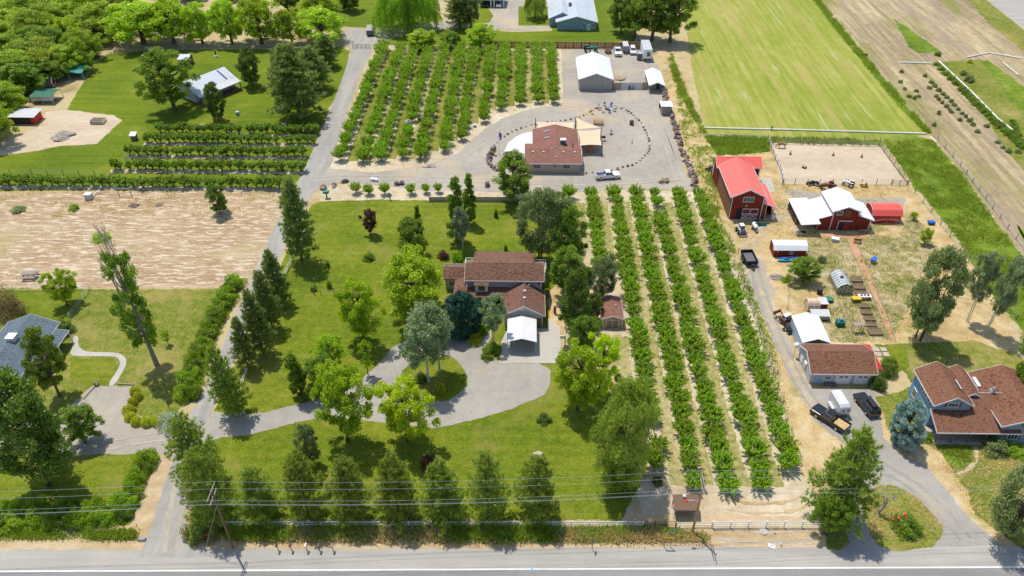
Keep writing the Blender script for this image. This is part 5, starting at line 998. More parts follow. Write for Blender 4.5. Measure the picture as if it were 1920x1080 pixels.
# --- greenhouse
s = bld('greenhouse', 59.7, 117, 'greenhouse with clear panels and rounded roof near the raised beds', 'greenhouse'); x0, x1 = 58.3, 61.1; mid = 59.7
pf = [(x0,.0),(x0-.05,1.3),(x0+.6,2.05),(mid,2.35),(x1-.6,2.05),(x1+.05,1.3),(x1,.0)]
for y in along((0,114.7),(0,119.4),7):
    q = MB()
    for a, b in zip(pf[:-1], pf[1:]): q.bar((a[0],y[1],a[1]),(b[0],y[1],b[1]),.06)
    q.build('frame_rib', K['m_dark'], s)
for j in range(7):
    ya, yb = 114.74+j*.671, 114.74+j*.671+.6
    for k, (a, b) in enumerate(zip(pf[:-1], pf[1:])): MB().add([(a[0],ya,a[1]),(b[0],ya,b[1]),(b[0],yb,b[1]),(a[0],yb,a[1])],[(0,1,2,3)]).add([(a[0]*.998+.002*mid,ya,a[1]-.02),(b[0]*.998+.002*mid,ya,b[1]-.02),(b[0]*.998+.002*mid,yb,b[1]-.02),(a[0]*.998+.002*mid,yb,a[1]-.02)],[(3,2,1,0)]).build('panel', K['m_poly' if k in (1,2,3,4) else 'm_ghglass'], s)
for xa, xb in ((58.35,58.95),(59.0,59.65),(59.75,60.4),(60.45,61.05)): MB().box(xa,xb,114.66,114.69,.05,1.55 if xa in (58.35,60.45) else 2.1).build('end_pane', K['m_ghglass'], s)
MB().box(59.2,59.75,116.6,117.2,2.3,2.42).build('roof_vent', K['m_dark'], s)
# --- white carport and garage
c = carport('white_carport', 47.1, 51.7, 98.4, 105.2, 2.4, 3.25, 'long white metal carport with blue-grey sides behind the grey garage', 'm_roof_white', sides=(.1,'m_paleblue'))
h = bld('double_garage', 51.5, 94.5, 'pale grey double garage with brown shingle roof and two white doors', 'garage')
gable(h, 46.6, 56.6, 91.2, 97.6, 2.55, 4.15, 'x', 'm_wall_palegrey', 'm_sh_rust', .35, .4, 'm_white')
for x in (51.8,54.9):
    d = MB().box(x-1.25,x+1.25,91.12,91.19,0,2.1).build('garage_door', K['m_white'], h)
    for k in (-1,1): MB().box(x+k*.4-.28,x+k*.4+.28,91.07,91.11,1.5,1.75).build('pane', K['m_glass'], d)
door(h,'S',47.8,91.19,.9,2.0,'m_paleblue'); window(h,'S',49.4,91.19,1.4,.9,.7); MB().box(49.0,50.8,90.6,91.1,0,.45).build('planter', K['m_darkgrey'], h)
MB().box(46.35,46.58,93.6,94.4,1.4,2.1).build('wall_cooler', K['m_white'], h); MB().box(46.5,46.58,95.4,96.6,.4,1.8).build('side_door', K['m_white'], h)
shed_roof(h, [(56.95,92.2,2.55),(58.3,92.2,2.2),(58.3,98.2,2.2),(56.95,98.2,2.55)], 'm_redpaint', .06, None, 'awning'); posts(h,[(58.2,92.4),(58.2,98.0)],2.15,.08,'m_white','awning_post')
MB().cyl((45.85,97.6,0),.06,2.3,8).blob((45.85,97.6,2.6),.45,.45,.45,3,.02,10,7).build('propane_tank', K['m_white'], h)
# --- blue two-storey house on the right
h = bld('blue_two_storey_house', 67, 84, 'blue two-storey house with rust-brown shingle roofs and front porch at right', 'house')
_, r = gable(h, 61.7, 66.9, 82.1, 89.2, 5.05, 6.6, 'y', 'm_wall_blue', 'm_sh_rust', .35, .4, 'm_white', wname='upper_wall', rname='upper_roof')
window(h,'S',64.3,82.09,4.9,1.5,.8,mull=2,shutters='m_wood_brown')
for y, z, w, hh in ((87.6,1.7,1.0,1.5),(84.4,1.7,1.0,1.5),(86.2,4.3,.7,1.0),(85.0,4.2,.7,1.0),(83.9,4.2,.7,1.0)): window(h,'W',61.69,y,z,w,hh,'m_white','m_glass_warm' if z < 3 else 'm_glass',mull=1 if z < 3 else 0)
MB().box(61.75,73.5,82.12,87.2,-.1,2.6).build('lower_wall', K['m_wall_blue'], h)
shed_roof(h, [(61.2,78.5,2.72),(73.6,78.5,2.72),(73.6,84.6,4.95),(66.95,84.6,4.95),(66.95,82.05,4.0),(61.2,82.05,4.0)], 'm_sh_rust', .14, 'm_white', 'porch_roof'); shed_roof(h, [(66.95,84.63,4.95),(73.6,84.63,4.95),(73.6,88.6,3.4),(66.95,88.6,3.4)], 'm_sh_rust', .14, None, 'back_roof')
gable(h, 66.95, 69.4, 84.0, 90.1, 4.6, 5.35, 'y', 'm_wall_blue', 'm_sh_rust', .1, .1, 'm_white', wname='dormer_wall', rname='dormer_roof'); MB().box(66.98,69.3,83.86,83.99,4.5,4.75).build('dormer_vent', K['m_dark'], h)
gable(h, 70.6, 79.0, 79.1, 89.6, 4.0, 5.6, 'y', 'm_wall_blueteal', 'm_sh_rust', .4, .4, 'm_white', wname='wing_wall', rname='wing_roof')
window(h,'S',72.9,79.09,1.5,1.5,1.1,mull=2,shutters='m_wood_brown'); window(h,'S',74.6,79.09,4.1,1.5,.8,mull=2,shutters='m_wood_brown')
MB().box(61.5,70.55,78.6,82.05,0,.25).build('porch_floor', K['m_concrete'], h)
for x in (61.7,64.0,66.5,68.8): MB().box(x-.08,x+.08,78.75,78.91,.25,2.6).build('porch_post', K['m_wood_brown'], h)
MB().bar((61.7,78.83,1.05),(70.4,78.83,1.05),.06,.08).build('porch_rail', K['m_wood_brown'], h); door(h,'S',65.2,82.11,1.0,2.0,'m_wood_brown',z0=.25); window(h,'S',67.6,82.11,1.5,1.6,1.1); window(h,'S',63.3,82.11,1.5,1.2,1.1)
MB().box(70.9,71.5,84.5,85.1,4.9,5.5).build('roof_ventilator', K['m_lightgrey'], h); MB().cyl((71.2,84.8,5.5),.28,.35,8).build('ventilator_cap', K['m_chrome'], h); MB().obox((66.1,85.3,6.0),Vector((0,1,0)),Vector((.8,0,-.5)),Vector((.5,0,.8)),2.0,.35,.1).build('skylight', K['m_lightgrey'], h); MB().box(70.0,70.5,86.4,88.4,4.0,4.6).build('cooler', K['m_white'], h); MB().cyl((66.6,90.4,3.8),.1,2.3,8).build('flue', K['m_dark'], h)
# --- slate-roofed house at the left edge
h = bld('slate_roofed_house', -84, 93, 'tan house with slate-blue shingle roof at the left edge', 'house'); gable(h, -88, -79.9, 84, 101.0, 2.65, 4.25, 'y', 'm_wall_tan', 'm_sh_slate', .35, .45)
shed_roof(h, [(-79.5,95.5,2.6),(-77.2,95.5,2.3),(-77.2,99.6,2.3),(-79.5,99.6,2.6)], 'm_sh_slate', .1, 'm_trim', 'entry_roof'); posts(h,[(-77.3,95.7),(-77.3,99.4)],2.2,.12,'m_trim','entry_post'); window(h,'E',-79.89,90,1.4,1.6,1.1); door(h,'E',-79.89,97.4,1.0,2.05,'m_wood_brown')
c = MB().box(-84.5,-83.1,94.4,95.8,4.0,4.9).build('evaporative_cooler', K['m_lightgrey'], h); MB().box(-84.55,-83.05,94.35,95.85,4.91,5.0).build('cooler_lid', K['m_white'], c); vents(h, [(-81.8,99,3.55)], 'm_slate' if 'm_slate' in K else 'm_darkgrey')
# --- metal-roofed house at upper left (turned to face the lane)
an = math.atan2(204.4-193.4, 85.9-78.1); xf = rotxf(-86, 193.4, an)
h = bld('metal_roofed_house', -86, 204, 'pale house with steel-grey metal roof and deep porch at upper left', 'house'); L_ = math.hypot(204.4-193.4, 7.8); x0, y0 = -86.0, 193.4; x1 = x0+L_
MB(xf).extr([(y0+2.6,-.1),(y0+9.6,-.1),(y0+9.6,3.2),(y0+6.1+.4,4.9),(y0+2.6,3.1)],'x',x0+.4,x1-.4).build('wall', K['m_wall_palegrey'], h)
shed_roof(h, [(x0,y0+2.2,3.15),(x1,y0+2.2,3.15),(x1,y0+6.5,5.0),(x0,y0+6.5,5.0)], 'm_roof_steel', .12, None, 'roof', xf); shed_roof(h, [(x0,y0+6.53,5.0),(x1,y0+6.53,5.0),(x1,y0+10.2,3.1),(x0,y0+10.2,3.1)], 'm_roof_steel', .12, None, 'roof', xf); shed_roof(h, [(x0,y0-.1,2.4),(x1,y0-.1,2.4),(x1,y0+2.18,3.12),(x0,y0+2.18,3.12)], 'm_roof_galv', .1, None, 'porch_roof', xf)
for k in range(5): MB(xf).box(x0+.3+k*(L_-.6)/4-.08,x0+.3+k*(L_-.6)/4+.08,y0+.1,y0+.26,0,2.3).build('porch_post', K['m_wood_dark'], h)
MB(xf).box(x0+.2,x1-.2,y0,y0+2.55,0,.3).build('deck', K['m_wood_brown'], h); door(h,'S',x0+6.2,y0+2.58,1,2,'m_wood_dark',xf=xf,z0=.3); window(h,'S',x0+3.2,y0+2.58,1.5,1.4,1.1,xf=xf); window(h,'S',x0+9.6,y0+2.58,1.5,1.4,1.1,xf=xf); window(h,'W',x0+.39,y0+6,1.6,1.2,1.1,xf=xf); MB(xf).bar((x0+10.8,y0+2.4,3.4),(x0+10.8,y0+6,4.9),.25,.2).build('flue', K['m_dark'], h)
s = bld('little_shed', -99.6, 222, 'little shed with grey gable roof behind the metal-roofed house', 'shed'); gable(s, -101.6, -98.4, 220.6, 223.6, 2.0, 2.9, 'x', 'm_barn_brown', 'm_roof_steel', .15, .2); door(s,'S',-99.8,220.59,.9,1.7,'m_white')
# --- shelters at the left edge
def canopy(name, x0, x1, y0, y1, z0, z1, mat, label):
    c = bld(name, (x0+x1)/2, (y0+y1)/2, label, 'canopy'); n = 8; g_ = MB(); pts = []
    for j in range(n+1):
        for i in range(n+1):
            u, v = i/n, j/n; z = (z0 if v < .5 else z1)+(z1-z0)*(v if v < .5 else v-1)*.0; z = z0+(z1-z0)*(1-abs(2*v-1))-.18*math.sin(math.pi*((u*4) % 1))*(1 if 0 < v < 1 else .6); pts.append((x0+(x1-x0)*u, y0+(y1-y0)*v, z))
    fs = [(j*(n+1)+i, j*(n+1)+i+1, (j+1)*(n+1)+i+1, (j+1)*(n+1)+i) for j in range(n) for i in range(n)]
    g_.add(pts, fs).add([(a,b,z-.04) for a, b, z in pts], [f[::-1] for f in fs]); g_.build('tarp', K[mat], c, smooth=True); posts(c,[(x0+.1,y0+.1),(x1-.1,y0+.1),(x0+.1,y1-.1),(x1-.1,y1-.1),((x0+x1)/2,y0+.1)],z0-.05,.1,'m_lightgrey','pole'); return c
canopy('green_canopy', -133.5, -125.2, 210.2, 217.2, 2.0, 2.9, 'm_tarp', 'teal green tarpaulin canopy at the edge of the woods')
canopy('green_canopy', -131.8, -125.8, 193.6, 199.0, 2.2, 2.6, 'm_tarp_dark', 'dark green canopy over a camper trailer at the left edge')
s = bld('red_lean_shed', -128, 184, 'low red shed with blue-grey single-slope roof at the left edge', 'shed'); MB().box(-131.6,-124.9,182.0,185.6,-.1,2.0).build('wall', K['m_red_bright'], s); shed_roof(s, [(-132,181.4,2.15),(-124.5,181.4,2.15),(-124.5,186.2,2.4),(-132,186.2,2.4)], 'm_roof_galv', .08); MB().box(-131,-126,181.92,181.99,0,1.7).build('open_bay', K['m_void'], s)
# --- small roofed stand by the road
s = bld('fruit_stand', 22.5, 66, 'small open fruit stand with weathered brown roof near the road', 'shelter'); shed_roof(s, [(20.75,64.9,1.9),(24.15,64.9,1.9),(24.2,67.0,2.6),(20.75,67.0,2.6)], 'm_wood_brown', .08); posts(s,[(20.95,65.2),(23.95,65.2)],1.8,.1,'m_white'); posts(s,[(20.95,66.8),(23.95,66.8)],2.4,.1,'m_wood_grey'); MB().box(21.0,23.9,65.5,66.3,.75,.82).build('counter', K['m_wood_grey'], s); MB().box(21.1,23.8,66.3,66.36,0,.74).build('counter_front', K['m_wood_grey'], s); vents(s, [(22.3,66.7,2.56)])
# ------------------------------------------------------------------ vehicles (local frame: nose along +x)
def bev(o, w=.06, seg=2):
    m = o.modifiers.new('bevel', 'BEVEL'); m.width = w; m.segments = seg; m.limit_method = 'ANGLE'; return o
WHEEL = {}
def wheel(root, x, y, r, w=.24):
    k = (round(r,2), round(w,2))
    if k not in WHEEL: WHEEL[k] = (MB().cyl((0,-w/2,0), r, w, 18, 'y').mesh('tyre', K['m_tyre']), MB().cyl((0,-w/2-.012,0), r*.6, w+.024, 12, 'y').mesh('rim', K['m_chrome']))
    t = link('wheel', WHEEL[k][0], root, (x, y, r)); link('rim', WHEEL[k][1], t)
def frustum(x0, x1, w, xa, xb, wt, z0, z1):
    p = [(x0,-w/2,z0),(x1,-w/2,z0),(x1,w/2,z0),(x0,w/2,z0),(xa,-wt/2,z1),(xb,-wt/2,z1),(xb,wt/2,z1),(xa,wt/2,z1)]
    return MB().add(p, [(3,2,1,0),(4,5,6,7),(0,1,5,4),(1,2,6,5),(2,3,7,6),(3,0,4,7)]), p
def glazing(root, p, sides=((.08,.46),(.54,.92))):
    P_ = [Vector(v) for v in p]; c = sum(P_, Vector())/8
    def q(a, b, d, e, u0, u1, v0, v1, name):
        f = lambda u, v: (P_[a].lerp(P_[b], u)).lerp(P_[e].lerp(P_[d], u), v)
        pts = [f(u0,v0), f(u1,v0), f(u1,v1), f(u0,v1)]; n = (pts[1]-pts[0]).cross(pts[3]-pts[0]).normalized(); n = n if n.dot(pts[0]-c) > 0 else -n
        m = MB().add([v+n*.015 for v in pts]+[v-n*.01 for v in pts], [(0,1,2,3),(7,6,5,4),(0,4,5,1),(1,5,6,2),(2,6,7,3),(3,7,4,0)]); m.build(name, K['m_glass'], root, world=False)
    q(1,2,6,5,.06,.94,.08,.94,'windshield'); q(0,3,7,4,.08,.92,.15,.9,'rear_window')
    for a, b in sides: q(0,1,5,4,a,b,.15,.88,'side_window'); q(3,2,6,7,a,b,.15,.88,'side_window')
def lamps(root, L, w, zf=.85, zr=.95, lx=None):
    for s in (-1,1):
        MB().box(L/2-.06,L/2+.02,s*w*.36-.16,s*w*.36+.16,zf-.09,zf+.09).build('headlight', K['m_lightgrey'], root, world=False); MB().box(-L/2-.02,-L/2+.05,s*w*.43-.08,s*w*.43+.08,zr-.14,zr+.14).build('tail_light', K['m_redpaint'], root, world=False)
        MB().box(.95,1.15,s*(w/2+.13)-.1,s*(w/2+.13)+.1,1.12,1.3).build('mirror', K['m_dark'], root, world=False)
def pickup(loc, head, paint, label, L=5.6, w=1.95):
    r = empty('pickup_truck', loc, math.radians(head), label, 'pickup'); h = L/2
    bev(MB().extr([(-.75,.42),(h-.05,.42),(h,.62),(h-.02,.98),(h-.2,1.1),(1.15,1.16),(-.75,1.16)],'y',-w/2,w/2).build('body', K[paint], r, world=False), .07)
    m, p = frustum(-.75,1.25,w-.06,-.6,.55,w-.42,1.15,1.86); bev(m.build('cab', K[paint], r, world=False), .05); glazing(r, p)
    b = MB().box(-h,-.78,-w/2,w/2,.45,.72).box(-h,-.78,-w/2,-w/2+.09,.721,1.2).box(-h,-.78,w/2-.09,w/2,.721,1.2).box(-.87,-.78,-w/2+.09,w/2-.09,.721,1.2).box(-h,-h+.08,-w/2+.09,w/2-.09,.721,1.18).build('bed', K[paint], r, world=False)
    MB().box(-h+.1,-.9,-w/2+.12,w/2-.12,.724,.75).build('bed_liner', K['m_darkgrey'], b, world=False)
    MB().box(h-.02,h+.1,-w/2+.05,w/2-.05,.42,.62).build('bumper', K['m_chrome'], r, world=False); MB().box(-h-.1,-h-.005,-w/2+.05,w/2-.05,.48,.62).build('bumper', K['m_chrome'], r, world=False); MB().box(h+.005,h+.03,-.5,.5,.68,.95).build('grille', K['m_dark'], r, world=False)
    for x in (1.75,-1.65):
        for s in (-1,1): wheel(r, x, s*(w/2-.1), .39)
    lamps(r, L, w); return r
def suv(loc, head, paint, label, L=4.8, w=1.9, name='parked_car', box=False):
    r = empty(name, loc, math.radians(head), label, 'car'); h = L/2
    bev(MB().extr([(-h,.45),(h-.05,.40),(h,.62),(h-.04,.9),(h-.25,1.02),(1.05,1.1),(-h+.05,1.1)],'y',-w/2,w/2).build('body', K[paint], r, world=False), .08)
    m, p = frustum(-h+.05,1.25,w-.06,-h+.35,.45,w-.42,1.09,1.7); bev(m.build('cabin', K[paint], r, world=False), .06); glazing(r, p, ((.06,.30),(.34,.60),(.64,.93)))
    for x in (1.45,-1.4):
        for s in (-1,1): wheel(r, x, s*(w/2-.1), .36)
    for s in (-1,1): MB().box(-1.7,.3,s*.6-.03,s*.6+.03,1.71,1.77).build('roof_rail', K['m_dark'], r, world=False)
    lamps(r, L, w); 
    if box: bev(MB().box(-1.9,.2,-.42,.32,1.78,2.1).build('roof_box', K['m_black'], r, world=False), .1)
    return r
def at(px, py): v = U(px, py); return (v.x, v.y, .04)
pw = pickup((19.3,156.9,.03), 8, 'm_paintwhite', 'white pickup with barrels in its bed on the gravel below the red-brown roof')
for x, m, lab in ((17.4,'m_paleblue','pale blue barrel in the bed of the white pickup'),(18.6,'m_blue','deep blue barrel in the bed of the white pickup')):
    o = empty('barrel', (x, 156.9+.1*(x-18), .79), 0, lab, 'barrel'); bev(MB().cyl((0,0,0),.29,.85,14).build('drum', K[m], o, world=False), .03); MB().cyl((0,0,.852),.27,.03,14).build('lid', K['m_paleblue' if m == 'm_paleblue' else 'm_blue'], o, world=False)
pb = pickup((47.4,83.0,.03), 130.6, 'm_paintblack', 'black pickup with a tan load in its bed before the double garage', 5.9, 2.05)
o = empty('bed_load', (0,0,0), 0, 'tan straw-coloured load in the bed of the black pickup', 'load'); a_ = math.radians(130.6); c_ = Vector((47.4,83.0,.80)); fx = Vector((math.cos(a_),math.sin(a_),0)); fy = Vector((-fx.y,fx.x,0)); o.location = c_-fx*1.85
m = MB(); n = 9; pts = [fx*(1.9*(i/n-.5))+fy*(1.55*(j/n-.5))+ZU*(.22+.06*mnoise.noise(Vector((i*.6,j*.6,2)))) for j in range(n+1) for i in range(n+1)]; fs = [(j*(n+1)+i,j*(n+1)+i+1,(j+1)*(n+1)+i+1,(j+1)*(n+1)+i) for j in range(n) for i in range(n)]
m.add(pts, fs); m.add([fx*(s*.95)+fy*(t*.775) for s, t in ((-1,-1),(1,-1),(1,1),(-1,1))], [(3,2,1,0)]); m.build('straw', K['m_hayload'], o, world=False)
suv((54.0,86.0,.03), 103, 'm_paintblack', 'black SUV with roof box parked right of the horse trailer', 4.9, 1.95, box=True)
ht = empty('horse_trailer', at(1570,768), math.radians(-82), 'silver-white rounded horse trailer before the double garage', 'trailer')
bev(MB().extr([(-1.9,.5),(1.3,.5),(1.9,.7),(2.0,1.5),(1.75,2.25),(1.2,2.5),(-1.9,2.5)],'y',-.9,.9).build('body', K['m_paintsilver'], ht, world=False), .18, 3)
for s in (-1,1):
    bev(MB().box(-1.1,.6,s*1.1-.18,s*1.1+.18,.45,.95).build('fender', K['m_paintwhite'], ht, world=False), .1); wheel(ht,-.65,s*1.08,.34); wheel(ht,.15,s*1.08,.34)
    MB().obox((1.93,s*.4,1.75),Vector((-.3,0,.95)),Vector((0,1,0)),Vector((.95,0,.3)),.3,.35,.06).build('window', K['m_glass'], ht, world=False)
MB().bar((1.7,-.5,.5),(3.0,0,.5),.09).bar((1.7,.5,.5),(3.0,0,.5),.09).box(2.6,2.7,-.05,.05,0,.6).build('hitch', K['m_darkgrey'], ht, world=False); MB().box(-1.7,1.2,-.5,.5,2.505,2.53).build('roof_panel', K['m_paintwhite'], ht, world=False)
pickup((28.4,232.3,.03), -90, 'm_paintwhite', 'white pickup parked nose-out by the board fence at the top of the yard', 5.8, 2.1)
suv((33.1,233.2,.03), -92, 'm_paintwhite', 'white car parked nose-out between two trailers at the top of the yard', 4.7, 1.85)
def boxtrailer(name, loc, head, L, w, h, mat, label, roof='m_lightgrey', wh=.33, z0=.55, wins=(), axles=1):
    r = empty(name, loc, math.radians(head), label, 'trailer'); bev(MB().box(-L/2,L/2,-w/2,w/2,z0,h).build('body', K[mat], r, world=False), .05); MB().box(-L/2+.05,L/2-.05,-w/2+.05,w/2-.05,h+.002,h+.03).build('roof', K[roof], r, world=False)
    for a in range(axles):
        for s in (-1,1): wheel(r, -.3-.8*a, s*(w/2+.02), wh, .2)
    MB().bar((L/2,-w*.3,z0-.05),(L/2+1.1,0,z0-.08),.09).bar((L/2,w*.3,z0-.05),(L/2+1.1,0,z0-.08),.09).box(L/2+.9,L/2+1.0,-.05,.05,0,z0).build('hitch', K['m_darkgrey'], r, world=False)
    for x0, x1, z0_, z1, mm in wins: MB().box(L/2+.002,L/2+.03,x0,x1,z0_,z1).build('window', K[mm], r, world=False)
    return r
boxtrailer('storage_trailer', (36.7,230.2,.02), -90, 8.2, 2.5, 3.6, 'm_white', 'long white storage trailer at the top right corner of the yard', 'm_roof_galv', .45, .9, ((-.3,.7,1.6,2.9,'m_darkgrey'),), 2)
boxtrailer('cargo_trailer', (30.9,234.4,.02), -90, 4.2, 1.7, 2.3, 'm_grey', 'small grey cargo trailer between the white pickup and white car', 'm_lightgrey')
o = empty('water_tank', (34.5,227.6,.02), 0, 'upright blue-grey tank beside the storage trailer', 'tank'); bev(MB().box(-.75,.75,-.7,.7,.02,2.0).build('tank_body', K['m_darkgrey'], o, world=False), .12); MB().box(-.7,.7,-.65,.65,2.002,2.1).build('lid', K['m_paleblue'], o, world=False)
def tractor(loc, head, paint, label, s=1.0, canopy=None, rim='m_yellow'):
    r = empty('tractor', loc, math.radians(head), label, 'tractor'); r.scale = (s,s,s)
    bev(MB().box(-.3,1.7,-.32,.32,.75,1.4).build('hood', K[paint], r, world=False), .08); MB().box(-1.0,-.3,-.3,.3,.6,1.0).build('chassis', K['m_darkgrey'], r, world=False); bev(MB().box(-.95,-.5,-.28,.28,1.01,1.2).build('seat', K['m_black'], r, world=False), .05); MB().box(-.75,-.65,-.28,.28,1.2,1.6).build('seat_back', K['m_black'], r, world=False)
    MB().tube([(-.25,0,1.4),(-.42,0,1.62)],.03,6).cyl((-.45,0,1.62),.2,.03,12).build('steering_wheel', K['m_black'], r, world=False); MB().cyl((1.0,.1,1.4),.05,.6,8).build('exhaust', K['m_dark'], r, world=False)
    for y in (-.75,.75):
        wheel(r,-.8,y,.72,.36); wheel(r,1.35,y*.8,.4,.22); bev(MB().box(-1.3,-.25,y-.2,y+.2,1.45,1.53).build('fender', K[paint], r, world=False), .05)
    if canopy: MB().box(-1.3,.1,-.7,.7,2.1,2.18).build('canopy', K[canopy], r, world=False); MB().box(-1.2,-1.12,-.6,-.52,.9,2.1).box(-1.2,-1.12,.52,.6,.9,2.1).build('canopy_post', K['m_dark'], r, world=False)
    return r
tractor((20.2,233.2,.03), 8, 'm_green', 'green tractor behind the metal garage', 1.25); tractor(at(1552,355), 186, 'm_rust', 'rusty red tractor below the riding arena', 1.05); tractor(at(1590,349), 150, 'm_paintwhite', 'small white and blue tractor below the riding arena', .8)
o = empty('rack_trailer', (25.6,233.0,.02), math.radians(-90), 'dark flat rack trailer left of the white pickup at the fence', 'trailer'); MB().box(-1.2,1.2,-.85,.85,.5,.6).build('deck', K['m_wood_dark'], o, world=False)
for s in (-1,1): MB().bar((-1.2,s*.85,1.0),(1.2,s*.85,1.0),.06).bar((-1.2,s*.85,.6),(-1.2,s*.85,1.0),.06).bar((1.2,s*.85,.6),(1.2,s*.85,1.0),.06).build('side_rail', K['m_rust'], o, world=False); wheel(o,0,s*.95,.3,.18)
MB().bar((1.2,0,.5),(2.4,0,.45),.08).box(2.2,2.28,-.04,.04,0,.45).build('hitch', K['m_rust'], o, world=False)
o = empty('dump_trailer', at(1403,490), math.radians(-86), 'black open dump trailer beside the farm track', 'trailer'); o.scale = (1.05,1.05,1.05); b = MB().box(-1.9,1.9,-1.05,1.05,.6,.72).box(-1.9,1.9,-1.1,-1.03,.721,1.35).box(-1.9,1.9,1.03,1.1,.721,1.35).box(-1.9,-1.83,-1.03,1.03,.721,1.35).box(1.83,1.9,-1.03,1.03,.721,1.35).build('box', K['m_black'], o, world=False); MB().box(-1.8,1.8,-1.0,1.0,.723,.74).build('floor', K['m_darkgrey'], b, world=False)
for s in (-1,1):
    wheel(o,-.5,s*1.22,.36,.2); wheel(o,.3,s*1.22,.36,.2); MB().box(-1.0,.8,s*1.22-.12,s*1.22+.12,.76,.8).build('fender', K['m_black'], o, world=False)
MB().bar((1.9,-.6,.6),(3.2,0,.55),.1).bar((1.9,.6,.6),(3.2,0,.55),.1).box(2.2,2.7,-.25,.25,.6,.95).box(3.0,3.08,-.04,.04,0,.55).build('hitch', K['m_black'], o, world=False)
o = empty('skid_steer', at(1388,436), math.radians(-80), 'white skid-steer loader in front of the red barn', 'loader'); bev(MB().box(-1.2,.7,-.55,.55,.45,1.1).build('body', K['m_lightgrey'], o, world=False), .06); m, p = frustum(-.5,.75,1.0,-.45,.6,.9,1.1,2.0); m.build('cab', K['m_white'], o, world=False); glazing(o, p, ((.1,.9),))
for s in (-1,1):
    wheel(o,-.7,s*.75,.4,.3); wheel(o,.45,s*.75,.4,.3); MB().bar((-1.2,s*.62,1.35),(.9,s*.62,1.15),.12).bar((.9,s*.62,1.15),(1.3,s*.62,.4),.12).build('lift_arm', K['m_white'], o, world=False)
MB().extr([(1.2,.08),(1.9,.08),(1.9,.14),(1.3,.2),(1.25,.75),(1.2,.75)],'y',-.85,.85).build('bucket', K['m_darkgrey'], o, world=False)
o = empty('tank_trailer', at(1414,430), math.radians(-85), 'small white tank on a two-wheel trailer by the barn door', 'trailer'); MB().tube([(-.95,0,.95),(-.75,0,.95),(.75,0,.95),(.95,0,.95)],[.25,.42,.42,.25],14).build('tank', K['m_white'], o, world=False, smooth=False); MB().box(-.9,1.6,-.25,.25,.4,.5).box(1.4,1.46,-.04,.04,0,.4).build('frame', K['m_darkgrey'], o, world=False)
for s in (-1,1): wheel(o,0,s*.5,.32,.18)
MB().box(-.15,.1,-.12,.12,1.36,1.48).build('cap', K['m_blue'], o, world=False)
def atv(loc, head, paint, label):
    o = empty('quad_bike', loc, math.radians(head), label, 'quad bike'); bev(MB().box(-.7,.7,-.3,.3,.45,.8).build('body', K[paint], o, world=False), .1); bev(MB().box(-.6,.05,-.18,.18,.81,.95).build('seat', K['m_black'], o, world=False), .05); MB().bar((.3,0,.8),(.2,0,1.1),.05).bar((.2,-.35,1.1),(.2,.35,1.1),.04).build('handlebar', K['m_black'], o, world=False)
    for x in (-.55,.55):
        for s in (-1,1): wheel(o,x,s*.45,.28,.22)
    MB().box(.35,.75,-.35,.35,.83,.86).build('rack', K['m_black'], o, world=False); return o
atv(at(1519,347),20,'m_dark','dark quad bike below the riding arena, left of two'); atv(at(1528,347),160,'m_black','dark quad bike below the riding arena, right of two'); atv(at(1476,622),-60,'m_black','dark quad bike left of the white carport'); atv(at(1330,320),30,'m_dark','dark quad bike beside the boulder wall'); 
o = empty('garden_tractor', at(1620,350), math.radians(170), 'small yellow lawn tractor below the riding arena', 'lawn tractor'); bev(MB().box(0,.9,-.3,.3,.4,.8).build('hood', K['m_yellow'], o, world=False), .08); MB().box(-.7,0,-.35,.35,.35,.5).build('deck', K['m_yellow'], o, world=False); bev(MB().box(-.5,-.15,-.22,.22,.5,.85).build('seat', K['m_black'], o, world=False), .06)
for s in (-1,1): wheel(o,-.45,s*.45,.28,.2); wheel(o,.65,s*.4,.2,.14)
o = empty('work_truck', at(1471,606), math.radians(118), 'old flatbed with white cab roof beside the white carport', 'truck'); bev(MB().box(-.6,.8,-.8,.8,.5,1.3).build('body', K['m_rust'], o, world=False), .05); m, p = frustum(-.5,.5,1.5,-.45,.3,1.35,1.3,2.0); m.build('cab', K['m_white'], o, world=False); glazing(o, p, ((.1,.9),)); MB().box(-2.6,-.65,-.8,.8,.7,.82).build('flatbed', K['m_wood_dark'], o, world=False)
for x in (.4,-1.9):
    for s in (-1,1): wheel(o,x,s*.75,.36,.2)
MB().bar((1.0,-.7,.5),(2.2,-.7,1.0),.16).bar((1.0,.7,.5),(2.2,.7,1.0),.16).box(2.1,2.3,-.8,.8,.7,1.3).build('front_loader', K['m_rust'], o, world=False)
boxtrailer('camper_trailer', (-129.6,195.6,.02), 3, 5.4, 2.0, 2.05, 'm_white', 'white camper trailer under the dark green canopy', 'm_lightgrey', .32, .45)
boxtrailer('livestock_trailer', at(694,63), 98, 5.6, 2.0, 1.9, 'm_darkgrey', 'grey trailer parked on the gravel crossroad above the far orchard', 'm_grey', .33, .5, (), 2)
suv((-13.6,275.8,.03), -90, 'm_paintblack', 'dark car in the left bay of the open garage'); suv((-9.0,275.6,.03), -90, 'm_paintwhite', 'pale car in the right bay of the open garage')
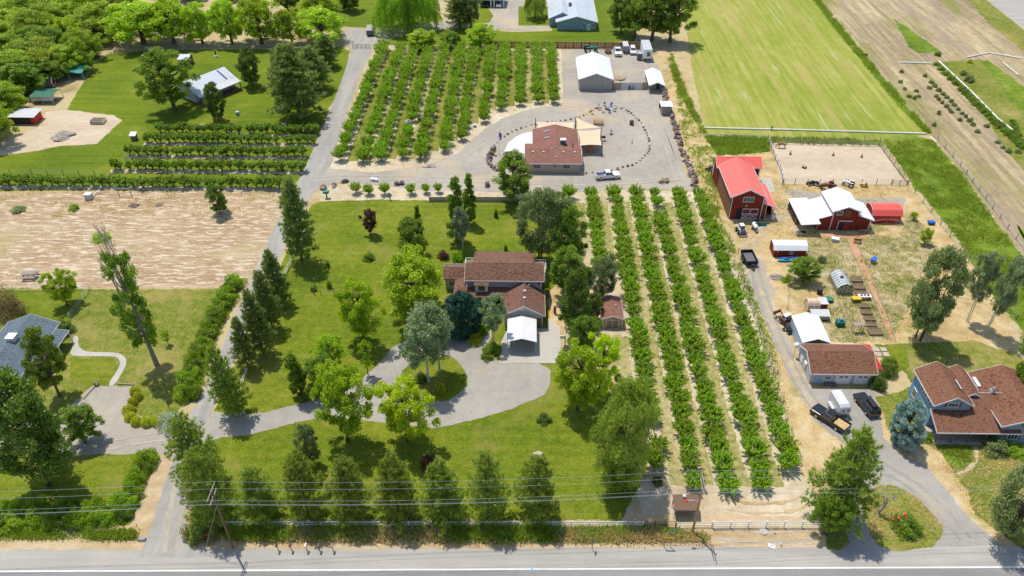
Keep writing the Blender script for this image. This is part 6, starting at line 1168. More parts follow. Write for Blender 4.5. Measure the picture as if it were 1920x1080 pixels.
# ------------------------------------------------------------------ fences
def postrail(name, pts, n, h, zs, pm, rm, label, pw=.12, rw=.05, rd=.12, rnd=False, jit=0., wires=False):
    p = [U(*q) if len(q) == 2 else Vector(q) for q in pts]; c = sum(p, Vector())/len(p); f = bld(name, c.x, c.y, label, 'fence'); al = []
    for i, (a, b) in enumerate(zip(p[:-1], p[1:])):
        k = max(1, round((b-a).length/n)); al += [(a.lerp(b, j/k).x, a.lerp(b, j/k).y) for j in range(k)]
    al.append((p[-1].x, p[-1].y)); posts(f, al, h, pw, pm, 'post', jit, rnd)
    if wires:
        for z in zs:
            for a, b in zip(p[:-1], p[1:]): MB().bar((a.x,a.y,z),(b.x,b.y,z),rw).build('wire', K[rm], f)
    else: rails(f, al, zs, rw, rm, 'rail', rd)
    return f
postrail('road_fence', [(405,987),(800,987),(1206,987)], 2.44, 1.15, (.45,.98), 'm_white', 'm_white', 'long white two-rail fence along the road below the pines', .13, .05, .15)
postrail('road_fence', [(1268,989),(1300,988),(1334,988)], 2.44, 1.15, (.45,.98), 'm_white', 'm_white', 'short white two-rail fence beside the right utility pole', .13, .05, .15)
postrail('three_rail_fence', [(1335,990),(1402,989),(1536,989)], 2.5, 1.45, (.4,.85,1.3), 'm_white', 'm_white', 'white three-rail fence at the front end of the near orchard', .15, .05, .14)
postrail('lane_fence', [(578,420),(548,490),(505,580),(470,680),(440,765)], 2.5, 1.15, (.45,.98), 'm_white', 'm_white', 'white two-rail fence between the lane and its pines', .13, .05, .15)
postrail('entrance_rail', [(430,782),(459,777)], 1.1, 1.0, (.4,.85), 'm_white', 'm_white', 'short white rail at the driveway entrance by the lane', .13, .05, .14)
postrail('farm_gate', [(1208,988),(1266,988)], 1.3, 1.35, (.3,.6,.9,1.2), 'm_rust', 'm_rust', 'rusty bar gate between the white road fences', .1, .04, .05)
f = bld('picket_fence', U(920,378).x, U(920,378).y, 'dark grey picket fence behind the back lawn', 'fence'); a, b = U(805,378), U(1040,378); boards(f,(a.x,a.y),(b.x,b.y),1.15,.22,'m_wood_grey','picket'); rails(f,[(a.x,a.y+.06),(b.x,b.y+.06)],(.3,.9),.05,'m_wood_grey','rail',.08); posts(f,along((a.x,a.y+.1),(b.x,b.y+.1),11),1.3,.12,'m_wood_grey')
postrail('orchard_fence', [(1318,372),(1342,430),(1374,500),(1404,570),(1432,650),(1458,730),(1482,832)], 3.4, 1.5, (.5,.95,1.4), 'm_wood_dark', 'm_galv', 'wire fence on dark posts along the right side of the near orchard', .14, .014, None, True, .03, True)
postrail('track_fence', [(1384,475),(1392,520),(1404,548)], 3.4, 1.4, (.6,1.2), 'm_wood_dark', 'm_galv', 'short line of dark posts beside the dump trailer', .13, .014, None, True, .03, True)
postrail('lawn_fence', [(-20,327),(60,327),(208,329)], 4.0, 1.3, (.4,.8,1.2), 'm_wood_dark', 'm_galv', 'wire fence on dark posts below the upper left lawn', .14, .02, None, True, .02, True)
postrail('lawn_fence', [(208,329),(248,287)], 4.0, 1.2, (.5,1.1), 'm_wood_grey', 'm_galv', 'low fence at the left end of the fruit tree rows', .12, .02, None, True, .02, True)
postrail('back_fence', [(165,88),(300,89),(480,90),(640,92)], 3.0, 1.3, (.35,.75,1.15), 'm_wood_grey', 'm_wood_grey', 'grey rail fence under the lime green trees', .12, .04, .1)
postrail('lane_gate', [(662,91),(694,91)], 1.3, 1.3, (.4,.8,1.2), 'm_wood_dark', 'm_wood_dark', 'dark gate across the lane at the top of the far orchard', .1, .05, .08)
postrail('orchard_end_fence', [(702,89),(800,89),(928,90)], 3.2, 1.2, (.4,.8,1.1), 'm_wood_brown', 'm_wood_brown', 'brown rail fence along the far end of the orchard', .1, .04, .08)
postrail('corral_fence', [(1450,270),(1550,272),(1648,274)], 3.0, 1.4, (.5,.95,1.35), 'm_wood_grey', 'm_wood_grey', 'fence along the far side of the riding arena', .12, .05, .1)
postrail('corral_fence', [(1648,274),(1676,312),(1702,346)], 3.0, 1.4, (.5,.95,1.35), 'm_wood_grey', 'm_wood_grey', 'fence along the right side of the riding arena', .12, .05, .1)
postrail('corral_fence', [(1466,346),(1560,346),(1670,347)], 3.2, 1.5, (.5,1.0,1.45), 'm_wood_dark', 'm_galv', 'fence of dark posts along the near side of the riding arena', .13, .02, None, True, .02, True)
postrail('corral_gate', [(1672,347),(1700,348)], 1.4, 1.4, (.4,.7,1.0,1.3), 'm_dark', 'm_dark', 'bar gate at the near right corner of the riding arena', .1, .04, .05)
postrail('corral_fence', [(1440,262),(1449,290),(1462,318),(1468,345)], 2.6, 1.4, (.5,.95,1.35), 'm_wood_grey', 'm_lightgrey', 'pale rail fence along the left side of the riding arena', .14, .05, .1)
postrail('pasture_fence', [(1715,362),(1745,400),(1800,470),(1850,530),(1905,600)], 4.0, 1.4, (.5,.95,1.35), 'm_wood_dark', 'm_galv', 'wire fence on dark posts between farmyard and pasture', .14, .016, None, True, .03, True)
postrail('pasture_fence', [(1758,262),(1800,312),(1860,392),(1920,470)], 4.0, 1.3, (.5,.95,1.25), 'm_wood_grey', 'm_lightgrey', 'pale fence between the pasture and the dry right field', .14, .03, None, False, .02, True)
postrail('hay_fence', [(1326,258),(1400,260),(1440,262)], 3.2, 1.2, (.5,.9,1.15), 'm_lightgrey', 'm_lightgrey', 'pale pipe fence at the near left corner of the hay field', .1, .05, .05)
postrail('hay_fence', [(1468,262),(1560,264),(1650,265)], 3.6, 1.2, (.5,1.1), 'm_wood_dark', 'm_galv', 'wire fence on dark posts between hay field and arena', .12, .016, None, True, .03, True)
postrail('yard_fence', [(0,545),(80,545),(168,543)], 3.0, 1.3, (.4,.8,1.2), 'm_galv', 'm_galv', 'mesh fence below the tilled field at the left', .08, .03, None, True, 0, True)
postrail('yard_fence', [(168,543),(150,572),(130,600)], 3.0, 1.3, (.4,.8,1.2), 'm_galv', 'm_galv', 'mesh fence running down to the slate-roofed house', .08, .03, None, True, 0, True)
postrail('garden_fence', [(602,553),(640,553),(668,552)], 2.6, 1.2, (.4,1.1), 'm_wood_dark', 'm_galv', 'small garden fence on the lawn left of the lime green trees', .1, .02, None, True, .02, True)
postrail('coop_fence', [(1632,424),(1660,420),(1694,424)], 2.4, 1.3, (.2,1.25), 'm_galv', 'm_galv', 'pipe pen in front of the bright red metal shed', .07, .05, None, True, 0, True)
postrail('pen_fence', [(1632,440),(1640,458),(1672,468),(1715,458),(1702,430)], 2.6, 1.3, (.6,1.2), 'm_wood_grey', 'm_galv', 'wire pen around the green patch below the red metal shed', .09, .02, None, True, .03, True)
postrail('run_fence', [(1478,548),(1475,580),(1508,581)], 2.4, 1.5, (.4,.9,1.4), 'm_wood_grey', 'm_galv', 'wire run left of the barrel hen house', .09, .02, None, True, .03, True)
# irrigation pipes
def pipe(pts, label, r=.13, mat='m_white'):
    p = [U(*q) for q in pts]; c = sum(p, Vector())/len(p); f = bld('irrigation_pipe', c.x, c.y, label, 'pipe')
    for a, b in zip(p[:-1], p[1:]):
        k = max(1, round((b-a).length/9))
        for j in range(k): MB().tube([a.lerp(b, j/k)+Vector((0,0,r+.03)), a.lerp(b, (j+.985)/k)+Vector((0,0,r+.03))], r, 8).build('pipe_length', K[mat], f)
pipe([(1321,241),(1500,245),(1737,252)], 'long white irrigation pipe along the near edge of the hay field', .2); pipe([(1744,258),(1756,268)], 'short white pipe at the right corner of the hay field'); pipe([(1686,118),(1746,120)], 'short white pipe crossing the dry right field', .2); pipe([(1811,109),(1855,100),(1918,111)], 'white pipe with a bend at the top of the right field', .2); pipe([(1760,116),(1822,174),(1872,225),(1912,256)], 'long diagonal white pipe beside the hedge plants', .2); pipe([(1880,118),(1910,142)], 'thin white pipe in the far right green strip', .15)
# ------------------------------------------------------------------ power line
def pole(px, py, top, label, mat='m_wood_warm'):
    b = U(px, py); h_ = HT(px, py, top); r = empty('utility_pole', b, 0, label, 'utility pole'); MB().tube([(0,0,-.2),(0,0,h_)],[.17,.11],10).build('pole', K[mat], r, world=False)
    for z, L in ((h_-.25,3.0),(h_-1.35,2.6)):
        a = MB().box(-.2,-.11,-L/2,L/2,z-.06,z+.06).build('crossarm', K['m_wood_grey'], r, world=False)
        for y in (-L/2+.1,0,L/2-.1): MB().cyl((-.155,y,z+.06),.05,.16,6).build('insulator', K['m_lightgrey'], a, world=False)
    MB().bar((-.15,0,h_-2.0),(-.15,1.0,h_-1.4),.04).bar((-.15,0,h_-2.0),(-.15,-1.0,h_-1.4),.04).build('brace', K['m_wood_grey'], r, world=False)
    return b, h_, r
b1, h1, r1 = pole(437,1027,920,'brown utility pole at the lane corner','m_wood_brown'); b2, h2, r2 = pole(1298,998,898,'leaning light brown utility pole by the fruit stand')
MB().tube([(0,0,h2-4.6),(-.9,-.2,h2-4.0),(-1.7,-.3,h2-4.0)],.045,6).build('lamp_arm', K['m_lightgrey'], r2, world=False); MB().box(-2.1,-1.6,-.42,-.18,h2-4.1,h2-3.95).build('lamp_head', K['m_redpaint'], r2, world=False)
MB().tube([(-.05,0,9.0),(-3.5,-1.0,0)],.016,5).build('guy_wire', K['m_lightgrey'], r1, world=False)
smat('m_wire', (.62,.64,.68), .35, .5, var=.05)
for y, dz, lab in ((1.4,-.03,'topmost overhead wire above the road fence'),(-1.4,-.03,'overhead wire on the near end of the top crossarms'),(1.2,-1.13,'overhead wire on the far end of the lower crossarms'),(-1.2,-1.13,'overhead wire on the near end of the lower crossarms'),(.0,-2.6,'lowest overhead wire on the poles')):
    A, B = Vector((b1.x-.155,b1.y+y,h1+dz)), Vector((b2.x-.155,b2.y+y,h2+dz)); d = B-A; E0, E1 = A-d*1.0, B+d*1.0; q = MB()
    for a, b in ((E0,A),(A,B),(B,E1)):
        q.tube([a.lerp(b, i/14)-Vector((0,0,1.0*4*(i/14)*(1-i/14))) for i in range(15)], .015, 4, cap=False)
    w_ = bld('power_line', A.x, A.y, lab, 'wire'); q.build('wire', K['m_wire'], w_)
# ------------------------------------------------------------------ stones
ROCK = [MB().blob((0,0,.26),.5,.42,.36,i,.5,8,5).mesh('rock', K[('m_rock','m_rock_dark','m_rock_pale')[i % 3]]) for i in range(9)]
def rock(px, py, s, label, group): 
    v = U(px, py); o = link('rock', ROCK[RV.choice((0,1,3,4,6,7,1,4,7,2))]); o.location = v; o.rotation_euler = (0,0,RV.uniform(0,6)); o.scale = (s*RV.uniform(.8,1.3), s*RV.uniform(.8,1.2), s*RV.uniform(.8,1.2)); return tag(o, label, 'rock', group)
ring = [(932,268),(927,273),(938,262),(946,257),(952,252),(960,247),(968,244),(977,241),(986,238),(996,235),(1004,234),(1016,232),(1026,230),(1035,229),(1042,229),(1051,227),(1060,226),(1070,224),(1078,222),(1086,220),(1094,217),(1100,214),(1106,210),(1113,207),(1118,204),(1154,201),(1165,204),(1174,207),(1178,210),(1183,213),(1187,217),(1193,222),(1198,226),(1202,231),(1206,240),(1209,245),(1212,250),(1214,255),(1216,260),(1217,265),(1218,274),(1218,279),(1216,284),(1214,288),(1209,292),(1204,297),(1200,301),(1193,306),(1185,310),(1177,312),(1168,314),(1158,317),(1147,319),(1099,325),(1111,324)]
for k, (x, y) in enumerate(ring): rock(x, y, RV.uniform(.4,.7), 'dark border stone around the yard of the red-brown roofed house, %s clockwise from the flagpole' % ORD(k+1), 'border stones around the gravel yard')
edge = [(924,284),(921,290),(918,296),(917,302),(918,308),(922,313),(927,317),(932,320),(926,280)]
for k, (x, y) in enumerate(edge): rock(x, y, RV.uniform(1.1,1.7), 'pale boulder left of the white patio, %s from the top of its curve' % ORD(k+1), 'boulders left of the patio')
for k, (x, y) in enumerate(((647,342),(626,350),(607,353),(745,346),(753,345),(914,349),(1245,343))):
    rock(x, y, 1.5 if k < 6 else .6, ('dark boulder on the dirt strip below the gravel drive, %s from the left' % ORD(k+1)) if k < 6 else 'small stone by the brush pile in the yard', None)
w_ = bld('boulder_wall', U(1280,270).x, U(1280,270).y, 'long dry wall of piled boulders along the right of the gravel yard', 'wall'); wp = [U(1243,163),U(1250,195),U(1258,215),U(1270,258),U(1284,295),U(1296,325),U(1307,354)]
for a, b in zip(wp[:-1], wp[1:]):
    k = int((b-a).length/.42)
    for j in range(k):
        p = a.lerp(b, j/k); o = link('boulder', ROCK[RV.randrange(9)], w_, Vector((p.x+RV.uniform(-.55,.55), p.y+RV.uniform(-.2,.2), RV.choice((-.05,.0,.35))))-wloc(w_)); s = RV.uniform(.7,1.35); o.scale = (s,s,s*RV.uniform(.8,1.2)); o.rotation_euler = (RV.uniform(-.4,.4),RV.uniform(-.4,.4),RV.uniform(0,6))
def heap(name, px, py, rx, ry, rz, mat, label, cat='pile', seed=1):
    v = U(px, py); o = bld(name, v.x, v.y, label, cat); q = MB(); rng = random.Random(seed)
    q.blob((0,0,-.02),rx,ry,rz,seed,.45,14,8).build('mound', K[mat], o, world=False)
    q = MB()
    for i in range(26): a = rng.uniform(0,6.28); d = rng.uniform(0,.9); p = Vector((math.cos(a)*rx*d, math.sin(a)*ry*d, rz*math.sqrt(max(0,1-d*d))*.9)); e = p+Vector((rng.uniform(-.7,.7), rng.uniform(-.7,.7), rng.uniform(0,.35))); q.tube([p,e],[.035,.015],4)
    q.build('twigs', K['m_deadwood'], o, world=False); return o
heap('brush_pile', 1244, 341, 1.3, 1.1, .9, 'm_dirt_pile', 'tan brush pile on the gravel above the near orchard', seed=3); heap('brush_pile', 118, 256, 2.6, 2.4, .8, 'm_wood_grey', 'round heap of grey brush in the garden dirt', seed=5); heap('dirt_heap', 1160, 148, 2.4, 1.8, .45, 'm_dirt_pile', 'low heap of dirt and cuttings behind the grey gates', seed=7)
heap('stick_pile', 1456, 520, 1.4, .9, .4, 'm_wood_grey', 'pile of grey poles beside the farm track', seed=9); heap('stone_pile', 168, 108, 2.6, 1.8, .8, 'm_rock', 'heap of grey junk at the top of the upper left lawn', seed=11); heap('ash_pile', 252, 386, 1.1, .9, .35, 'm_rock_dark', 'dark ash heap in the tilled field, left of two', seed=13); heap('ash_pile', 299, 385, .9, .7, .25, 'm_rock', 'grey ash heap in the tilled field, right of two', seed=15); heap('stone_pile', 806, 312, 1.5, .8, .4, 'm_rock_pale', 'pale stone heap at the foot of the fifth far orchard row', seed=17)
# ------------------------------------------------------------------ yard things
def picnic(loc, head, mat, label, s=1.0):
    r = empty('picnic_table', loc, math.radians(head), label, 'table'); r.scale = (s,s,s)
    for y in (-.3,-.1,.1,.3): MB().box(-.95,.95,y-.09,y+.09,.71,.76).build('top_board', K[mat], r, world=False)
    for y in (-.75,.75): MB().box(-.95,.95,y-.13,y+.13,.42,.47).build('bench', K[mat], r, world=False)
    for x in (-.65,.65): MB().bar((x,-.85,0),(x,-.25,.7),.06,.09).bar((x,.85,0),(x,.25,.7),.06,.09).bar((x,-.85,.39),(x,.85,.39),.06,.09).build('trestle', K[mat], r, world=False)
    return r
picnic((16.1,169.6,.02), 90, 'm_orange', 'orange picnic table under the square shade sail', 1.15); picnic(at(1121,232), -8, 'm_wood_warm', 'long wooden picnic table alone in the gravel yard', 1.4)
picnic(at(58,520), 5, 'm_wood_grey', 'weathered picnic table at the bottom of the tilled field', 1.4)
def chair(loc, head, mat, label, group=None):
    r = empty('lawn_chair', loc, math.radians(head), label, 'chair', group); bev(MB().box(-.3,.3,-.28,.28,.38,.43).build('seat', K[mat], r, world=False), .02); MB().obox((-.36,0,.72),Vector((-.25,0,.97)),Vector((0,1,0)),Vector((.97,0,.25)),.7,.56,.05).build('backrest', K[mat], r, world=False)
    for x, y in ((-.26,-.25),(.26,-.25),(-.26,.25),(.26,.25)): MB().box(x-.025,x+.025,y-.025,y+.025,0,.38).build('leg', K[mat], r, world=False)
    for y in (-.3,.3): MB().box(-.3,.3,y-.03,y+.03,.58,.62).build('armrest', K[mat], r, world=False)
    return r
fp = U(1138,205); o = empty('fire_pit', fp, 0, 'round steel fire pit inside the circle of chairs', 'fire pit'); MB().cyl((0,0,0),.55,.4,14).build('bowl', K['m_rust'], o, world=False); MB().cyl((0,0,.402),.48,.03,14).build('ashes', K['m_darkgrey'], o, world=False)
for k in range(8):
    a = k*math.pi/4+.2; chair((fp.x+math.cos(a)*2.1, fp.y+math.sin(a)*2.0, .03), math.degrees(a)+180, ('m_lightgrey','m_blue','m_grey','m_lightgrey','m_grey','m_white','m_blue','m_grey')[k], 'folding lawn chair around the fire pit, %s counter-clockwise from its right' % ORD(k+1), 'chairs around the fire pit')
chair(at(1110,214), -60, 'm_yellow', 'yellow lawn chair beside the border stones'); chair(at(929,292), 0, 'm_yellow', 'yellow bench seat left of the white patio')
o = empty('flagpole', at(936,290), 0, 'tall flagpole with dark folded flag left of the patio', 'flagpole'); MB().cyl((0,0,0),.06,6.2,8).build('pole', K['m_lightgrey'], o, world=False); q = MB(); pts = [(.06+.2*i,.05*math.sin(i*1.7),5.9-.35*j-.12*i) for j in range(5) for i in range(4)]; q.add(pts, [(j*4+i,j*4+i+1,(j+1)*4+i+1,(j+1)*4+i) for j in range(4) for i in range(3)]); f_ = q.build('flag', K['m_purple'], o, world=False); m_ = f_.modifiers.new('thick','SOLIDIFY'); m_.thickness = .02
def item(name, px, py, parts, label, cat, rz=0.0, s=1.0):
    o = empty(name, at(px, py), rz, label, cat); o.scale = (s,s,s)
    for nm, mb, mat in parts: bev(mb.build(nm, K[mat], o, world=False), .02, 1)
    return o
def bin_(px, py, mat, label): item('wheelie_bin', px, py, [('body', frustum(-.28,.28,.56,-.34,.34,.62,.05,1.0)[0], mat), ('lid', MB().box(-.36,.36,-.36,.36,1.005,1.06), mat), ('axle', MB().cyl((-.3,-.3,.1),.1,.6,8,'y'), 'm_black')], label, 'bin')
bin_(1180,167,'m_blue','bright blue bin against the grey gates'); bin_(1187,167,'m_grey','grey bin beside the blue one at the grey gates')
item('burn_barrel', 1184, 234, [('drum', MB().cyl((0,0,0),.55,1.1,14), 'm_rust'), ('rim', MB().cyl((0,0,1.102),.5,.04,14), 'm_wood_dark')], 'rusty drum alone in the gravel yard', 'drum')
item('sculpture', 1146, 252, [('stone', MB().blob((0,0,.25),.5,.5,.3,2,.3), 'm_grey'), ('figure', MB().tube([(0,.5,.0),(0,.5,.7),(0,.5,1.3)],[.22,.14,.05],7), 'm_rust')], 'small rust-coloured garden ornament in the gravel yard', 'ornament'); item('barbecue_grill', 1131, 264, [('drum', MB().cyl((-.5,0,1.0),.32,1.0,12,'x'), 'm_dark'), ('stand', MB().box(-.4,-.34,-.3,.3,0,.8).box(.34,.4,-.3,.3,0,.8), 'm_dark')], 'dark grill with grey hood beside the shade sail', 'grill'); item('garden_stake', 1185, 269, [('stake', MB().box(-.05,.05,-.05,.05,0,1.0), 'm_redpaint'), ('base', MB().cyl((0,0,0),.2,.08,8), 'm_rust')], 'small red marker stake in the gravel yard', 'stake')
item('log_bench', 1038, 233, [('seat', MB().box(-1.1,1.1,-.25,.25,.4,.5), 'm_lightgrey'), ('leg', MB().box(-.9,-.7,-.2,.2,0,.4).box(.7,.9,-.2,.2,0,.4), 'm_grey')], 'pale low bench behind the red-brown roofed house', 'bench')
for k, (x, y, m) in enumerate(((1474,490,'m_teal'),(1479,486,'m_blue'))):
    v = at(x, y); o = empty('kayak', v, math.radians(3), ('teal' if k == 0 else 'blue')+' kayak lying in front of the small red shed', 'kayak'); q = MB(); n = 12; pts = []; 
    for i in range(n+1):
        t = i/n*2-1; w = .40*max(.02,(1-t*t))**.6; 
        for a in range(8): th = a*math.pi/4; pts.append((t*1.85, w*math.cos(th), .22+.18*math.sin(th)*max(.25,(1-t*t))**.5+.08*t*t))
    q.add(pts, [(i*8+a,(i+1)*8+a,(i+1)*8+(a+1)%8,i*8+(a+1)%8) for i in range(n) for a in range(8)]); hl = q.build('hull', K[m], o, world=False, smooth=True); MB().tube([(-.45,0,.37),(.45,0,.37)],[.2,.2],10).build('cockpit', K['m_dark'], o, world=False)
item('wheelbarrow', 1637, 492, [('tray', frustum(-.5,.4,.5,-.7,.6,.8,.45,.8)[0], 'm_blue'), ('frame', MB().bar((-1.2,-.3,.6),(.7,-.1,.3),.05).bar((-1.2,.3,.6),(.7,.1,.3),.05).box(-.4,-.35,-.3,.3,0,.45), 'm_wood'), ('wheel', MB().cyl((.75,-.06,.22),.2,.12,10,'y'), 'm_tyre')], 'blue wheelbarrow on the weedy ground beside the brick path', 'wheelbarrow', .8, 1.2)
item('blue_cart', 1745, 420, [('box', MB().box(-.9,.9,-.6,.6,.35,.9), 'm_blue'), ('frame', MB().box(-.8,.8,-.5,.5,.22,.34), 'm_dark'), ('wheel', MB().cyl((-.5,-.65,.25),.24,.1,10,'y').cyl((.5,-.65,.25),.24,.1,10,'y').cyl((-.5,.55,.25),.24,.1,10,'y').cyl((.5,.55,.25),.24,.1,10,'y'), 'm_tyre')], 'bright blue cart by the pasture fence', 'cart', 0, .75)
item('water_trough', 1502, 441, [('tub', MB().box(-1.0,1.0,-.55,.55,0,.7), 'm_wood_grey'), ('water', MB().box(-.9,.9,-.45,.45,.702,.72), 'm_dark')], 'grey wooden trough at the corner of the open shelter', 'trough'); item('crate', 1565, 452, [('box', MB().box(-.7,.7,-.45,.45,0,.65), 'm_lightgrey'), ('lid', MB().box(-.75,.75,-.5,.5,.652,.72), 'm_white')], 'white box on the grass left of the brick path', 'box', -.3); item('bench', 1607, 456, [('seat', MB().box(-.7,.7,-.25,.25,.38,.45), 'm_wood_brown'), ('back', MB().box(-.7,.7,.22,.28,.5,.9), 'm_wood_brown'), ('leg', MB().box(-.65,-.55,-.2,.25,0,.38).box(.55,.65,-.2,.25,0,.38), 'm_wood_dark')], 'small brown bench right of the brick path', 'bench', -.3)
# barrel hen house and other garden structures
o = empty('hen_house', at(1527,577), 0, 'tan barrel-shaped hen house with red end box', 'hen house'); n = 10; pf = [(-1.1*math.cos(math.pi*i/n), 1.9*math.sin(math.pi*i/n)) for i in range(n+1)]
MB().extr([(a,b) for a, b in pf], 'x', -1.6, .5).build('cover', K['m_sail'], o, world=False); bev(MB().box(.55,1.9,-.9,.9,0,1.5).build('end_box', K['m_barn_red'], o, world=False), .03); MB().box(.52,1.98,-1.0,1.0,1.502,1.6).build('end_roof', K['m_lightgrey'], o, world=False)
for x in (-1.65,-.5,.5): MB().tube([(x,-a,b+.03) for a, b in pf],.05,5).build('hoop', K['m_white'], o, world=False)
item('hutch', 1535, 597, [('body', MB().box(-1.5,1.5,-.7,.7,.2,1.1), 'm_grey'), ('roof', MB().obox((0,0,1.25),Vector((1,0,0)),Vector((0,.97,.2)),ZU,3.3,1.7,.08), 'm_lightgrey'), ('leg', MB().box(-1.4,-1.3,-.6,.6,0,.2).box(1.3,1.4,-.6,.6,0,.2), 'm_wood_dark')], 'grey low hutch with pale roof beside the white carport', 'hutch'); item('rain_barrel', 1536, 551, [('drum', MB().cyl((0,0,0),.5,1.1,14), 'm_black'), ('rim', MB().cyl((0,0,1.102),.44,.03,14), 'm_dark')], 'black barrel left of the greenhouse', 'barrel'); item('stock_tank', 1554, 564, [('tank', MB().cyl((0,0,0),.75,.5,16), 'm_dark'), ('water', MB().cyl((0,0,.502),.66,.02,16), 'm_green')], 'round dark stock tank right of the hen house', 'tank')
item('feed_bin', 1574, 610, [('box', MB().box(-.7,.7,-.5,.5,0,.9), 'm_tarp_dark'), ('lid', MB().box(-.75,.75,-.55,.55,.902,.98), 'm_tarp_dark'), ('bucket', MB().cyl((.1,.0,.985),.22,.35,10,'z',.27), 'm_blue')], 'green feed bin with a blue bucket on top', 'bin'); item('yellow_cart', 1604, 565, [('bed', MB().box(-.8,.8,-.5,.5,.5,.85), 'm_yellow'), ('leg', MB().box(-.7,-.6,-.4,.4,0,.5).box(.6,.7,-.4,.4,0,.5), 'm_wood_dark')], 'yellow garden cart at the head of the raised beds', 'cart'); item('potting_table', 1619, 561, [('top', MB().box(-1.2,1.2,-.45,.45,.75,.82), 'm_white'), ('leg', MB().box(-1.1,-1.0,-.4,.4,0,.75).box(1.0,1.1,-.4,.4,0,.75), 'm_wood'), ('pot', MB().cyl((-.6,0,.825),.18,.3,10).cyl((0,.1,.825),.2,.25,10), 'm_purple'), ('bucket', MB().cyl((.6,0,.825),.2,.32,10), 'm_redpaint')], 'white potting table with purple pots and a red bucket', 'table')
bl = [(1605,526,2.1,1.5),(1610,540,2.1,1.5),(1615,553,2.2,1.4),(1620,576,1.9,1.0),(1624,588,1.9,1.0),(1630,600,1.9,1.0),(1633,611,1.9,1.0),(1640,624,2.4,1.7)]
for k, (x, y, a, b) in enumerate(bl):
    v = at(x, y); o = empty('raised_bed', v, 0, 'wooden raised bed in the line beside the brick path, %s from the top' % ORD(k+1), 'raised bed', 'raised beds beside the brick path')
    for p in ((-a/2,a/2,-b/2,-b/2+.08),(-a/2,a/2,b/2-.08,b/2),(-a/2,-a/2+.08,-b/2+.08,b/2-.08),(a/2-.08,a/2,-b/2+.08,b/2-.08)): MB().box(*p,0,.45).build('board', K['m_wood'], o, world=False)
    MB().box(-a/2+.081,a/2-.081,-b/2+.081,b/2-.081,.02,.36).build('compost', K['m_compost'], o, world=False)
for k, (pts) in enumerate((((1570,560),(1588,606)),((1579,558),(1596,608)),((1604,576),(1613,604)),((1611,574),(1620,600)))): 
    a, b = U(*pts[0]), U(*pts[1]); o = bld('edging_board', a.x, a.y, 'pale edging board of the vegetable rows, %s from the left' % ORD(k+1), 'board'); MB().bar((a.x,a.y,.08),(b.x,b.y,.08),.08,.14).build('board', K['m_wood'], o)
f = bld('path_edging', U(1610,500).x, U(1610,500).y, 'pale boards edging the brick path', 'edging'); 
for pts in (((1586,450),(1612,503),(1637,556),(1652,596),(1667,634)),((1602,447),(1627,500),(1650,560),(1667,600),(1680,642))):
    for a, b in zip(pts[:-1], pts[1:]): a, b = U(*a), U(*b); MB().bar((a.x,a.y,.07),(b.x,b.y,.07),.09,.14).build('board', K['m_wood_grey'], f)
item('garden_arbor', 1606, 622, [('frame', MB().box(-.9,-.8,-.4,-.3,0,1.7).box(.8,.9,-.4,-.3,0,1.7).box(-.9,-.8,.3,.4,0,1.7).box(.8,.9,.3,.4,0,1.7), 'm_wood_dark'), ('top', MB().box(-1,1,-.45,.45,1.702,1.78), 'm_wood_grey')], 'small dark arbour left of the lower raised beds', 'arbour', .1)
item('paving_slabs', 1652, 660, [('slab', MB().box(-.9,-.1,-.9,-.1,0,.06).box(.1,.9,-.9,-.1,0,.06).box(-.9,-.1,.1,.9,0,.06).box(.1,.9,.1,.9,0,.06), 'm_rock_pale')], 'block of pale paving slabs beside the red awning', 'paving', 0, 1.25)
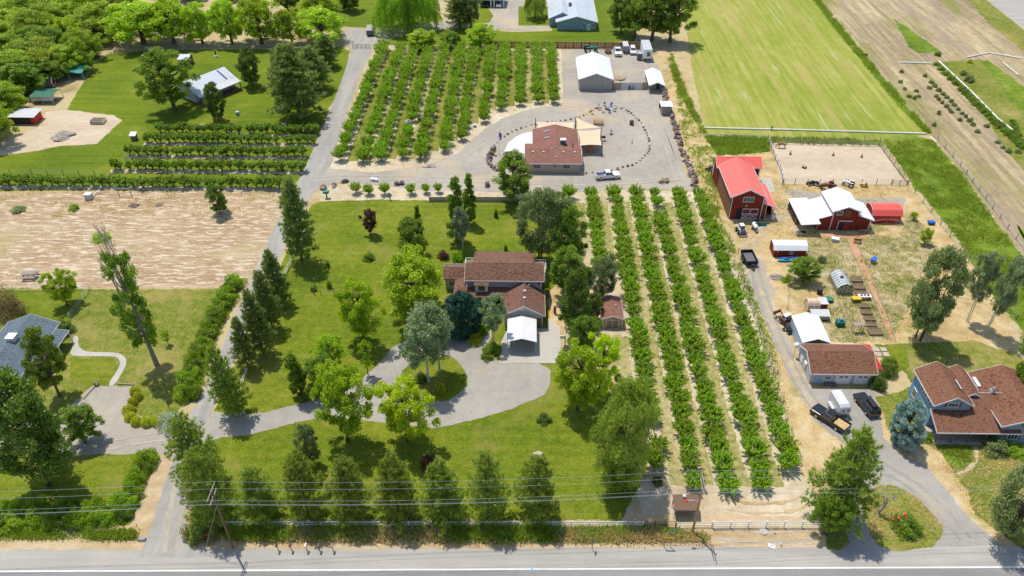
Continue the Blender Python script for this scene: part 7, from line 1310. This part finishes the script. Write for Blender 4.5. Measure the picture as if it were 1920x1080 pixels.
# barn yard clutter
item('feed_trough', 1424, 421, [('tank', MB().box(-1.2,1.2,-.5,.5,0,.7), 'm_green'), ('rim', MB().box(-1.25,1.25,-.55,.55,.702,.76), 'm_dark')], 'dark green trough in front of the red barn', 'trough'); item('white_drum', 1449, 411, [('drum', MB().cyl((0,0,0),.45,1.2,12), 'm_white'), ('lid', MB().cyl((0,0,1.202),.4,.04,12), 'm_lightgrey')], 'white drum at the lean-to of the red barn', 'drum')
for k, (x, y, m, sx, sy, sz, lab) in enumerate(((1342,392,'m_lightgrey',.9,1.3,.8,'white tote box left of the red barn'),(1354,406,'m_white',.9,.9,.9,'white sack heap left of the red barn door corner'),(1334,358,'m_white',1.0,.7,.7,'white box by the upper left corner of the red barn'),(1348,356,'m_paleblue',.8,.8,.9,'blue barrel crate against the left wall of the red barn'),(1336,376,'m_lightgrey',.6,.6,.5,'small grey tub left of the red barn'),(1300,302,'m_white',.8,.8,.7,'white tub at the top of the boulder wall weeds'),(1285,262,'m_darkgrey',1.2,1.0,.9,'dark equipment right of the boulder wall, upper'),(1295,272,'m_grey',1.3,1.1,1.0,'grey equipment right of the boulder wall, lower'),(1270,202,'m_orange',1.3,.8,.6,'orange cart right of the tiny wooden shed'),(1268,190,'m_yellow',1.2,1.0,.6,'yellow implement right of the tiny wooden shed'),(1258,186,'m_white',.8,.8,.7,'white box right of the tiny wooden shed'),(1316,302,'m_black',1.0,.6,.6,'black trough right of the boulder wall'),(1366,465,'m_white',1.6,.6,.6,'white wrapped bundle beside the orchard fence, left of two'),(1376,474,'m_white',.5,1.6,.4,'white pipe bundle beside the orchard fence, right of two'),(1455,736,'m_grey',.9,.7,.5,'grey crate on the straw beside the farm track'),(1449,712,'m_rust',.4,.4,1.6,'rusty post box beside the orchard fence'),(1212,106,'m_white',.7,.7,.6,'white box beside the storage trailer hitch'),(1206,150,'m_teal',1.1,.8,.7,'teal box behind the grey gates'),(30,236,'m_lightgrey',1.4,.9,.8,'pale junk stacked before the low red shed, left'),(48,236,'m_white',1.2,.8,.6,'white junk stacked before the low red shed, middle'),(60,236,'m_paleblue',1.0,.8,.6,'blue junk stacked before the low red shed, right'),(84,228,'m_wood_dark',2.2,1.6,1.0,'dark crate stack beside the low red shed'),(1767,530,'m_lightgrey',.8,.8,.6,'grey tub under the large grey-green tree'),(1770,597,'m_paleblue',1.0,1.0,.7,'pale blue cooler on the bare ground under the aspens'),(1800,603,'m_dark',1.6,1.0,.8,'dark seats at the foot of the aspens'),(1476,472,'m_white',.01,.01,.01,''))):
    if lab:
        q = MB().box(-sx/2,sx/2,-sy/2,sy/2,.0,sz*.86); item('yard_box', x, y, [('body', q, m), ('lid', MB().box(-sx/2-.04,sx/2+.04,-sy/2-.04,sy/2+.04,sz*.862,sz), m), ('strap', MB().box(-sx*.1,sx*.1,-sy/2-.05,-sy/2-.042,.1,sz*.8), 'm_darkgrey')], lab, 'box', RV.uniform(-.4,.4))
item('concrete_slab', 1347, 325, [('slab', MB().box(-2.4,2.4,-1.4,1.4,0,.5), 'm_lightgrey'), ('deck', MB().box(-2.45,2.45,-1.45,1.45,.502,.56), 'm_wood_grey')], 'low pale platform left of the red barn', 'platform', -.05)
item('planter_box', 175, 232, [('box', MB().box(-1.6,1.6,-1.1,1.1,0,.9), 'm_wood'), ('soil', MB().box(-1.45,1.45,-.95,.95,.902,.95), 'm_compost'), ('batten', MB().box(-1.65,-1.6,-1.15,1.15,.1,.95).box(1.6,1.65,-1.15,1.15,.1,.95).box(-1.6,1.6,-1.15,-1.102,.3,.4).box(-1.6,1.6,-1.15,-1.102,.7,.8), 'm_white')], 'square slatted planter box on the garden dirt', 'planter')
item('well_house', 243, 264, [('box', MB().box(-.6,.6,-.6,.6,0,1.4), 'm_darkgrey'), ('roof', MB().obox((0,0,1.55),Vector((1,0,0)),Vector((0,.96,.27)),ZU,1.6,1.6,.08), 'm_white')], 'small white-topped box on the upper left lawn', 'well house'); item('lawn_figure', 396, 108, [('base', MB().cyl((0,0,0),.5,.4,10), 'm_white'), ('post', MB().box(-.15,.15,-.15,.15,.4,2.0), 'm_dark')], 'dark post ornament behind the metal-roofed house', 'ornament'); item('irrigation_box', 158, 375, [('box', MB().box(-.7,.7,-.6,.6,0,1.2), 'm_lightgrey'), ('lid', MB().box(-.75,.75,-.65,.65,1.202,1.28), 'm_white'), ('pipe', MB().tube([(.3,.7,.2),(.9,1.9,.5),(1.6,2.4,.4)],.16,6), 'm_white')], 'white irrigation box with pipe at the top of the tilled field', 'box')
item('goal_frame', 226, 370, [('upright', MB().box(-1.45,-1.3,-.07,.07,0,1.7).box(1.3,1.45,-.07,.07,0,1.7), 'm_wood_grey'), ('crossbar', MB().box(-1.5,1.5,-.08,.08,1.702,1.84), 'm_wood_grey')], 'grey wooden frame at the top of the tilled field', 'frame'); item('mailbox_stand', 605, 372, [('post', MB().box(-.12,.12,-.12,.12,0,1.2), 'm_wood_dark'), ('box', MB().box(-.6,.6,-.45,.45,1.202,1.7), 'm_green')], 'green box on a post beside the lane', 'box'); item('tree_stake', 724, 376, [('post', MB().box(-.1,.1,-.1,.1,0,1.6), 'm_wood_dark'), ('cap', MB().box(-.13,.13,-.13,.13,1.602,1.68), 'm_wood_dark')], 'dark post at the edge of the back lawn', 'post')
o = empty('arched_wagon', at(92,163), .2, 'arched wagon with pale rim behind the dark green canopy', 'wagon'); pf2 = [(-1.2,.3),(1.2,.3),(1.3,1.4),(.8,2.3),(0,2.7),(-.8,2.3),(-1.3,1.4)]; MB().extr(pf2,'x',-3.2,0).build('cover', K['m_darkgrey'], o, world=False); MB().extr([(a*.9,.35+(b-.3)*.92) for a, b in pf2],'x',.002,.05).build('end_panel', K['m_barn_red'], o, world=False); MB().tube([(.03,a,b) for a, b in pf2]+[(.03,-1.2,.3)],.1,5).build('rim', K['m_white'], o, world=False)
for y in (-1.0,1.0): wheel(o,-.6,y,.4,.12); wheel(o,-2.6,y,.4,.12)
# roadside furniture
for k, (x, m, mat2) in enumerate(((516,'m_dark','white'),(541,'m_dark','x'),(570,'m_white','x'),(594,'m_darkgrey','x'),(619,'m_grey','x'))):
    item('mailbox', x, 1034, [('post', MB().box(-.05,.05,-.05,.05,0,1.05), 'm_wood'), ('box', MB().extr([(-.13,1.06),(.13,1.06),(.13,1.22),(.07,1.30),(-.07,1.30),(-.13,1.22)],'y',-.3,.25), m), ('flag', MB().box(.135,.15,-.1,.08,1.2,1.32), 'm_redpaint')], ('roadside mailbox, %s from the left of the five' % ORD(k+1)), 'mailbox')
item('mailbox', 1916, 1022, [('post', MB().box(-.06,.06,-.06,.06,0,1.05), 'm_wood_dark'), ('box', MB().extr([(-.2,1.06),(.2,1.06),(.2,1.3),(.1,1.42),(-.1,1.42),(-.2,1.3)],'y',-.35,.3), 'm_redpaint'), ('plate', MB().box(-.12,.12,-.36,-.352,1.1,1.3), 'm_white')], 'red roadside mailbox at the lower right corner', 'mailbox')
sg = empty('arrow_sign', at(1245,1024), 0, 'yellow double-arrow warning sign on two posts by the road', 'sign')
for x in (-.42,.42): MB().box(x-.04,x+.04,-.04,.04,0,2.0).build('post', K['m_wood_grey'], sg, world=False)
pn = MB().box(-.62,.62,-.075,-.045,1.5,2.05).build('panel', K['m_yellow'], sg, world=False); q = MB(); q.add([(x,-.078,z) for x, z in ((-.55,1.775),(-.32,1.95),(-.32,1.84),(.32,1.84),(.32,1.95),(.55,1.775),(.32,1.6),(.32,1.71),(-.32,1.71),(-.32,1.6))], [tuple(range(9,-1,-1))]); q.build('arrow', K['m_black'], pn, world=False)
item('street_sign', 1253, 1012, [('post', MB().cyl((0,0,0),.04,2.4,8), 'm_galv'), ('blade', MB().box(-.4,.4,-.05,-.042,2.15,2.4), 'm_teal')], 'green street name sign behind the arrow sign', 'sign'); item('road_sign', 1105, 1030, [('post', MB().box(-.04,.04,-.04,.04,0,2.2), 'm_wood_grey'), ('plate', MB().obox((0,.05,1.9),Vector((.3,.95,0)),ZU,Vector((.95,-.3,0)),.7,.7,.03), 'm_darkgrey')], 'road sign seen edge-on by the road', 'sign')
item('manhole_lid', 1425, 995, [('ring', MB().cyl((0,0,0),.5,.16,16), 'm_lightgrey'), ('cover', MB().cyl((0,0,.162),.38,.03,16), 'm_rock_pale')], 'round concrete lid in front of the three-rail fence', 'lid'); item('culvert_slab', 1441, 1022, [('slab', MB().box(-.45,.45,-.3,.3,0,.08), 'm_white'), ('cap', MB().box(-.3,.3,-.2,.2,.082,.1), 'm_lightgrey')], 'white flat slab on the dirt by the road', 'slab', -.4)
for k, (x, y) in enumerate(((1446,998),(1458,1021))): item('marker_post', x, y, [('post', MB().cyl((0,0,0),.07,.5,8), 'm_white'), ('band', MB().cyl((0,0,.12),.075,.16,8), 'm_black')], 'small white marker post before the three-rail fence, %s one' % ('upper','lower')[k], 'post')
mk = U(992,1069); q = MB(); q.add([(mk.x-.3,mk.y-.25,.065),(mk.x+.3,mk.y-.25,.065),(mk.x+.12,mk.y+.0,.065),(mk.x,mk.y+.45,.065),(mk.x-.12,mk.y,.065)], [(0,1,2,3,4)]); tag(q.build('painted_arrow', smat('m_bluepaint',(.10,.38,.62),.7)), kind='structure')
item('culvert_headwall', 254, 1016, [('pipe', MB().cyl((0,0,.15),.25,.9,10,'x'), 'm_grey'), ('post', MB().box(-.2,-.12,-.05,.05,0,1.2), 'm_dark')], 'culvert end and post beside the lane mouth', 'culvert')
# timber edging at the left lot, well-worn kerbs
for k, (a, b) in enumerate((((148,752),(172,726)),((213,723),(244,725)))): a, b = U(*a), U(*b); o = bld('timber_edging', a.x, a.y, ('long timber along the upper left edge of the left gravel lot','short timber at the foot of the curved walk')[k], 'timber'); MB().bar((a.x,a.y,.1),(b.x,b.y,.1),.18,.2).build('timber', K['m_wood_grey'], o)
item('lot_post', 171, 727, [('post', MB().cyl((0,0,0),.12,.9,8), 'm_grey'), ('stone', MB().blob((.2,.1,.2),.4,.35,.3,4,.3), 'm_rock')], 'grey post with a stone at the corner of the left lot', 'post'); item('lawn_post', 311, 770, [('post', MB().box(-.05,.05,-.05,.05,0,1.7), 'm_dark'), ('cap', MB().box(-.07,.07,-.07,.07,1.702,1.75), 'm_dark')], 'thin dark post on the lawn behind the silvery shrub', 'post')
item('basketball_pole', 1052, 655, [('pole', MB().box(-.07,.07,-.07,.07,0,3.0), 'm_dark'), ('board', MB().box(-.9,-.05,-.06,.06,2.4,3.1), 'm_white'), ('base', MB().box(-.3,.5,-.3,.3,0,.2), 'm_dark')], 'basketball hoop pole at the right edge of the concrete pad', 'hoop'); item('dead_log', 692, 488, [('log', MB().tube([(-.5,-.2,.12),(.6,.2,.14)],[.13,.1],7), 'm_deadwood'), ('stub', MB().tube([(.1,0,.15),(.2,.3,.35)],[.06,.03],5), 'm_deadwood')], 'short grey log under the low open shrub', 'log')
for k, (x, y) in enumerate(((583,536),(582,553),(619,553))): item('garden_post', x, y, [('post', MB().cyl((0,0,-.05),.1,1.5,7), 'm_wood_grey'), ('cap', MB().cyl((0,0,1.452),.11,.05,7), 'm_wood_grey')], 'weathered garden post on the back lawn, %s from the top' % ORD(k+1), 'post')
item('bare_patch', 1003, 851, [('chips', MB().blob((0,0,0),.8,.5,.06,6,.5,10,6), 'm_rock_pale')], 'pale patch of wood chips on the front lawn', 'chips')
for k, (x, y, dx) in enumerate(((1473,288,0),(1553,290,0),(1606,293,0))): item('arena_cone', x+20*0, y, [('base', MB().box(-.3,.3,-.3,.3,0,.08), 'm_dark'), ('cone', MB().cyl((0,0,.08),.22,.9,10,'z',.05), 'm_darkgrey')], 'dark marker cone in the riding arena, %s from the left' % ORD(k+1), 'cone')
item('tyre', 1499, 313, [('rubber', MB().cyl((0,0,0),.55,.3,16), 'm_tyre'), ('hole', MB().cyl((0,0,.302),.3,.01,14), 'm_sand')], 'old black tyre lying in the riding arena', 'tyre')
# ------------------------------------------------------------------ the person and the horse
def skin(name, verts, edges, radii, mat, parent, root=0, sub=2):
    me = bpy.data.meshes.new(name); me.from_pydata(verts, edges, []); me.update(); me.materials.append(K[mat]); o = link(name, me, parent)
    s = o.modifiers.new('skin', 'SKIN'); s.use_smooth_shade = True
    for i, r_ in enumerate(radii): me.skin_vertices[0].data[i].radius = (r_, r_) if not isinstance(r_, tuple) else r_
    me.skin_vertices[0].data[root].use_root = True; m = o.modifiers.new('sub', 'SUBSURF'); m.levels = sub; m.render_levels = sub; return o
smat('m_skin', (.52,.33,.23), .6); smat('m_shirt', (.75,.75,.76), .9); smat('m_trousers', (.03,.035,.10), .9); smat('m_hair', (.05,.035,.025), .8); smat('m_horse', (.38,.17,.055), .7, var=.2, sc=3); smat('m_mane', (.30,.17,.08), .8)
pr = empty('person', at(1437,243), .5, 'person in white shirt and dark blue trousers walking along the hay field pipe', 'person')
V_ = [(0,0,.95),(0,0,1.15),(.04,0,1.38),(.06,0,1.5),(.09,0,1.62),(.10,0,1.72), (.05,.2,1.4),(-.08,.25,1.14),(.08,.24,.90),(.12,.24,.80),(.05,-.2,1.4),(.12,-.26,1.16),(.32,-.25,.98),(.41,-.24,.95), (0,.1,.92),(.16,.1,.52),(.06,.1,.09),(.2,.1,.04),(0,-.1,.92),(-.06,-.1,.5),(-.28,-.1,.14),(-.16,-.1,.05)]
E_ = [(0,1),(1,2),(2,3),(3,4),(4,5),(2,6),(6,7),(7,8),(8,9),(2,10),(10,11),(11,12),(12,13),(0,14),(14,15),(15,16),(16,17),(0,18),(18,19),(19,20),(20,21)]
bd = skin('body', V_, E_, [.13,.12,.13,.055,.09,.08,.055,.042,.035,.03,.055,.042,.035,.03,.085,.06,.045,.035,.085,.06,.045,.035], 'm_skin', pr)
skin('shirt', V_[:4]+[V_[6],V_[7],V_[10],V_[11]], [(0,1),(1,2),(2,3),(2,4),(4,5),(2,6),(6,7)], [.15,.145,.155,.065,.075,.065,.075,.065], 'm_shirt', pr)
skin('trousers', [V_[0]]+V_[14:17]+V_[18:21], [(0,1),(1,2),(2,3),(0,4),(4,5),(5,6)], [.15,.105,.085,.07,.105,.085,.07], 'm_trousers', pr); skin('hair', [(.08,0,1.66),(.09,0,1.76)], [(0,1)], [.09,.08], 'm_hair', pr)
for hx, s in (((.12,.24,.80),1),((.41,-.24,.95),-1)):
    q = MB()
    for k in range(4): q.tube([(hx[0]-.02+.018*k,hx[1],hx[2]),(hx[0]-.01+.02*k,hx[1],hx[2]-.045),(hx[0]+.015+.018*k,hx[1],hx[2]-.075-.006*(k in (1,2)))],[.011,.010,.007],5)
    q.tube([(hx[0]+.03,hx[1]-s*.02,hx[2]+.02),(hx[0]+.06,hx[1]-s*.03,hx[2]-.02)],[.012,.008],5).build('fingers', K['m_skin'], pr, world=False)
hs = empty('horse', at(1456,276), math.radians(184), 'chestnut horse grazing in the far left corner of the riding arena', 'horse')
V_ = [(-.65,0,1.22),(-.2,0,1.18),(.35,0,1.2),(.7,0,1.28),(1.05,0,1.05),(1.3,0,.65),(1.42,0,.42),(1.58,0,.14), (-.72,.17,1.05),(-.62,.19,.78),(-.86,.18,.5),(-.82,.18,.1),(-.74,.18,.04),(-.72,-.17,1.05),(-.55,-.19,.78),(-.78,-.18,.5),(-.74,-.18,.1),(-.66,-.18,.04), (.55,.18,.98),(.56,.18,.52),(.54,.18,.1),(.62,.18,.04),(.55,-.18,.98),(.66,-.18,.52),(.68,-.18,.1),(.76,-.18,.04)]
E_ = [(0,1),(1,2),(2,3),(3,4),(4,5),(5,6),(6,7),(0,8),(8,9),(9,10),(10,11),(11,12),(0,13),(13,14),(14,15),(15,16),(16,17),(2,18),(18,19),(19,20),(20,21),(2,22),(22,23),(23,24),(24,25)]
skin('body', V_, E_, [.30,.31,.33,.26,.19,.14,.13,.075]+[.17,.11,.065,.05,.06]*2+[.13,.075,.05,.06]*2, 'm_horse', hs); skin('tail', [(-.92,0,1.3),(-1.05,0,1.0),(-1.02,0,.5)], [(0,1),(1,2)], [.05,.07,.03], 'm_mane', hs, sub=1); skin('mane', [(.66,0,1.5),(1.0,0,1.26),(1.3,0,.86)], [(0,1),(1,2)], [.06,.06,.04], 'm_mane', hs, sub=1)
for s in (-1,1): MB().tube([(1.32,s*.08,.68),(1.30,s*.11,.84)],[.04,.01],5).build('ear', K['m_horse'], hs, world=False)

# ground sheets: each a hair above the one it lies on
REG.sort(key=lambda t: (t[0], t[1]))
for k_, t_ in enumerate(REG): t_[2].location.z = .004+k_*.0004
